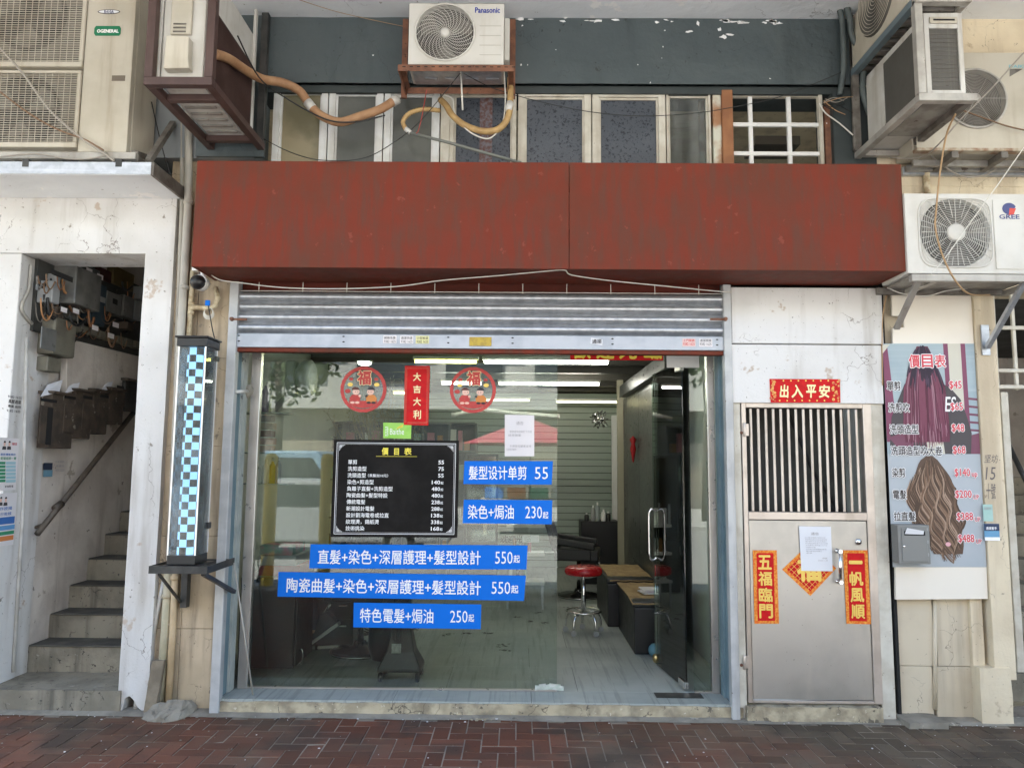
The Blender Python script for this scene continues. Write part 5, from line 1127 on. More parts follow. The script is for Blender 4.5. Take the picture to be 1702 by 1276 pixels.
mb = MB().xz([(cc.x - .006, cc.z - .042), (cc.x + .026, cc.z - .036), (cc.x + .042, cc.z + .002), (cc.x - .012 + .014, cc.z + .004)], cc.y - .001, cc.y - .0005); build('logo_mark', mb, M('logo_coral', (.62, .07, .05), .5, bump=0), ge)
letter_px('GREE', 1661, 356.5, 1695, 364, Yg - .0075, M('logo_slate', (.06, .07, .20), .5), ge, .03)
gb = thing('ac_bracket', 'pale steel bracket with slanted struts under the spoked grille unit', 'bracket', ((x0 + x1) / 2, 0, z0 - .06))
build('front_rail', MB().box(x0 + .02, x1, Yg - .005, Yg + .035, z0 - .048, z0 - .004), pale_frame, gb, .002)
build('rear_rail', MB().box(x0 - .02, x1, -.07, -.034, z0 - .05, z0 - .006), grime, gb, .002)
build('base_plate', MB().box(x0 + .03, x1, Yg + .036, -.075, z0 - .018, z0 - .004), ac_under, gb)
for px in (1520, 1690): xx = P(px, 470, -.2).x; build('cross_bar', MB().box(xx, xx + .04, Yg + .036, -.034, z0 - .05, z0 - .0185), pale_frame, gb)
build('strut', MB().bar(P(1527, 465, -.38), P(1490, 546, -.06), .035, .022), pale_frame, gb); build('strut', MB().bar(P(1702, 470, -.38), P(1641, 578, -.06), .035, .022), galv, gb)
build('foot_plate', MB().box(*R(1632, 540, 1645, 590, -.045)[:2], -.045, -.034, *R(1632, 540, 1645, 590, -.045)[2:]), galv, gb)
# ------------------------------------------------------------------ refrigerant pipes
def pipe(name, label, pts, r, m, cat='pipe', n=12): return solo(name, MB().tube(smooth_pts([P(*p) for p in pts], 7), r, n), m, label, cat)
lp = thing('wrapped_pipe', 'thick tan wrapped pipe sagging across the white casements', 'pipe', P(358, 90, -.8))
build('pipe_run', MB().tube(smooth_pts([P(*p) for p in ((356, 90, -.78), (380, 98, -.6), (410, 118, -.4), (437, 132, -.24), (470, 138, -.16), (498, 152, -.13), (515, 175, -.12), (535, 193, -.12), (565, 203, -.12), (600, 193, -.12), (632, 182, -.1), (655, 168, -.07))], 6), .030, 12), tape_tan, lp)
for p, q in (((511, 170, -.12), (520, 181, -.12)), ((652, 170, -.075), (661, 165, -.06))): build('white_band', MB().tube([P(*p), P(*q)], .033, 12), pipe_white, lp)
rp_ = thing('wrapped_pipe', 'yellowed wrapped pipe looping under the swirl grille unit', 'pipe', P(790, 220, -.1))
build('pipe_run', MB().tube(smooth_pts([P(*p) for p in ((732, 166, .0), (742, 176, -.06), (752, 192, -.1), (772, 208, -.12), (800, 218, -.13), (826, 216, -.13), (842, 200, -.12), (848, 175, -.1), (848, 130, -.08))], 6), .022, 12), tape_yel, rp_)
build('white_band', MB().tube([P(845, 184, -.115), P(848, 171, -.1)], .025, 12), pipe_white, rp_)
mb = MB(); pts = smooth_pts([P(*p) for p in ((731, 184, -.03), (705, 182, -.08), (682, 188, -.1), (670, 202, -.1), (675, 216, -.1))], 10)
for i, p in enumerate(pts): pass
mb.tube(pts, [.014 + (.003 if i % 2 else 0) for i in range(len(pts))], 10); fh = thing('drain_hose', 'ribbed cream drain hose with a white end joined to a long grey tube', 'hose', P(700, 200, -.1)); build('ribbed_hose', mb, tape_yel, fh)
build('white_end', MB().tube([P(674, 214, -.1), P(682, 221, -.1)], .017, 10), pipe_white, fh); build('grey_tube', MB().tube([P(682, 221, -.1), P(745, 237, -.11), P(866, 271, -.16)], .011, 8), M('grey_tube', (.17, .18, .16), .5, bump=.1), fh)
wire('white_cable', 'white cable looping below the swirl grille unit', [(738, 158, -.02), (752, 165, -.05), (756, 188, -.1), (775, 215, -.13), (800, 229, -.13), (818, 228, -.13), (835, 205, -.12), (840, 165, -.1), (837, 110, -.2)], .005, cable_wht)
wire('drain_stick', 'thin pale rod hanging under the swirl grille unit', [(766, 120, -.25), (769, 183, -.25)], .006, cable_wht, 'rod')
wire('black_cable', 'black cable swagging across the casements from the brown cage', [(395, 60, -.8), (430, 128, -.5), (470, 160, -.2), (540, 198, -.16), (590, 203, -.16), (640, 192, -.14)], .005, cable_blk)
wire('thin_wire', 'thin dark wire sagging over the white casement bottoms to the rusty bracket', [(436, 230, -.05), (480, 252, -.2), (530, 266, -.4), (600, 264, -.4), (650, 240, -.2), (700, 200, -.1), (765, 122, -.34)], .0028, cable_blk)
wire('thin_wire', 'thin dark wire stretched over the hammered glass windows to the grid window', [(770, 122, -.34), (820, 147, -.12), (900, 170, -.05), (980, 186, -.03), (1060, 193, -.03), (1150, 189, -.03), (1220, 178, -.03), (1300, 160, -.03), (1400, 120, -.05)], .0028, cable_blk)
wire('thin_wire', 'faint wire across the top of the dark green beam', [(497, 0, -.3), (560, 20, -.1), (640, 38, -.02), (700, 50, -.01)], .0022, cable_tan)
wire('red_string', 'red string tied from the rusty bracket to the grey tube', [(709, 150, -.3), (702, 190, -.15), (696, 215, -.11), (692, 222, -.12)], .003, cable_red, 'string')
wire('grey_cable', 'grey cable crossing the twin-fan unit diagonally', [(0, 80, -.42), (40, 125, -.42), (80, 180, -.42), (125, 222, -.42), (170, 253, -.42), (190, 268, -.44)], .008, cable_grey)
wire('brown_cable', 'brown cable crossing the lower fan grille', [(0, 153, -.42), (50, 190, -.42), (95, 215, -.42), (140, 232, -.42), (172, 250, -.42)], .006, cable_brn)
wire('grey_cable', 'pale cable lying along the canopy bracket rail', [(0, 261, -.42), (60, 256, -.42), (110, 264, -.42), (150, 264, -.42), (176, 258, -.42)], .005, cable_grey)
wire('black_cable', 'black cable hanging beside the canopy edge', [(252, 170, -.1), (262, 215, -.1), (275, 265, -.1), (290, 310, -.08)], .004, cable_blk)
# pipes on the right
for pts, lab in ((((1396, 158, -.02), (1402, 110, -.05), (1400, 40, -.08), (1396, 14, -.1), (1404, 8, -.12), (1412, 28, -.12), (1416, 60, -.1), (1430, 85, -.08), (1436, 110, -.08), (1434, 150, -.06), (1445, 190, -.04)), 'dark grey-green flexible pipe bent over beside the grid window'),):
    pipe('bent_pipe', lab, pts, .020, pipe_green)
pipe('drain_pipe', 'straight dark drain pipe behind the bent pipe', ((1418, 0, -.03), (1419, 110, -.03), (1422, 250, -.03)), .018, grime)
pipe('wrapped_pipe', 'cream taped pipe rising behind the red fascia end to the round-fan unit', ((1541, 322, -.03), (1540, 292, -.03), (1540, 286, -.03)), .022, tape_cream)
wire('white_cable', 'white cable stub dangling by the grid window post', [(1362, 172, -.02), (1372, 188, -.03), (1395, 205, -.03), (1418, 225, -.04)], .005, cable_wht)
wire('tan_cable', 'tan cable hanging down over the spoked grille unit', [(1588, 190, -.75), (1573, 225, -.6), (1562, 290, -.5), (1556, 350, -.46), (1555, 380, -.46), (1565, 420, -.46), (1585, 462, -.46), (1610, 488, -.3), (1645, 490, -.1)], .0055, cable_tan)
wire('grey_cable', 'grey cable running from the round fan down to the wall rail', [(1702, 88, -.5), (1650, 145, -.5), (1600, 195, -.5), (1560, 240, -.4), (1530, 262, -.2), (1480, 262, -.1)], .005, cable_grey)
wire('grey_cable', 'sagging grey cable in front of the galvanised wall rail', [(1535, 245, -.2), (1560, 270, -.15), (1600, 293, -.1), (1640, 290, -.1), (1665, 272, -.1)], .005, cable_grey)
wire('white_cable', 'thin white cord slanting across the spoked grille unit', [(1702, 245, -.45), (1660, 305, -.46), (1620, 360, -.46), (1570, 430, -.46), (1548, 455, -.46)], .003, cable_wht)
wire('brown_cable', 'brown cable leaving the round fan towards the photo edge', [(1590, 180, -.33), (1645, 200, -.33), (1675, 210, -.33), (1710, 218, -.33)], .005, cable_brn)
wire('white_cable', 'white cable under the spoked grille unit from the fascia end', [(1475, 478, -.1), (1500, 488, -.1), (1540, 492, -.1), (1580, 482, -.1), (1650, 476, -.1)], .004, cable_wht)
wire('grey_cable', 'pale cable dropping down the gap beside the poster', [(1476, 480, -.02), (1468, 520, -.02), (1466, 565, -.02), (1467, 640, -.025)], .004, cable_tan)
wire('white_cable', 'white cable draped below the red fascia over the shutter', [(345, 452, -.15), (365, 465, -.2), (400, 470, -.2), (470, 478, -.2), (560, 480, -.2), (660, 476, -.2), (735, 466, -.25), (830, 458, -.3), (905, 451, -.35), (938, 449, -.37), (950, 457, -.3), (1010, 466, -.25), (1110, 476, -.2), (1180, 483, -.1), (1216, 486, -.03)], .0038, cable_wht)
# messy wiring by the grid window
for k in range(7):
    random.seed(40 + k); a_ = (1366 + random.uniform(0, 8), 170 + random.uniform(-6, 8), -.03); b_ = (1400 + random.uniform(0, 30), 168 + random.uniform(-14, 26), -.03)
    mid = ((a_[0] + b_[0]) / 2, (a_[1] + b_[1]) / 2 + random.uniform(-8, 12), -.05)
    o_ = MB().tube(smooth_pts([P(*a_), P(*mid), P(*b_)], 5), .003, 5)
    if k == 0: tg = thing('wire_tangle', 'tangle of loose wires over the rusty window post', 'cable', P(1380, 170, -.03))
    build('loose_wire', o_, (cable_blk, cable_tan, cable_grey)[k % 3], tg)
# ------------------------------------------------------------------ downpipes on the pier left of the shutter
def vpipe(name, label, pts, r, m, clips=()):
    t = thing(name, label, 'pipe', P(*pts[-1])); build('pipe_run', MB().tube([P(*p) for p in pts], r, 12), m, t)
    for px, py, Y in clips: c = P(px, py, Y); build('pipe_clip', MB().tube([c - Vector((0, 0, .012)), c + Vector((0, 0, .012))], r + .006, 12), m, t)
    return t
bp_ = solo('box_downpipe', MB().box(P(287, 700, -.0).x, P(297, 700, .0).x, .005, .05, P(262, 1080, .0).z, P(310, 335, 0).z), pipe_brown, 'brown square downpipe hugging the white stair surround', 'pipe', bev=.003)
vpipe('downpipe', 'grey upright drain pipe between the brown square pipe and the fascia', [(314, 130, -.02), (313, 330, -.02), (296, 640, -.02), (283, 930, -.01)], .026, pvc, [(313, 336, -.02), (307, 478, -.02), (300, 590, -.02)])
vpipe('downpipe', 'thin grey pipe rising beside the brown square pipe', [(303, 120, .02), (303, 330, .02), (292, 640, .02)], .016, pvc)
vpipe('conduit', 'short cream conduit with a coupling behind the security camera', [(320, 450, .0), (317, 500, .0), (313, 570, .0)], .016, tape_cream, [(318, 505, .0), (317, 520, .0)])
vpipe('conduit', 'cream elbow conduit under the security camera', [(318, 511, -.01), (345, 512, -.01), (358, 508, -.01), (362, 495, 0), (358, 478, .02)], .018, tape_cream, [(345, 512, -.01)])
vpipe('downpipe', 'mossy cream pipe standing in the pier corner below the pole bracket', [(281, 945, .02), (275, 1050, .02), (266, 1168, .02)], .029, pipe_moss, [(278, 990, .02)])
vpipe('downpipe', 'ochre painted pipe nearer the shutter rail below the pole bracket', [(292, 945, .01), (287, 1050, .01), (280, 1168, .01)], .022, pipe_ochre, [(291, 960, .01)])
vpipe('slanted_pipe', 'white plastic pipe slanting behind the mossy cream pipe', [(273, 960, .04), (262, 1015, .04), (249, 1090, .04)], .014, pipe_white)
mb = MB(); grid_box(mb, 0, .075, 0, .05, 0, .31, .03); roughen(mb, .003, 14)
for i, v in enumerate(mb.v): mb.v[i] = v + P(238, 1183, -.06) + Vector((v.z * .07, v.z * .12, -.0))
solo('kerb_block', mb, M('grey_brown_stone', (.24, .20, .145), .9, c2=(.17, .14, .10), ns=9, bump=.7), 'narrow stone block leaning against the base of the white pillar', 'stone block')
mb = MB(); c = P(278, 1180, -.05); mb.lathe([(.15, 0), (.148, .02), (.13, .045), (.11, .06), (.085, .08), (.05, .088), (.025, .093), (.005, .095)], (c.x, -.03, -.012), 30); mb.fs = [False] * len(mb.fs)
for i, v in enumerate(mb.v): mb.v[i] = Vector((c.x + (v.x - c.x) * 1.05 + v.z * .5, v.y, v.z)) + noise.noise_vector(v * 17) * .045 * (1 if v.z > .01 else .3)
solo('mortar_lump', mb, concrete, 'rough mortar lump heaped around the pipe feet', 'mortar')
mb = MB(); grid_box(mb, P(1492, 1185, 0).x, P(1556, 1185, 0).x, -.14, .05, -.01, .035, .03); roughen(mb, .006, 12); solo('concrete_slab', mb, concrete, 'low broken concrete slab at the foot of the tiled wall beside the gate', 'slab')
solo('leaning_rod', MB().tube([P(389, 935, .03), P(421, 1158, .10)], .0055, 8), pvc, 'thin pale rod leaning against the glass frame', 'rod')
# wall cracks and lump where the old fitting broke away
mb = MB().lathe([(.045, 0), (.04, -.02), (.02, -.03), (.001, -.032)], P(412, 650, .23), 12, 'Y'); roughen(mb, .012, 20); bp('broken_render', mb, concrete)
solo('white_stub', MB().tube([P(392, 651, .0), P(411, 650, .1)], .012, 10), pipe_white, 'short white pipe stub crossing the pale reveal', 'pipe')
# ------------------------------------------------------------------ security camera
sc = thing('security_camera', 'black dome security camera on a white bracket under the fascia corner', 'camera', P(330, 490, -.1))
c = P(329, 469, -.16)
build('dome', MB().lathe([(.001, -.05), (.03, -.045), (.046, -.02), (.05, .0), (.046, .02), (.03, .03)], c, 24, 'Y'), black_pl, sc)
build('shell', MB().lathe([(.052, .004), (.054, .02), (.05, .06), (.03, .085), (.001, .09)], c + Vector((.004, .0, .003)), 24, 'Y'), white_pl, sc)
build('bracket', MB().tube([c + Vector((.02, .05, .03)), P(337, 452, -.06), P(335, 446, -.02)], .016, 10).box(P(320, 445, -.05).x, P(347, 445, -.05).x, -.06, -.0, P(330, 450, -.05).z, P(330, 441, -.05).z), white_pl, sc, 0)
mb = MB(); cc = P(347, 522, -.0)
for k in range(5): mb.ring((cc.x + .002 * k, cc.y - .006 * k, cc.z + .003 * k), .036 - .002 * k, .003, 20, 4)
cl = thing('coiled_cable', 'small coil of white cable with a blue tag on the pier', 'cable', cc); build('coil', mb, cable_wht, cl)
build('blue_tag', MB().box(P(341, 505, -.03).x, P(349, 505, -.03).x, -.035, -.025, P(345, 508, -.03).z, P(345, 499, -.03).z), sign_blue, cl, .002); build('lead', MB().tube(smooth_pts([P(345, 500, -.03), P(350, 530, -.03), P(354, 552, -.05), P(358, 566, -.1)], 5), .004, 6), cable_blk, cl)
# ------------------------------------------------------------------ barber pole in its glass case
Y0, Y1 = -.34, -.16
bpole = thing('barber_pole', 'lit barber pole with pale blue and black chequered drum in a glass case', 'barber pole', P(315, 935, -.25))
pz0, pz1 = P(312, 923, Y0).z, P(320, 576, Y0).z
px0, px1 = P(288, 750, Y0).x, P(333, 750, Y0).x
zc0, zc1 = pz0 + .0, pz1
build('cap', MB().box(px0 - .012, px1 + .012, Y0 - .012, Y1 + .012, zc1 + .002, zc1 + .055).box(px0 - .022, px1 + .022, Y0 - .022, Y1 + .02, zc1 + .056, zc1 + .068), black_pl, bpole, .003)
build('base', MB().box(px0 - .002, px1 + .002, Y0 - .002, Y1 + .002, zc0 - .055, zc0), black_pl, bpole, .002)
for a_, b_, c_, d_, nm in ((px0 + .001, px1 - .001, Y0, Y0 + .004, 'glass_panel'), (px0 + .001, px1 - .001, Y1 - .004, Y1, 'glass_panel'), (px0, px0 + .004, Y0 + .005, Y1 - .005, 'glass_panel'), (px1 - .004, px1, Y0 + .005, Y1 - .005, 'glass_panel')): build(nm, MB().box(a_, b_, c_, d_, zc0 + .001, zc1), glass_case, bpole)
for x in (px0, px1):
    for y in (Y0, Y1): build('corner_strip', MB().box(x - .0035, x + .0035, y - .0035, y + .0035, zc0 + .001, zc1 + .001), M('glowing_corner_strip', (.75, .74, .70), .3, emis=(1, .95, .85), es=.06 if y == Y0 else .0, bump=0) if y == Y0 else white_pl, bpole)  # front strips given a faint glow of their own, though not lamps
blue_lit = M('lit_blue_square', (.30, .55, .75), .4, emis=(.28, .62, 1.0), es=.16, bump=0); dark_sq = M('unlit_dark_square', (.03, .028, .026), .4, c2=(.07, .06, .055), ns=20, bump=0)
mb = MB(); cxp = (px0 + px1) / 2 - .004; cyp = (Y0 + Y1) / 2; rr = .060; nseg = 8; nrow = 28; dzr = (zc1 - zc0) / nrow
for j in range(nrow):
    for i in range(nseg):
        mb.mi = (i + j) % 2
        for s_ in range(4):
            vs = []
            for ii, jj in ((i + s_ / 4, j), (i + (s_ + 1) / 4, j), (i + (s_ + 1) / 4, j + 1), (i + s_ / 4, j + 1)):
                a = 2 * pi * ii / nseg + .3; vs.append((cxp + rr * cos(a), cyp + rr * sin(a), zc0 + jj * dzr))
            mb.poly(vs)
build('added_back_sheet', MB().box(px0 + .006, px1 - .006, Y1 - .012, Y1 - .006, zc0 + .002, zc1 - .002), M('added_pale_back', (.80, .78, .72), .4, bump=0), bpole)  # pale sheet added behind the drum to brighten the glass case
build('chequered_drum', mb, [blue_lit, dark_sq], bpole)
plb = thing('pole_bracket', 'black angle iron shelf bracket carrying the barber pole', 'bracket', P(310, 1000, -.1))
sz = zc0 - .058; ax0, ax1 = P(247, 945, Y0 - .06).x, P(342, 945, Y0 - .06).x
build('front_angle', MB().box(ax0, ax1, Y0 - .05, Y0 - .045, sz - .045, sz), black_mt, plb, .001); build('front_ledge', MB().box(ax0, ax1, Y0 - .044, Y0 - .0, sz - .006, sz - .001), black_mt, plb)
build('side_angle', MB().box(ax1, ax1 + .005, Y0 - .05, .05, sz - .045, sz), black_mt, plb); build('side_angle', MB().box(ax0 - .005, ax0, Y0 - .05, .0, sz - .045, sz), black_mt, plb)
build('back_angle', MB().box(ax0, ax1, -.02, -.015, sz - .045, sz - .002), black_mt, plb); build('shelf_plate', MB().box(px0 - .03, px1 + .03, Y0 + .001, Y1 + .06, sz - .005, sz - .001), black_mt, plb)
cxb = P(305, 975, -.02).x
build('wall_bar', MB().box(cxb - .02, cxb + .02, -.014, .04, P(305, 1010, -.02).z, sz - .046), black_mt, plb); build('stay', MB().bar((ax0 + .05, Y0 - .03, sz - .05), (cxb - .015, -.02, P(300, 1000, -.02).z), .014), black_mt, plb)
build('stay', MB().bar((ax1 - .04, Y0 - .0, sz - .05), (ax1 + .02, .03, sz - .22), .024), black_mt, plb)
build('holder', MB().box(px1 + .01, P(372, 658, 0).x, Y1 - .03, Y1 + .02, P(340, 606, 0).z, P(340, 598, 0).z), black_mt, plb); build('holder', MB().box(px1 + .01, P(362, 870, 0).x, Y1 - .03, Y1 + .02, P(340, 874, 0).z, P(340, 864, 0).z), black_mt, plb)
# ------------------------------------------------------------------ stair wall fittings (wall plane X = XW)
def wbox(px0, py0, px1, py1, d, nm, m, par, bev=.004, d0=0):
    X = XW + d0; ym = (py0 + py1) / 2; pm = (px0 + px1) / 2
    y0, y1 = PX(px0, ym, X).y, PX(px1, ym, X).y; z1, z0 = PX(pm, py0, X).z, PX(pm, py1, X).z
    return build(nm, MB().box(X + .001, X + d, y0, y1, z0, z1), m, par, bev)
mbx = [((61, 655, 100, 745), 'first and nearest rusty letterbox on the stair wall, its door hanging open'), ((101, 650, 131, 729), 'second rusty letterbox up the stair wall'), ((132, 650, 159, 721), 'third rusty letterbox up the stair wall'), ((160, 648, 186, 705), 'fourth rusty letterbox up the stair wall with a raised flap of paper'), ((188, 633, 211, 683), 'uppermost dark letterbox at the top of the handrail')]
for k, (q, lab) in enumerate(mbx):
    X = XW; c = PX((q[0] + q[2]) / 2, q[3], X); t = thing('letterbox', lab, 'letterbox', c, 'letterboxes on the stair wall')
    b_ = wbox(*q, .10, 'body', rust_box if k < 4 else black_mt, t, .006)
    pxm = (q[0] + q[2]) / 2
    wbox(q[0] + 4, q[1] + 20, q[2] - 4, q[3] - 8, .005, 'door', rust_box, t, .002, .1005)
    if k == 0: wbox(q[0] + 16, q[1] + 22, q[2] - 14, q[3] - 6, .003, 'open_gap', black_in, t, 0, .106)
    wbox(q[0] + 6, q[1] + 8, q[2] - 6, q[1] + 13, .004, 'slot', black_in, t, 0, .1005)
    lid = wbox(q[0] - 1, q[1] - 3, q[2] + 1, q[1] + 1, .13, 'lid', rust_box, t, .002)
    if k in (0, 1, 3):
        a_, b2, c2_ = PX(q[0] + 6, q[1] + 4, XW + .10), PX(q[2] - 2, q[1] - 3, XW + .09), PX(q[2] + 4, q[1] - 24, XW + .05)
        solo('mail', MB().prism([a_, b2, c2_, PX(q[0] + 18, q[1] - 16, XW + .05)], (.003, 0, 0)), paper2, ('folded letters jammed in the nearest rusty letterbox', 'letters sticking out of the second rusty letterbox', '', 'papers bursting from the fourth rusty letterbox')[k], 'letter')
mh = thing('old_meter_box', 'old cream and green plastic meter box high on the stair wall', 'meter box', PX(80, 600, XW)); wbox(60, 530, 98, 592, .13, 'cover', old_green, mh, .01); wbox(66, 545, 92, 582, .01, 'window', smoke_pl, mh, .004, .131)
wbox(58, 594, 82, 618, .09, 'lower_box', old_green, mh, .006)
mbd = thing('meter_board', 'dark board crowded with electricity meters and cables in the stair hall', 'meter board', PX(130, 560, XW)); 
wbox(50, 436, 232, 575, .035, 'board', void_grey, mbd, 0)
for k, (q, d, m) in enumerate((((54, 468, 68, 505), .14, grey_pl), ((80, 449, 126, 512), .20, smoke_pl), ((70, 455, 78, 490), .10, grey_pl), ((126, 470, 152, 540), .12, M('blue_meter_back', (.035, .06, .08), .5, bump=.1)), ((152, 487, 180, 522), .12, smoke_pl), ((182, 492, 200, 528), .12, smoke_pl), ((150, 446, 176, 466), .05, M('dark_red_board', (.06, .02, .015), .7)), ((176, 448, 212, 478), .06, M('mustard_box', (.12, .085, .03), .6)))):
    mt = wbox(*q, d, 'meter' if k else 'switch_box', m, mbd, .006)
    if d > .1: wbox(q[0] + 5, q[1] + 5, q[2] - 5, q[1] + 14, .003, 'meter_window', black_in if k % 2 else grey_pl, mt, 0, d + .0005)
random.seed(11); cable_dorg = M('dark_orange_conduit', (.22, .10, .045), .6, bump=0)
for k in range(70):
    px = random.uniform(56, 212); py = 505 + (px - 60) * .14 + random.uniform(-60, 30); w = random.uniform(8, 26); dr_ = random.uniform(14, 40); X = XW + random.uniform(.04, .16)
    build('meter_cable', MB().tube(smooth_pts([PX(px, py, X), PX(px + w * .1, py + dr_ * .7, X), PX(px + w * .5, py + dr_, X), PX(px + w, py + dr_ * .5, X)], 4), random.choice((.004, .005, .007, .009)), 6), (cable_org, cable_brn, cable_blk, cable_dorg, cable_blk, cable_brn, grime)[k % 7], mbd)
for k, (px, py) in enumerate(((106, 515), (126, 517), (158, 545), (192, 540), (184, 558), (148, 450), (166, 460))): wbox(px - 5, py - 4, px + 5, py + 4, .003, 'paper_tag', paper, mbd, 0, .17)
for k in range(7): px = 118 + k * 15; py = 548 + k * 4.2; wbox(px, py - 6, px + 11, py + 6, .09, 'cutout', old_green, mbd, .004)
for k, q in enumerate(((128, 446, 148, 468), (203, 500, 214, 532), (62, 510, 76, 528), (96, 516, 112, 532), (214, 478, 228, 500), (186, 536, 198, 548))): wbox(*q, .09 + .02 * (k % 3), 'junction_box', (smoke_pl, grey_pl, rust_box)[k % 3], mbd, .005)
cz = PX(150, 600, XW).z
sb = thing('stair_hall_panel', 'pale boxed-in ledge on the stair wall under the meters', 'ledge', PX(150, 660, XW)); 
build('panel', MB().xz([], 0, 0) if 0 else MB().prism([PX(100, 562, XW + .02), PX(222, 592, XW + .02), PX(222, 640, XW + .02), PX(100, 655, XW + .02)], (.05, 0, 0)), stair_wall, sb, .003)
hr = thing('handrail', 'brown round handrail climbing the stair wall', 'handrail', PX(62, 888, XW + .08)); a_, b_ = PX(62, 887, XW + .08), PX(236, 668, XW + .08)
dkr = M('dark_worn_rail', (.055, .045, .036), .5, c2=(.10, .08, .06), ns=9, bump=.2)
build('rail', MB().tube([a_, b_], .021, 12), dkr, hr); k_ = a_ + (b_ - a_) * .06; build('rail_bracket', MB().tube([k_, k_ + Vector((-.085, 0, -.03))], .012, 8), dkr, hr); k_ = a_ + (b_ - a_) * .16; build('rail_bracket', MB().tube([k_ + Vector((0, -.03, 0)), k_ + Vector((0, .04, .03))], .028, 10), dkr, hr)
bd = thing('hall_notice', 'blue and white notice board at the end of the meters', 'notice', P(232, 540, 3.5)); a_, b_, c_, d_ = R(222, 520, 246, 588, 2.6)
build('board', MB().box(a_ - .1, b_, 2.58, 2.6, c_, d_), M('notice_blue', (.02, .06, .12), .5, bump=0), bd); build('upper_sheet', MB().box(a_, b_, 2.57, 2.579, d_ + .02, d_ + .35), paper, bd); build('hanging_rod', MB().box(a_ - .1, b_, 2.58, 2.6, d_ + .36, d_ + .38), brown_frame, bd)
# front strip: vertical pipe, posters, stencil, flyer
vp = thing('wall_pipe', 'thin white pipe running down the corner of the stair entrance wall', 'pipe', PX(22, 1115, XW + .03)); build('pipe_run', MB().tube([PX(44, 560, XW + .02), PX(38, 850, XW + .022), PX(22, 1116, XW + .025)], .012, 8), pipe_white, vp)
wire_pts = [PX(52, 440, XW + .03), PX(48, 480, XW + .03), PX(36, 510, XW + .03), PX(46, 530, XW + .03), PX(56, 540, XW + .02)]; solo('wall_conduit', MB().tube(smooth_pts(wire_pts, 5), .011, 8), pvc, 'bent grey conduit at the top of the stair entrance wall', 'pipe')
Xq = XW + .0125
def wq(px0, py0, px1, py1, X):
    ym = (py0 + py1) / 2; y0, y1 = PX(px0, ym, X).y, PX(px1, ym, X).y; pm = (px0 + px1) / 2; return y0, y1, PX(pm, py1, X).z, PX(pm, py0, X).z
def wtext(t_, px0, py0, px1, py1, X, m, par, b_=.02): y0, y1, z0, z1 = wq(px0, py0, px1, py1, X); return lettering(t_, (X, y0, z0), (0, 1, 0), (0, 0, 1), y1 - y0, z1 - z0, m, par, b_)
def wsheet(nm, q, X, m, par, t=.001): y0, y1, z0, z1 = wq(*q, X); return build(nm, MB().box(X, X + t, y0, y1, z0, z1), m, par)
gp = M('poster_green', (.03, .26, .13), .6, bump=0); bp2 = M('poster_blue', (.05, .16, .45), .6, bump=0); op = M('poster_orange', (.65, .22, .06), .6, bump=0); tq = M('poster_teal', (.35, .55, .62), .6, bump=0)
for k, (y_, lab) in enumerate(((727, 'upper property flyer on the stair entrance wall with green price table'), (820, 'lower property flyer on the stair entrance wall with blue bands'))):
    t = thing('wall_poster', lab, 'poster', PX(15, y_ + 85, Xq), 'flyers on the stair entrance wall')
    wsheet('sheet', (-26, y_, 29 - k * 4, y_ + 88), Xq, paper, t)
    for px in (7, 15) if k == 0 else (1, 9):
        y0, y1, z0, z1 = wq(px - 3, y_ + 3, px + 4, y_ + 20, Xq + .0015); mb = MB().add([(Xq + .0015, y0, z0), (Xq + .0015, y1, z0), (Xq + .0015, y1 - .004, z0 + .022), (Xq + .0015, y0 + .004, z0 + .022)], [[0, 1, 2, 3]]); build('suit', mb, ink_dark, t)
        cy0 = (y0 + y1) / 2; mb = MB(); mb.poly([(Xq + .002, cy0 + .010 * cos(a * pi / 5), z0 + .038 + .017 * sin(a * pi / 5)) for a in range(10)]); build('portrait_face', mb, skin_pr, t)
        mb = MB(); mb.poly([(Xq + .0025, cy0 + .011 * cos(a * pi / 5), z0 + .046 + .014 * sin(a * pi / 5)) for a in range(6)]); build('portrait_hair', mb, hair_pr, t)
    if k == 0:
        wtext('\u5730\u7522\u4ee3\u7406', 20, y_ + 8, 28, y_ + 13, Xq + .002, pink, t); wtext('\u6700\u65b0\u6a13\u76e4\u8cc7\u8a0a', 1, y_ + 26, 26, y_ + 30, Xq + .002, bp2, t); wtext('\u7b4d\u76e4\u7d30\u8868\u4e00\u89bd', 1, y_ + 32, 27, y_ + 37, Xq + .002, gp, t)
        for j in range(6): wsheet('green_row', (-26, y_ + 40 + j * 6, 9, y_ + 44.5 + j * 6), Xq + .0015, gp, t, .0005); wsheet('teal_row', (10, y_ + 40 + j * 6, 26, y_ + 44.5 + j * 6), Xq + .0015, tq, t, .0005)
        wtext('\u67e5\u8a62\u8acb\u81f4\u96fb', 8, y_ + 79, 22, y_ + 83, Xq + .002, ink_dark, t)
    else:
        wtext('\u5408\u4f5c\u6309\u63ed', -8, y_ + 22, 20, y_ + 28, Xq + .002, bp2, t); wtext('\u5373\u65e5\u6279\u6838', -6, y_ + 31, 19, y_ + 37, Xq + .002, bp2, t)
        wsheet('blue_band', (-26, y_ + 40, 24, y_ + 52), Xq + .0015, bp2, t, .0005); wsheet('blue_band', (-26, y_ + 54, 24, y_ + 62), Xq + .0015, M('poster_sky', (.12, .32, .6), .6, bump=0), t, .0005); wsheet('green_band', (-26, y_ + 64, 23, y_ + 70), Xq + .0015, gp, t, .0005); wsheet('orange_band', (-26, y_ + 72, 22, y_ + 80), Xq + .0015, op, t, .0005)
st_ = thing('stencil_ad', 'small black stencilled advert on the stair entrance wall', 'stencil', PX(22, 685, Xq))
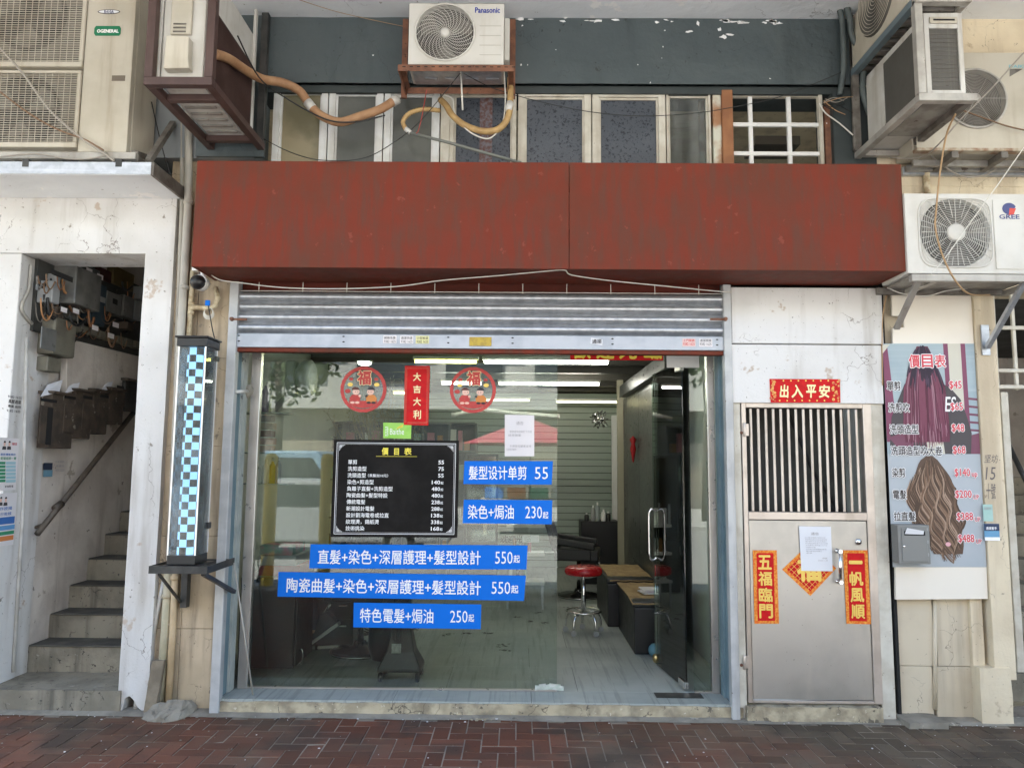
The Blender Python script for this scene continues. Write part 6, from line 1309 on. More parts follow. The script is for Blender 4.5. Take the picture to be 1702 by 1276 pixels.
wtext('9182 1625', 13, 658, 36, 662, Xq + .001, ink_dark, st_); wtext('\u9ad8\u58d3\u901a\u6e20', 14, 664, 35, 671, Xq + .001, ink_dark, st_); wtext('\u5c08\u696d \u5ec1\u6240', 13, 673, 35, 678, Xq + .001, ink_dark, st_); wtext('9182 1625', 11, 681, 34, 685, Xq + .001, ink_dark, st_)
fl_ = thing('flyer', 'small dark and light blue flyer stuck below the nearest letterbox', 'flyer', PX(80, 792, XW + .012)); wsheet('lower_half', (72, 781, 87, 792), XW + .013, M('flyer_pale_blue', (.16, .32, .42), .6, bump=0), fl_); wsheet('upper_half', (72, 769, 87, 780.5), XW + .013, M('flyer_dark', (.02, .03, .06), .6, bump=0), fl_)
st2 = thing('stencil_ad', 'grey stencilled text beside the small blue flyer', 'stencil', PX(100, 782, XW + .012))
for k in range(3): wtext(('\u767d\u8681\u7121\u86c7', '\u6ec5\u87f2\u4f4d', '9855 5220')[k], 92, 765 + k * 7, 107, 769 + k * 7, XW + .014, ink, st2)
# ------------------------------------------------------------------ shop interior
XA, XB, YB_, ZC = -2.25, 1.5, 6.35, 2.78
int_wall = M('pale_green_white_wall', (.50, .54, .50), .6, c2=(.44, .48, .44), ns=2, bump=.1)
rib_wall = M('ribbed_wall_tile', (.38, .45, .41), .4, bump=.05)
char_pan = M('charcoal_partition', (.06, .066, .062), .3, c2=(.075, .082, .078), ns=2, bump=.05)
int_ceil = M('interior_ceiling', (.42, .42, .38), .8, bump=.05)
beam_dk = M('dark_ceiling_beam', (.06, .055, .045), .6, bump=.05)
sh = build('shop_wall', MB().box(XA - .1, XA, .26, YB_ + .1, 0, ZC), int_wall, kind='structure')
build('shop_wall', MB().box(XB, XB + .1, .26, YB_ + .1, 0, ZC), int_wall, kind='structure')
bw_ = build('shop_wall', MB().box(XA, XB, YB_, YB_ + .1, 0, ZC), joint_dark, kind='structure')
k = zs
while k < 2.6:
    build('wall_tile', MB().box(XA, XB, YB_ - .012, YB_ - .001, k + .004, k + .096), rib_wall, bw_, .003); k += .1
build('shop_ceiling', MB().box(XA - .1, XB + .1, .26, YB_ + .1, ZC, ZC + .1), int_ceil, kind='structure')
# dropped front bulkhead and crosswise ceiling beams
for y in (2.2, 2.95, 3.7, 4.45, 5.2, 5.9): bp('ceiling_beam', MB().box(XA + .01, XB - .01, y, y + .10, ZC - .10, ZC - .001), beam_dk, .003)
tube_m = M('lit_tube', (1, 1, .95), .4, emis=(1.0, .98, .86), es=8, bump=0); tube_y = M('warm_lit_tube', (1, .9, .4), .4, emis=(1.0, .88, .22), es=3.5, bump=0); tube_d = M('dim_lit_tube', (1, .95, .7), .4, emis=(.9, .82, .45), es=.8, bump=0)
def tube_light(x0, x1, py, Y, m, label):
    a_, b_ = P(x0, py, Y), P(x1, py, Y); a_.z = b_.z = min((a_.z + b_.z) / 2, ZC - .03)
    t = thing('tube_light', label, 'ceiling light', ((a_.x + b_.x) / 2, Y, a_.z), 'fluorescent tubes on the shop ceiling')
    build('tube', MB().tube([a_, b_], .014, 10), m, t); build('batten', MB().box(a_.x - .02, b_.x + .02, Y - .02, Y + .02, a_.z + .018, a_.z + .05), white_pl, t, .004)
tube_light(690, 792, 601, 2.1, tube_y, 'yellow lit tube nearest the glass, left of the bright white tubes')
tube_light(805, 1010, 602, 2.12, tube_m, 'longest bright white tube just inside the glass')
tube_light(830, 995, 638, 4.0, tube_m, 'white tube in the second row above the doorway')
tube_light(735, 800, 637, 4.0, tube_m, 'short white tube in the second row left of the doorway')
tube_light(800, 880, 665, 5.6, tube_d, 'dim yellowish tube deep in the shop')
tube_light(655, 680, 653, 4.6, tube_y, 'small yellow tube seen between the two round stickers')
tube_light(925, 1030, 668, 5.7, tube_d, 'dim tube strip above the ribbed back wall')
dl = thing('downlight', 'round bright ceiling light over the first round sticker', 'ceiling light', P(606, 604, 1.7)); c = P(606, 605, 1.7); build('lamp', MB().lathe([(.06, .02), (.055, 0), (.03, -.01), (.001, -.012)], c, 20), tube_m, dl); build('rim', MB().lathe([(.075, .03), (.075, .018), (.062, .016)], c, 20), white_pl, dl)

bp('pipe_run', MB().tube(smooth_pts([P(750, 690, 4.6), P(800, 682, 4.6), P(850, 686, 4.6), P(930, 692, 4.6)], 5), .03, 10), white_wall)
# right-hand charcoal partition and beige post
d0, d1 = 1.38, 4.25; ztp = 2.44
pt = thing('partition', 'tall charcoal partition running back along the side of the shop', 'partition', (1.36, 2.6, zs))
y_ = 1.45
while y_ < 4.2: build('panel', MB().box(1.33, 1.37, y_ + .002, y_ + .898, zs, ztp), char_pan, pt, .002); y_ += .9
build('top_beam', MB().box(1.25, 1.37, 1.35, 4.2, ztp + .002, ztp + .14), char_pan, pt, .003)
bp('post', MB().box(P(1027, 800, 4.4).x, P(1037, 800, 4.4).x, 4.4, 4.46, zs, ZC - .1), M('beige_post', (.40, .38, .28), .6, bump=.05))
mrr = thing('mirror', 'tall framed dark mirror on the back wall beside the beige post', 'mirror', P(1022, 860, 5.2)); a_, b_, c_, d_ = R(1018, 690, 1026, 880, 5.2); build('frame', MB().box(a_, b_, 5.2, 5.3, c_, d_), white_pl, mrr, .003); build('glass', MB().box(P(1037, 800, 5.2).x, 1.3, 5.22, 5.3, c_, d_ - .1), M('mirror_glass', (.3, .32, .3), .08, 1, bump=0), mrr)
ts = thing('tinsel_ball', 'silver tinsel ball hanging from the shop ceiling', 'decoration', P(996, 697, 3.6)); c = P(996, 697, 3.6); random.seed(3)
mb = MB()
for k in range(160):
    d = Vector((random.gauss(0, 1), random.gauss(0, 1), random.gauss(0, 1))).normalized(); u = d.orthogonal() * .012; p = c + d * random.uniform(.02, .10); mb.poly([p - u, p + d * .03, p + u])
build('tinsel', mb, chrome, ts, kind='stuff')
# banner reflection in the door glass, imitated by red lettering on the partition
rl = thing('reflection_lettering', 'red letters on the charcoal partition imitating a banner reflected in the door', 'lettering', (1.31, 1.9, 1.0))
for t_, z_ in (('\u767e', 1.62), ('\u5b50', 1.38), ('\u4eba', 1.0), ('\u65e5', .82)): lettering(t_, (1.325, 1.62, z_), (0, 1, 0), (0, 0, 1), .16, .19, deep_red, rl, .05)
hg = thing('wall_hanging', 'small red knot ornament hanging on the partition', 'decoration', (1.3, 3.4, 1.9)); build('knot', MB().lathe([(.001, .09), (.04, .05), (.02, 0), (.035, -.06), (.008, -.2), (.001, -.21)], (1.29, 3.4, 1.85), 8), deep_red, hg)
# ottoman benches with bamboo mats
mat_m = M('bamboo_mat', (.40, .28, .13), .7, c2=(.30, .20, .09), ns=9, streak=(.22, .13, .06, .6), sscale=(60, 4, 4), bump=.5)
def bench(q, y0, y1, h, lab, lab2, mx):
    a_, b_ = P(q[0], q[1], y0).x, 1.30; t = thing('storage_bench', lab, 'bench', ((a_ + b_) / 2, y0, zs), 'storage benches by the partition')
    build('box', MB().box(a_, b_, y0, y1, zs, zs + h - .05), vinyl, t, .012, 2); build('lid', MB().box(a_ - .01, b_, y0 - .01, y1 + .01, zs + h - .049, zs + h), vinyl, t, .012, 2)
    n = 12; vs = []; mb = MB()
    for j in range(5):
        for i in range(n): x = a_ + mx[0] + (b_ - a_ - mx[0]) * i / (n - 1); y = y0 + (y1 - y0 - .02) * j / 4 - (.03 if j == 0 else 0); z = zs + h + .004 + .005 * sin(i * .9 + j) ** 2 - (.02 if j == 0 else 0); vs.append((x, y, z))
    mb.add(vs, [[j * n + i, j * n + i + 1, (j + 1) * n + i + 1, (j + 1) * n + i] for j in range(4) for i in range(n - 1)])
    o_ = build('mat_sheet', mb, mat_m); s_ = o_.modifiers.new('thickness', 'SOLIDIFY'); s_.thickness = .006; o_['label'] = lab2; o_['category'] = 'mat'; o_.name = 'bamboo_mat'
bx_ = P(1055, 1085, 1.28)
ph = .42
bench((1055, 1085), 1.26, 2.22, ph, 'nearer black vinyl storage bench inside the doorway', 'tan bamboo mat curling over the nearer black bench', (-.02, 0))
bench((1010, 1010), 2.28, 3.25, ph + .03, 'farther black vinyl storage bench behind the magazines', 'tan bamboo mat lying on the farther black bench', (.02, 0))
mz = zs + ph + .012
for k in range(3):
    c = P(1090, 1000 - k * 3, 1.55); w, d = .24, .17; an = (.2, -.15, .05)[k]
    pts = [(c.x + (cos(an) * u - sin(an) * v), 1.62 + (sin(an) * u + cos(an) * v) - 0, mz + k * .013) for u, v in ((-w / 2, -d / 2), (w / 2, -d / 2), (w / 2, d / 2), (-w / 2, d / 2))]
    solo('magazine', MB().prism(pts, (0, 0, .011)), (paper2, M('mag_lilac', (.55, .45, .55), .4, c2=(.8, .8, .78), ns=20, bump=0), paper)[k], ('bottom magazine of the small pile on the nearer bench', 'middle lilac magazine of the pile on the nearer bench', 'topmost white magazine of the pile on the nearer bench')[k], 'magazine')
# toys and shoes by the bench foot
def ball(name, lab, c, r, m, cat): return solo(name, MB().lathe([(.001, -r), (r * .5, -r * .87), (r * .87, -r * .5), (r, 0), (r * .87, r * .5), (r * .5, r * .87), (.001, r)], c, 16), m, lab, cat)
ball('blue_ball', 'pale blue ball on the floor beside the nearer bench', (P(1088, 1087, 1.2).x, 1.18, zs + .055), .055, M('pale_blue_toy', (.12, .28, .36), .5, bump=.05), 'ball')
ty = thing('soft_toy', 'small brown soft toy slumped behind the open glass door', 'soft toy', (P(1105, 1075, 1.2).x, 1.2, zs))
tx = P(1106, 1075, 1.2).x; tb = M('toy_plush', (.28, .15, .12), .9, bump=.4)
build('body', MB().lathe([(.001, 0), (.06, .01), (.075, .06), (.05, .12), (.001, .14)], (tx, 1.2, zs), 14), M('toy_red_cloth', (.25, .03, .04), .9), ty); build('head', MB().lathe([(.001, 0), (.04, .01), (.055, .05), (.04, .09), (.001, .10)], (tx - .01, 1.19, zs + .125), 14), tb, ty)
for s in (-1, 1): build('ear', MB().lathe([(.001, -.02), (.018, -.01), (.018, .01), (.001, .02)], (tx - .01 + s * .045, 1.19, zs + .215), 10), tb, ty); build('arm', MB().tube([(tx + s * .05, 1.19, zs + .10), (tx + s * .10, 1.16, zs + .05)], .02, 8), tb, ty)
# red stool
def caster_base(t, c, R_, n, m, ringh=.17, z0=None):
    z0 = zs if z0 is None else z0
    for k in range(n):
        a = 2 * pi * k / n + .3; pts = [(c[0] + r_ * cos(a), c[1] + r_ * sin(a), z0 + h) for r_, h in ((R_ * .55, ringh), (R_ * .75, ringh + .01), (R_ * .95, ringh * .75), (R_, .06))]
        l_ = build('leg', MB().tube(smooth_pts(pts, 4), .011, 8), m, t); build('caster', MB().lathe([(.026, -.012), (.028, 0), (.026, .012)], (c[0] + R_ * cos(a), c[1] + R_ * sin(a), z0 + .027), 12, 'Y'), grey_pl if m is chrome else black_pl, l_)
sx_, sy_ = P(970, 1020, 2.0).x, 2.0
rs_ = thing('red_stool', 'round red vinyl salon stool on a chrome five-wheel base', 'stool', (sx_, sy_, zs))
zst = P(970, 947, 2.0).z
build('seat', MB().lathe([(.15, -.03), (.168, -.025), (.175, .0), (.168, .03), (.15, .042), (.001, .046)], (sx_, sy_, zst - .01), 32), M('red_vinyl', (.42, .01, .015), .25, bump=.03), rs_)
build('seat_pan', MB().lathe([(.12, -.045), (.15, -.031)], (sx_, sy_, zst - .01), 24), chrome, rs_)
build('post', MB().tube([(sx_, sy_, zs + .16), (sx_, sy_, zst - .05)], [.024, .017], 14), chrome, rs_); build('foot_ring', MB().tube([(sx_ + .155 * cos(2 * pi * i / 32), sy_ + .155 * sin(2 * pi * i / 32), zs + .20) for i in range(32)], .010, 8, closed=True), chrome, rs_)
for k in range(3): a = k * 2.09; build('ring_spoke', MB().tube([(sx_, sy_, zs + .19), (sx_ + .155 * cos(a), sy_ + .155 * sin(a), zs + .20)], .008, 6), chrome, rs_)
caster_base(rs_, (sx_, sy_), .17, 5, chrome, .17)
# salon chairs
def salon_chair(cx, cy, rot, lab, back=1.0):
    t = thing('salon_chair', lab, 'salon chair', (cx, cy, zs), 'black hydraulic salon chairs')
    ca, sa = cos(rot), sin(rot)
    def T(x, y, z): return (cx + ca * x - sa * y, cy + sa * x + ca * y, zs + z)
    build('disc_base', MB().lathe([(.24, 0), (.245, .01), (.22, .03), (.06, .05), (.045, .09)], (cx, cy, zs), 36), M('worn_black_chrome', (.05, .05, .05), .22, .7, bump=.05), t)
    build('base_rim', MB().tube([(cx + .246 * cos(2 * pi * i / 40), cy + .246 * sin(2 * pi * i / 40), zs + .012) for i in range(40)], .005, 6, closed=True), chrome, t)
    build('post', MB().tube([T(0, 0, .08), T(0, 0, .42)], .026, 16), chrome, t)
    def pad(nm, pts, thick, m=vinyl): return build(nm, MB().prism([T(*p) for p in pts], Vector(T(*thick)) - Vector(T(0, 0, 0))), m, t, .02, 3)
    pad('seat', [(-.25, -.24, .43), (.25, -.24, .43), (.25, .24, .43), (-.25, .24, .43)], (0, 0, .12))
    pad('backrest', [(-.24, .22, .52), (.24, .22, .52), (.22, .34, .52 + .42 * back), (-.22, .34, .52 + .42 * back)], (0, .07, .02))
    for s in (-1, 1):
        pad('armrest', [(s * .25, -.2, .56), (s * .31, -.2, .56), (s * .31, .3, .62), (s * .25, .3, .62)], (0, 0, .08))
        pad('arm_side', [(s * .26, -.16, .44), (s * .30, -.16, .44), (s * .30, .26, .44), (s * .26, .26, .44)], (0, 0, .13))
    build('footrest', MB().tube(smooth_pts([T(-.12, -.22, .40), T(-.13, -.34, .2), T(-.14, -.42, .14), T(.14, -.42, .14), T(.13, -.34, .2), T(.12, -.22, .40)], 5), .012, 8), chrome, t)
    return t
c1 = (P(597, 1083, 1.2).x, PZ(597, 1083, zs).y)
salon_chair(c1[0], c1[1], -pi / 2 - .1, 'black salon chair with the seated customer behind the price board')
salon_chair(P(962, 970, 3.9).x, 3.9, pi * .45, 'black salon chair turned sideways behind the red stool')
# hair-processor stand
hx, hy = P(676, 1125, .8).x, PZ(676, 1135, zs).y + .12
hm = thing('hair_processor', 'black hair processor on a flared wheeled stand near the glass', 'hair processor', (hx, hy, zs))
rows_ = [(.155, .07), (.15, .10), (.10, .20), (.075, .32), (.065, .42), (.062, .60)]; vs = []
mb = MB(); 
for w, z in rows_: vs += [(hx - w, hy - w * .8, zs + z), (hx + w, hy - w * .8, zs + z), (hx + w, hy + w * .8, zs + z), (hx - w, hy + w * .8, zs + z)]
mb.add(vs, [[j * 4 + i, j * 4 + (i + 1) % 4, j * 4 + 4 + (i + 1) % 4, j * 4 + 4 + i] for j in range(len(rows_) - 1) for i in range(4)] + [[0, 1, 2, 3][::-1], [20, 21, 22, 23]]); build('stand_body', mb, black_pl, hm, .012, 2)
build('pole', MB().tube([(hx, hy, zs + .58), (hx, hy, zs + 1.35)], .022, 12), grey_pl, hm)
build('hood', MB().lathe([(.001, .0), (.12, .01), (.17, .06), (.18, .14), (.12, .2), (.001, .22)], (hx - .1, hy, zs + 1.28), 24), M('grey_hood', (.3, .31, .31), .35), hm)
build('rating_label', MB().box(hx - .055, hx + .012, hy - .112, hy - .110, zs + .20, zs + .265), M('silver_label', (.42, .42, .40), .5, c2=(.6, .6, .58), ns=50, bump=0), hm)
for sx2 in (-1, 1):
    for sy2 in (-1, 1): build('caster', MB().lathe([(.03, -.014), (.034, 0), (.03, .014)], (hx + sx2 * .13, hy + sy2 * .10, zs + .034), 14, 'X'), black_pl, hm)
for k in range(4): build('cord_loop', MB().tube(smooth_pts([(hx - .03 + k * .02, hy - .07, zs + .5), (hx - .06 + k * .025, hy - .10, zs + .34), (hx + .01 * k - .03, hy - .12, zs + .28)], 5), .005, 6), cable_blk, hm)
# black cabinet by the window
a_, b_ = P(418, 1120, .5).x, P(478, 1120, .5).x; cyy = .62
cab = thing('black_cabinet', 'low black cabinet with metal door handles inside the glass', 'cabinet', ((a_ + b_) / 2, cyy, zs)); zct = P(440, 960, .6).z
build('body', MB().box(a_ - .15, b_, cyy, cyy + .5, zs + .03, zct), vinyl, cab, .004); build('side_door', MB().box(b_ + .001, b_ + .012, cyy + .02, cyy + .48, zs + .04, zct - .02), black_pl, cab, .002)
build('handle', MB().tube(smooth_pts([(b_ + .015, cyy + .1, P(480, 1085, .62).z), (b_ + .04, cyy + .1, P(480, 1087, .62).z), (b_ + .04, cyy + .1, P(480, 1108, .62).z), (b_ + .015, cyy + .1, P(480, 1110, .62).z)], 4), .006, 8), chrome, cab)
cz2 = thing('drawer_trolley', 'black salon drawer trolley behind the black cabinet', 'trolley', (b_ + .17, 1.3, zs)); xq = b_ + .08
build('carcass', MB().box(xq - .1, xq + .22, 1.25, 1.6, zs + .05, P(500, 960, 1.3).z), black_pl, cz2, .004)
for k in range(3): z_ = zs + .12 + k * .16; f_ = build('drawer', MB().box(xq - .09, xq + .21, 1.236, 1.249, z_, z_ + .14), vinyl, cz2, .003); build('drawer_handle', MB().box(xq + .1, xq + .17, 1.222, 1.235, z_ + .08, z_ + .095), chrome, f_, .002)
for s in (-.08, .2): build('caster', MB().lathe([(.022, -.01), (.025, 0), (.022, .01)], (xq + s, 1.28, zs + .026), 12, 'X'), black_pl, cz2)
# window-side glass shelves with products
shx0, shx1 = P(428, 740, .55).x, P(482, 740, .55).x
spec = [(686, .55), (752, .55), (803, .6)]
shl = thing('glass_shelves', 'glass shelves with brackets just inside the window frame', 'shelf', (shx0, .55, P(450, 803, .6).z))
for py, y in spec: z_ = P(450, py, y).z; build('shelf_board', MB().box(XA + .01, shx1, y - .09, y + .12, z_ - .008, z_), M('shelf_glass_edge', (.30, .38, .36), .2, bump=0), shl)
def bottle(lab, px, py, Y, r, h, m, capm, group='bottles on the window shelves'):
    c = P(px, py, Y); t = thing('bottle', lab, 'bottle', c, group)
    build('body', MB().lathe([(r * .9, 0), (r, .006), (r, h * .68), (r * .4, h * .8), (r * .35, h * .86)], c, 16), m, t); build('cap', MB().lathe([(r * .42, h * .86), (r * .42, h), (.001, h)], c, 12), capm, t)
z1s = 686
bottle('purple pump bottle on the uppermost glass shelf by the frame', 440, 685, .55, .028, .23, M('purple_bottle', (.10, .07, .16), .3, bump=0), white_pl)
bottle('slim pale bottle behind the purple pump bottle', 447, 685, .6, .018, .18, M('pale_lime_bottle', (.5, .52, .3), .3, bump=0), black_pl)
for k, (px, lab) in enumerate(((429, 'white bottle nearest the frame on the lowest glass shelf'), (441, 'second white bottle on the lowest glass shelf'), (452, 'yellow bottle on the lowest glass shelf'), (462, 'clear bottle on the lowest glass shelf'))): bottle(lab, px, 803, .6, .022, .17 + .01 * k, (white_pl, white_pl, M('yellow_bottle', (.7, .5, .06), .3, bump=0), grey_pl)[k], white_pl)
for k in range(5):
    c = P(442 + (k % 2) * 2, 751 - k * 12.5, .57); solo('product_box', MB().box(c.x - .07, c.x + .06, .5, .6, c.z, c.z + .046), M(('box_tan', 'box_pink', 'box_brown', 'box_cream', 'box_grey')[k], ((.35, .24, .16), (.45, .28, .24), (.18, .1, .07), (.5, .42, .32), (.3, .28, .27))[k], .5, bump=0), 'folded product box, number %s from the bottom of the stack on the middle shelf' % ('one', 'two', 'three', 'four', 'five')[k], 'box', bev=.002)
# cloth heap added on the cabinet, imitating coloured street reflections in the glass
for k, (m_, lab) in enumerate(((M('reflection_red', (.36, .05, .07), .9, bump=.8, bs=200), 'red cloth imitating a street reflection, bottom of the heap on the cabinet'), (M('reflection_grey', (.42, .44, .48), .9, bump=.8, bs=200), 'pale grey cloth imitating a street reflection, middle of the heap on the cabinet'), (M('reflection_pink', (.55, .20, .26), .9, bump=.8, bs=200, c2=(.2, .35, .3), ns=8), 'pink patterned cloth imitating a street reflection, top of the heap on the cabinet'))):
    mb = MB(); z_ = zct + .002 + k * .075; grid_box(mb, a_ - .05, b_ - .0 - k * .03, cyy + .08, cyy + .42, z_, z_ + .07, .04); roughen(mb, .008, 7, lambda v: v.z < z_ + .004); solo('reflection_cloth', mb, m_, lab, 'reflection_cloth')
# wall-mounted white processor and dark cabinets on the left wall
wp_ = thing('hood_dryer', 'large white wall-mounted hood dryer behind the glass near the frame', 'hood dryer', P(505, 640, 1.9)); c = P(512, 630, 1.9)
build('hood', MB().lathe([(.001, -.1), (.12, -.09), (.17, -.04), (.18, .03), (.15, .05)], c, 30, 'X'), M('white_hood', (.62, .66, .66), .3, bump=0), wp_)
build('arm', MB().tube([c + Vector((.0, 0, 0)), P(470, 665, 1.9), P(440, 700, 1.9)], .03, 10), grey_pl, wp_); build('visor', MB().box(c.x - .2, c.x - .1, 1.83, 1.97, c.z - .17, c.z + .17), M('white_hood', (.62, .66, .66)), wp_, .03, 3)
bkc = thing('shelf_unit', 'dark shelf unit of supplies behind the price board', 'shelf unit', (P(560, 900, 4).x, 4, zs)); x0, x1 = P(478, 800, 4.0).x, P(790, 800, 4.0).x
build('back_panel', MB().box(x0, x1, 4.3, 4.32, zs, 2.1), M('dark_teal_panel', (.10, .12, .115), .5, bump=.05), bkc)
n_ = 7
for k in range(n_ + 1): x = x0 + (x1 - x0) * k / n_; build('upright', MB().box(x - .012, x + .012, 4.0, 4.299, zs, 2.1), M('shelf_teal_grey', (.16, .185, .18), .5, bump=.05), bkc)
for z_ in (.5, .95, 1.4, 1.75, 2.09): build('shelf_board', MB().box(x0 + .013, x1 - .013, 4.001, 4.298, z_, z_ + .02), M('shelf_teal_grey', (.16, .185, .18)), bkc)
random.seed(21); kinds = [white_pl, grey_pl, M('amber_pack', (.35, .18, .05), .4, bump=0), black_pl, M('mint_pack', (.3, .45, .4), .4, bump=0), M('pink_pack', (.5, .2, .25), .4, bump=0)]
mb = MB()
for z_ in (.52, .97, 1.42, 1.77):
    x = x0 + .05
    while x < x1 - .1:
        w = random.uniform(.04, .09); h = random.uniform(.10, .26); mb.mi = random.randrange(6); mb.box(x, x + w, 4.04, 4.04 + w, z_ + .001, z_ + h); x += w + random.uniform(.01, .12)
o_ = build('supplies', mb, kinds, None, kind='stuff'); o_['label'] = 'assorted bottles and packs crowding the dark shelf unit'; o_['category'] = 'supplies'
# dry branches
random.seed(9); vx, vy = P(640, 900, 1.0).x, 1.05
pl_ = thing('dried_branches', 'tall dried twigs in a dark vase behind the price board', 'plant', (vx, vy, zs)); build('vase', MB().lathe([(.09, 0), (.12, .1), (.12, .4), (.07, .75), (.08, .8)], (vx, vy, zs), 20), black_pl, pl_)
tw_m = M('dry_twig', (.30, .26, .16), .8, bump=.1); lf_m = M('dry_leaf', (.42, .40, .26), .8, c2=(.25, .27, .15), ns=20, bump=0)
mb = MB(); lf = MB()
for k in range(46):
    px, py = random.uniform(548, 708), random.uniform(640, 735)
    tip = P(px, py, vy + random.uniform(-.25, .3)); b0_ = Vector((vx, vy, zs + .78)); pts = [b0_ + (tip - b0_) * s_ + Vector((random.uniform(-.03, .03), random.uniform(-.03, .03), random.uniform(-.02, .05) + .12 * sin(s_ * 3))) * (s_ > 0) for s_ in (0, .25, .5, .75, 1)]
    pts = smooth_pts(pts, 3); mb.tube(pts, [.005 * (1 - i / len(pts)) + .0012 for i in range(len(pts))], 4)
    for i in range(5, len(pts)):
        for _ in range(4):
            d = Vector((random.gauss(0, 1), random.gauss(0, 1), random.gauss(0, .8))).normalized(); q = pts[i]; e_ = q + d * random.uniform(.02, .07); mb.tube([q, e_], .0011, 3)
            u = d.orthogonal().normalized() * .005; lf.poly([e_, e_ + d * .012 + u, e_ + d * .026, e_ + d * .012 - u])
build('twigs', mb, tw_m, pl_, kind='stuff'); build('dry_leaves', lf, lf_m, pl_, kind='stuff')
# counter at the back with bottles, boxes
ct = thing('styling_counter', 'dark styling counter with bottles in front of the ribbed wall', 'counter', (.95, 4.9, zs)); zct2 = P(985, 865, 4.9).z
build('cabinet', MB().box(P(965, 900, 4.9).x, 1.32, 4.8, 5.2, zs, zct2), vinyl, ct, .005)
for k, (px, h, m_) in enumerate(((975, .10, black_pl), (986, .20, grey_pl), (993, .24, M('clear_bottle_grey', (.35, .4, .4), .2, bump=0)), (1003, .15, white_pl), (1011, .12, black_pl))): 
    c = P(px, 865, 4.85); c.z = zct2 + .001; t = thing('bottle', ('squat black jar at the end of the styling counter', 'grey bottle second on the styling counter', 'tallest bottle on the styling counter', 'short white bottle on the styling counter', 'small black bottle beside the beige post')[k], 'bottle', c, 'bottles on the styling counter'); build('body', MB().lathe([(.03, 0), (.03, h * .7), (.01, h * .85)], c, 14), m_, t); build('cap', MB().lathe([(.012, h * .85), (.012, h), (.001, h)], c, 10), white_pl, t)
# ------------------------------------------------------------------ seated customer
def skin_mesh(name, joints, edges, sub=2):
    me = bpy.data.meshes.new(name); me.from_pydata([j[:3] for j in joints], edges, []); o = bpy.data.objects.new(name, me); COL.objects.link(o)
    sm = o.modifiers.new('skin', 'SKIN'); 
    if not me.skin_vertices: me.skin_vertices.new()
    for i, j in enumerate(joints):
        r = j[3] if isinstance(j[3], tuple) else (j[3], j[3]); me.skin_vertices[0].data[i].radius = r; me.skin_vertices[0].data[i].use_root = (i == 0)
    sm.use_smooth_shade = True; ss = o.modifiers.new('sub', 'SUBSURF'); ss.levels = ss.render_levels = sub
    m2 = bpy.data.meshes.new_from_object(o.evaluated_get(bpy.context.evaluated_depsgraph_get())); bpy.data.objects.remove(o); return m2
jean = M('dark_jeans', (.035, .045, .065), .85, bump=.4); top_m = M('charcoal_shirt', (.05, .05, .055), .9, bump=.4); skin_m = M('person_skin', (.45, .27, .19), .55, bump=.05)
hpx, hpy, hpz = c1[0] + .02, c1[1], zs + .60      # pelvis on the seat, facing -X
person = thing('person', 'person in dark jeans and black trainers seated on the salon chair behind the price board', 'person', (hpx, hpy, zs))
A1 = P(540, 1030, c1[1] - .12); 
J = [(hpx, hpy, hpz, .13), (hpx + .03, hpy, hpz + .22, (.15, .12)), (hpx + .04, hpy, hpz + .42, (.17, .12)), (hpx + .03, hpy, hpz + .54, .06), (hpx + .01, hpy, hpz + .60, .055)]
E_ = [(0, 1), (1, 2), (2, 3), (3, 4)]
def chain(root, pts):
    p = root
    for q in pts: J.append(q); E_.append((p, len(J) - 1)); p = len(J) - 1
kz = hpz - .02
chain(0, [(hpx - .08, hpy - .09, hpz - .01, .09), (hpx - .42, hpy - .13, kz + .03, .062), (hpx - .40, hpy - .13, kz - .2, .055), (hpx - .36, hpy - .13, zs + .20, .038), (hpx - .37, hpy - .13, zs + .15, .035)])
chain(0, [(hpx - .08, hpy + .09, hpz - .01, .09), (hpx - .44, hpy + .10, kz, .062), (hpx - .42, hpy + .10, kz - .2, .055), (hpx - .36, hpy + .10, zs + .19, .038), (hpx - .37, hpy + .10, zs + .14, .035)])
for s in (-1, 1): chain(2, [(hpx + .04, hpy + s * .18, hpz + .42, .06), (hpx - .02, hpy + s * .23, hpz + .18, .045), (hpx - .22, hpy + s * .15, hpz + .12, .034), (hpx - .29, hpy + s * .12, hpz + .11, .03)])
me = skin_mesh('person_body', J, E_); me.materials.clear()
for m_ in (top_m, jean, skin_m): me.materials.append(m_)
for p in me.polygons:
    c = p.center; p.use_smooth = True
    p.material_index = 2 if (c.z > hpz + .53 or (c.x < hpx - .2 and c.z > hpz + .09) or c.z < zs + .21) else (1 if c.z < hpz + .10 and not (c.x > hpx - .12 and c.z > hpz + .06) else 0)
me.transform(Matrix.Translation(-Vector((hpx, hpy, zs)))); o = bpy.data.objects.new('body', me); COL.objects.link(o); o.parent = person
hc_ = Vector((hpx - .02, hpy, hpz + .72))
hd_ = MB().lathe([(.001, -.125), (.045, -.115), (.066, -.08), (.078, -.03), (.085, .02), (.083, .06), (.06, .105), (.001, .125)], hc_, 24); 
for i, v in enumerate(hd_.v):
    if v.x < hc_.x - .06 and abs(v.y - hc_.y) < .02 and -.04 < v.z - hc_.z < .01: hd_.v[i] = v + Vector((-.022, 0, -.008))
build('head', hd_, skin_m, person)
hr_ = MB().lathe([(.088, -.02), (.094, .03), (.090, .07), (.066, .115), (.001, .137)], hc_ + Vector((.012, 0, .0)), 24); build('hair', hr_, M('black_hair', (.012, .010, .009), .5, bump=.6, bs=150), person)
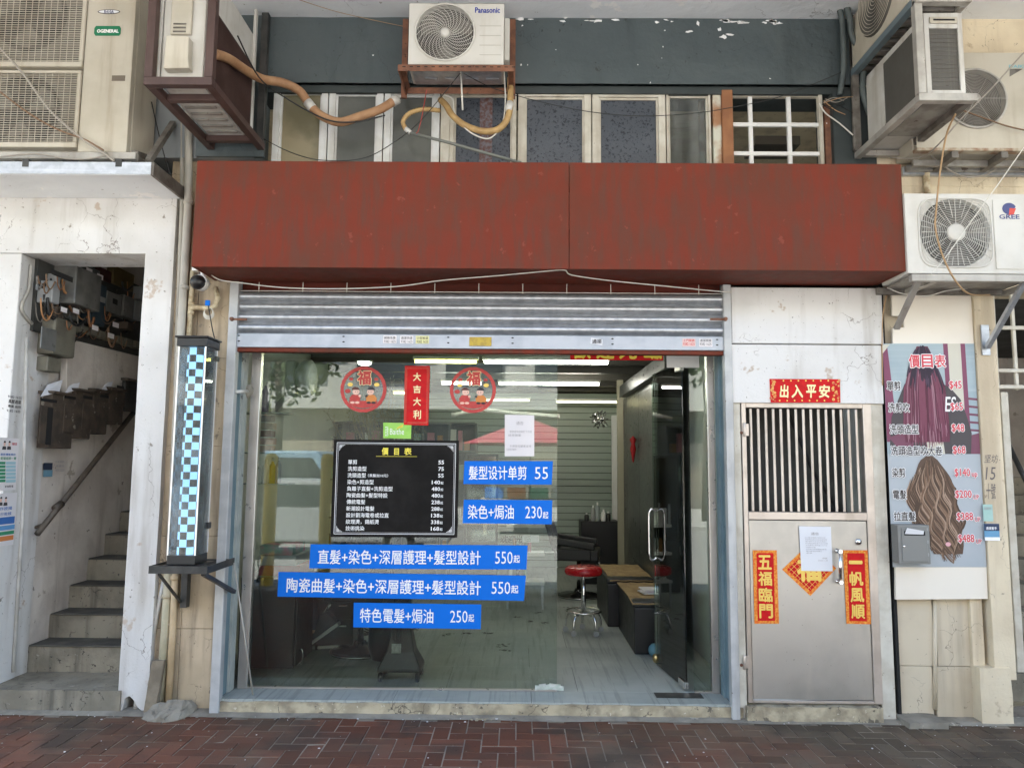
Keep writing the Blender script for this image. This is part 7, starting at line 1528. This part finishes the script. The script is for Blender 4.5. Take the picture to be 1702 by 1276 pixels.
for s in (-1, 1):
    build('eye', MB().lathe([(.001, -.008), (.009, 0), (.001, .008)], hc_ + Vector((-.076, s * .03, .01)), 10, 'X'), hair_pr, person); build('ear', MB().lathe([(.001, -.008), (.018, 0), (.001, .008)], hc_ + Vector((0, s * .086, -.01)), 10, 'Y'), skin_m, person)
    for f in range(4): build('finger', MB().tube([(hpx - .30, hpy + s * .12 + (f - 1.5) * .019, hpz + .11), (hpx - .35, hpy + s * .12 + (f - 1.5) * .02, hpz + .105), (hpx - .37 - .006 * (1.5 - abs(f - 1.5)), hpy + s * .12 + (f - 1.5) * .02, hpz + .085)], [.009, .008, .006], 8), skin_m, person)
    build('thumb', MB().tube([(hpx - .27, hpy + s * .09, hpz + .11), (hpx - .31, hpy + s * .065, hpz + .10)], [.011, .008], 8), skin_m, person)
sh_m = M('black_trainer', (.02, .02, .022), .6, bump=.3); so_m = M('grey_white_sole', (.50, .50, .48), .6, bump=.1)
for (px, py, an, s) in ((539, 1044, -.62, -1), (540, 1066, -.06, 1)):
    c = P(px, py, c1[1] - .12 if s < 0 else c1[1] + .06); c.x = hpx - .40 if 0 else c.x
    def S_(x, z, y): return (c.x + cos(an) * x + sin(an) * z * -1, c.y + y, c.z + sin(an) * x * -1 * -1 + cos(an) * z)
    def prof(pts, w): 
        mb = MB(); n = len(pts); vs = [S_(x, z, -w / 2) for x, z in pts] + [S_(x, z, w / 2) for x, z in pts]
        mb.add(vs, [list(range(n)), list(range(2 * n - 1, n - 1, -1))] + [[i, n + i, n + (i + 1) % n, (i + 1) % n] for i in range(n)]); return mb
    an = -an
    shb = build('shoe', prof([(-.13, -.02), (-.12, .02), (-.05, .045), (.01, .085), (.05, .11), (.10, .10), (.115, .03), (.11, -.02)], .085), sh_m, person, .014, 3)
    build('sole', prof([(-.145, -.025), (-.14, -.047), (.12, -.047), (.125, -.02), (.0, -.021)], .092), so_m, shb, .008, 2)
# ------------------------------------------------------------------ across the street (what the glass mirrors)
ob = thing('apartment_block', 'pale apartment block with rows of windows across the street', 'building', (0, -22, 0))
build('wall', MB().box(-26, 26, -30, -22, 3.6, 13), M('pale_facade', (.56, .55, .51), .8, c2=(.46, .45, .42), ns=.5), ob); build('ground_floor', MB().box(-26, 26, -30, -22.6, 0, 3.59), M('dim_shopfronts', (.13, .13, .12), .6, c2=(.30, .26, .20), ns=.4), ob)
for i in range(14):
    for j in range(2):
        x = -22.5 + i * 3.3; z = 4.6 + j * 3.1; w_ = build('window', MB().box(x, x + 2.1, -22.02, -21.9, z, z + 1.7), M('far_window_glass', (.05, .06, .07), .15, bump=0), ob); build('air_hood', MB().box(x - .2, x + 2.3, -21.9, -21.4, z + 1.8, z + 1.86), galv, w_)
for k, (px, lab) in enumerate(((455, 'yellow steel post by the kerb, farther from the doorway'), (547, 'yellow steel post by the kerb, nearer the doorway'))):
    yy = -4.9; dd = 5 + .25 + (.25 - yy) - .25; x = (P(px, 800, 5.15).x); x = x
    solo('kerb_post', MB().lathe([(.085, 0), (.085, 1.68), (.06, 1.72), (.001, 1.73)], (x, -4.52, 0), 20), yel_post, lab, 'post', 'yellow posts at the kerb')
tent = M('red_awning_cloth', (.42, .10, .12), .8, bump=.1)
pa = thing('market_umbrella', 'red market umbrella over a stall across the road', 'umbrella', (.3, -13.2, 0)); build('pole', MB().tube([(.3, -13.2, -.12), (.3, -13.2, 2.6)], .03, 8), galv, pa)
mb = MB(); n = 8; vs = [(.3, -13.2, 2.75)] + [(.3 + 1.7 * cos(2 * pi * i / n), -13.2 + 1.7 * sin(2 * pi * i / n), 2.1) for i in range(n)]; mb.add(vs, [[0, i + 1, (i + 1) % n + 1] for i in range(n)]); build('canopy', mb, tent, pa)
def tree(x, y, h, lab):
    t = thing('street_tree', lab, 'tree', (x, y, 0), 'street trees across the road'); build('trunk', MB().tube([(x, y, -.02), (x + .1, y, h * .4), (x - .05, y, h * .7)], [.16, .12, .06], 8), M('bark', (.12, .09, .07), .9), t)
    random.seed(int(x * 7)); mb = MB()
    for _ in range(1500):
        d = Vector((random.gauss(0, 1), random.gauss(0, 1), random.gauss(0, .8))); d = d / max(1, d.length) * random.uniform(.5, 1.0); p = Vector((x, y, h * .72)) + d * h * .28; u = Vector((random.gauss(0, 1), random.gauss(0, 1), random.gauss(0, 1))).normalized() * .13; w = u.orthogonal().normalized() * .08
        mb.poly([p - u, p + w, p + u, p - w])
    build('crown', mb, M('street_foliage', (.05, .09, .03), .8, c2=(.08, .12, .04), ns=1.2), t, kind='stuff')
tree(-7, -16, 7, 'leafy street tree to the west across the road'); tree(5.5, -16.5, 8, 'taller street tree behind the red umbrella')
van = thing('parked_van', 'pale blue parked van on the far side of the road', 'van', (-5.6, -11.4, -.12)); vm = M('van_paint', (.25, .36, .46), .3, bump=0)
build('body', MB().prism([(-8, -12.3, .25), (-3.2, -12.3, .25), (-3.1, -12.3, 1.0), (-3.7, -12.3, 1.15), (-4.3, -12.3, 1.85), (-8, -12.3, 1.85)], (0, 1.8, 0)), vm, van, .05, 2)
build('side_window', MB().prism([(-7.6, -10.49, 1.15), (-4.0, -10.49, 1.15), (-4.4, -10.49, 1.7), (-7.6, -10.49, 1.7)], (0, .01, 0)), M('far_window_glass', (.05, .06, .07)), van)
for x in (-7, -4.1):
    for y in (-12.25, -10.6): wl = build('wheel', MB().lathe([(.33, -.1), (.35, 0), (.33, .1)], (x, y, .23), 20, 'Y'), black_pl, van); build('rim', MB().lathe([(.2, -.12), (.18, .12)], (x, y, .23), 16, 'Y'), galv, wl)
carp = M('silver_car_paint', (.34, .35, .36), .25, bump=0)
car = thing('parked_car', 'silver saloon car parked across the road in front of the blue van', 'car', (-3.4, -8.7, -.12))
build('body', MB().prism([(-5.6, -9.5, .2), (-1.2, -9.5, .2), (-1.15, -9.5, .62), (-1.5, -9.5, .74), (-2.5, -9.5, .82), (-3.1, -9.5, 1.28), (-4.6, -9.5, 1.3), (-5.2, -9.5, .86), (-5.65, -9.5, .8)], (0, 1.6, 0)), carp, car, .05, 2)
build('side_window', MB().prism([(-2.75, -7.89, .84), (-3.15, -7.89, 1.2), (-4.5, -7.89, 1.22), (-4.95, -7.89, .86)], (0, .01, 0)), M('far_window_glass', (.05, .06, .07)), car)
for x in (-4.9, -2.1):
    for y in (-9.4, -8.0): wl = build('wheel', MB().lathe([(.29, -.1), (.31, 0), (.29, .1)], (x, y, .19), 20, 'Y'), black_pl, car); build('rim', MB().lathe([(.18, -.12), (.16, .12)], (x, y, .19), 16, 'Y'), galv, wl)
st3 = thing('market_stall', 'wooden market stall with crates under the red umbrella', 'stall', (.6, -13, 0)); build('table', MB().box(-.9, 1.9, -13.6, -12.8, .7, .76), cream_frame, st3)
for x in (-.8, 1.8): build('leg', MB().box(x - .04, x + .04, -13.2, -13.1, -.12, .699), cream_frame, st3)
for k in range(5): solo('crate', MB().box(-.8 + k * .55, -.35 + k * .55, -13.5, -12.9, .762, 1.02), (bp2, op, gp, cream_frame, fest_red)[k], ('blue', 'orange', 'green', 'cream', 'red')[k] + ' crate on the market stall across the road', 'crate', 'crates on the market stall', .01)
# ------------------------------------------------------------------ litter and crumbs on the pavement
random.seed(77); mb = MB()
for k in range(260):
    x, y = random.uniform(-3.4, 3.6), random.uniform(-.8, -.02)
    if k < 150: y = -.03 - abs(random.gauss(0, .05))
    r = random.choice((.003, .003, .004, .005, .007)); mb.mi = 0 if random.random() < .35 else 1; n = 5; a0 = random.random() * 6
    ps = [(x + r * cos(a0 + i * 1.257) * random.uniform(.6, 1.2), y + r * sin(a0 + i * 1.257) * random.uniform(.6, 1.2), .0035) for i in range(n)]; mb.prism(ps, (0, 0, r * .4))
o_ = build('litter', mb, [paper, concrete], None, kind='stuff'); o_['label'] = 'tiny scraps and grit scattered on the pavers'; o_['category'] = 'litter'
for x, y, lab in ((P(800, 1196, -.1).x, -.07, 'small heap of cream plaster crumbs below the middle of the shop step'),):
    mb = MB()
    for k in range(40): xx, yy = x + random.gauss(0, .03), y + random.gauss(0, .012); r = random.uniform(.004, .009); mb.lathe([(r, 0), (r * .7, r * .5), (.001, r * .8)], (xx, yy, .003), 6)
    solo('plaster_crumbs', mb, sill_cream, lab, 'rubble', kind='stuff')
# feathered cement fillet where the pavers meet the wall
mb = MB(); xs_ = [-4.6 + i * .05 for i in range(190)]
vs = []
for x in xs_:
    e = .05 + .04 * noise.noise(Vector((x * 2.1, 0, 0))) + .02 * noise.noise(Vector((x * 9, 1, 0))); vs += [(x, -.05 - e * .55, .0015), (x, -.03, .010 + .006 * noise.noise(Vector((x * 6, 2, 0)))), (x, .06, .016)]
mb.add(vs, [[3 * i + a, 3 * i + 3 + a, 3 * i + 4 + a, 3 * i + 1 + a] for i in range(len(xs_) - 1) for a in (0, 1)])
build('cement_fillet', mb, concrete, pav)

# hair clippings and cables on the shop floor, extra salon clutter
random.seed(31); mb = MB()
for px, py, w, h in ((836, 1073, 14, 3), (840, 1080, 9, 2), (810, 1052, 12, 2), (774, 1052, 8, 2), (745, 1054, 10, 2), (880, 1032, 7, 2), (895, 1018, 9, 2), (640, 1058, 14, 3), (690, 1045, 9, 2), (570, 1034, 8, 2), (930, 985, 6, 2), (945, 1010, 8, 2), (905, 1035, 6, 1.5), (860, 1025, 7, 1.5)):
    for _ in range(12):
        c = PZ(px + random.gauss(0, w * .45), py + random.gauss(0, h * .45), zs + .0015); a0 = random.random() * 6; r = random.uniform(.006, .018)
        mb.poly([(c.x + r * cos(a0 + k * 1.05) * random.uniform(.5, 1.5), c.y + r * .8 * sin(a0 + k * 1.05) * random.uniform(.5, 1.5), zs + .0015 + _ * .0002) for k in range(6)])
o_ = build('hair_clippings', mb, black_in, None, kind='stuff'); o_['label'] = 'dark hair clippings lying about on the grey shop floor'; o_['category'] = 'hair clippings'
ctg = thing('floor_cables', 'tangle of black appliance cables on the floor behind the lowest blue strip', 'cable', (P(585, 1000, 1.9).x, 1.9, zs))
for k in range(5):
    x, y = P(585, 1000, 1.9).x + k * .03, 1.8 + k * .05
    build('cable_loop', MB().tube(smooth_pts([(x - .25, y, zs + .008), (x - .1, y + .12, zs + .01), (x + .08, y - .04, zs + .008), (x + .25, y + .10, zs + .01), (x + .4, y, zs + .009)], 5), .006, 6), cable_blk, ctg)
tt = thing('towel_trolley', 'white wheeled salon trolley with shelves behind the short blue strips', 'trolley', (P(872, 900, 3.2).x, 3.2, zs)); x0, x1, _, _ = R(842, 800, 905, 900, 3.2)
for z_ in (.25, .55, .85): build('tray', MB().box(x0, x1, 3.1, 3.4, zs + z_, zs + z_ + .03), white_pl, tt, .003)
for x in (x0 + .01, x1 - .03):
    for y in (3.11, 3.37): build('leg', MB().box(x, x + .02, y, y + .02, zs, zs + .249), galv, tt); build('upright', MB().box(x, x + .02, y, y + .02, zs + .881, zs + 1.1), galv, tt)
build('white_panel', MB().box(x0 + .07, x1, 3.08, 3.095, zs + .89, zs + 1.06), white_pl, tt, .003)
for k in range(6):
    z_ = (.282, .582)[k % 2]; c = Vector((x0 + .05 + .04 * k, 3.2, zs + z_)); t = thing('bottle', ('white', 'amber', 'black', 'grey', 'mint', 'pink')[k] + ' bottle on the white wheeled trolley', 'bottle', c, 'bottles on the trolley'); build('body', MB().lathe([(.022, 0), (.022, .12), (.008, .15)], c, 12), (white_pl, kinds[2], black_pl, grey_pl, kinds[4], kinds[5])[k], t); build('cap', MB().lathe([(.009, .15), (.009, .17), (.001, .17)], c, 8), black_pl, t)
for k, (px, Y) in enumerate(((700, 4.28 - .4), (800, 3.95))):
    a_, b_, c_, d_ = R(px - 28, 740, px + 28, 900, Y); m_ = thing('styling_mirror', ('framed styling mirror standing behind the price board edge', 'framed styling mirror behind the white notice')[k], 'mirror', ((a_ + b_) / 2, Y, zs)); build('frame', MB().box(a_, b_, Y, Y + .04, zs, d_ - .1), char_pan, m_, .004); build('glass', MB().box(a_ + .03, b_ - .03, Y - .004, Y - .0005, c_, d_ - .13), M('mirror_glass', (.3, .32, .3)), m_)
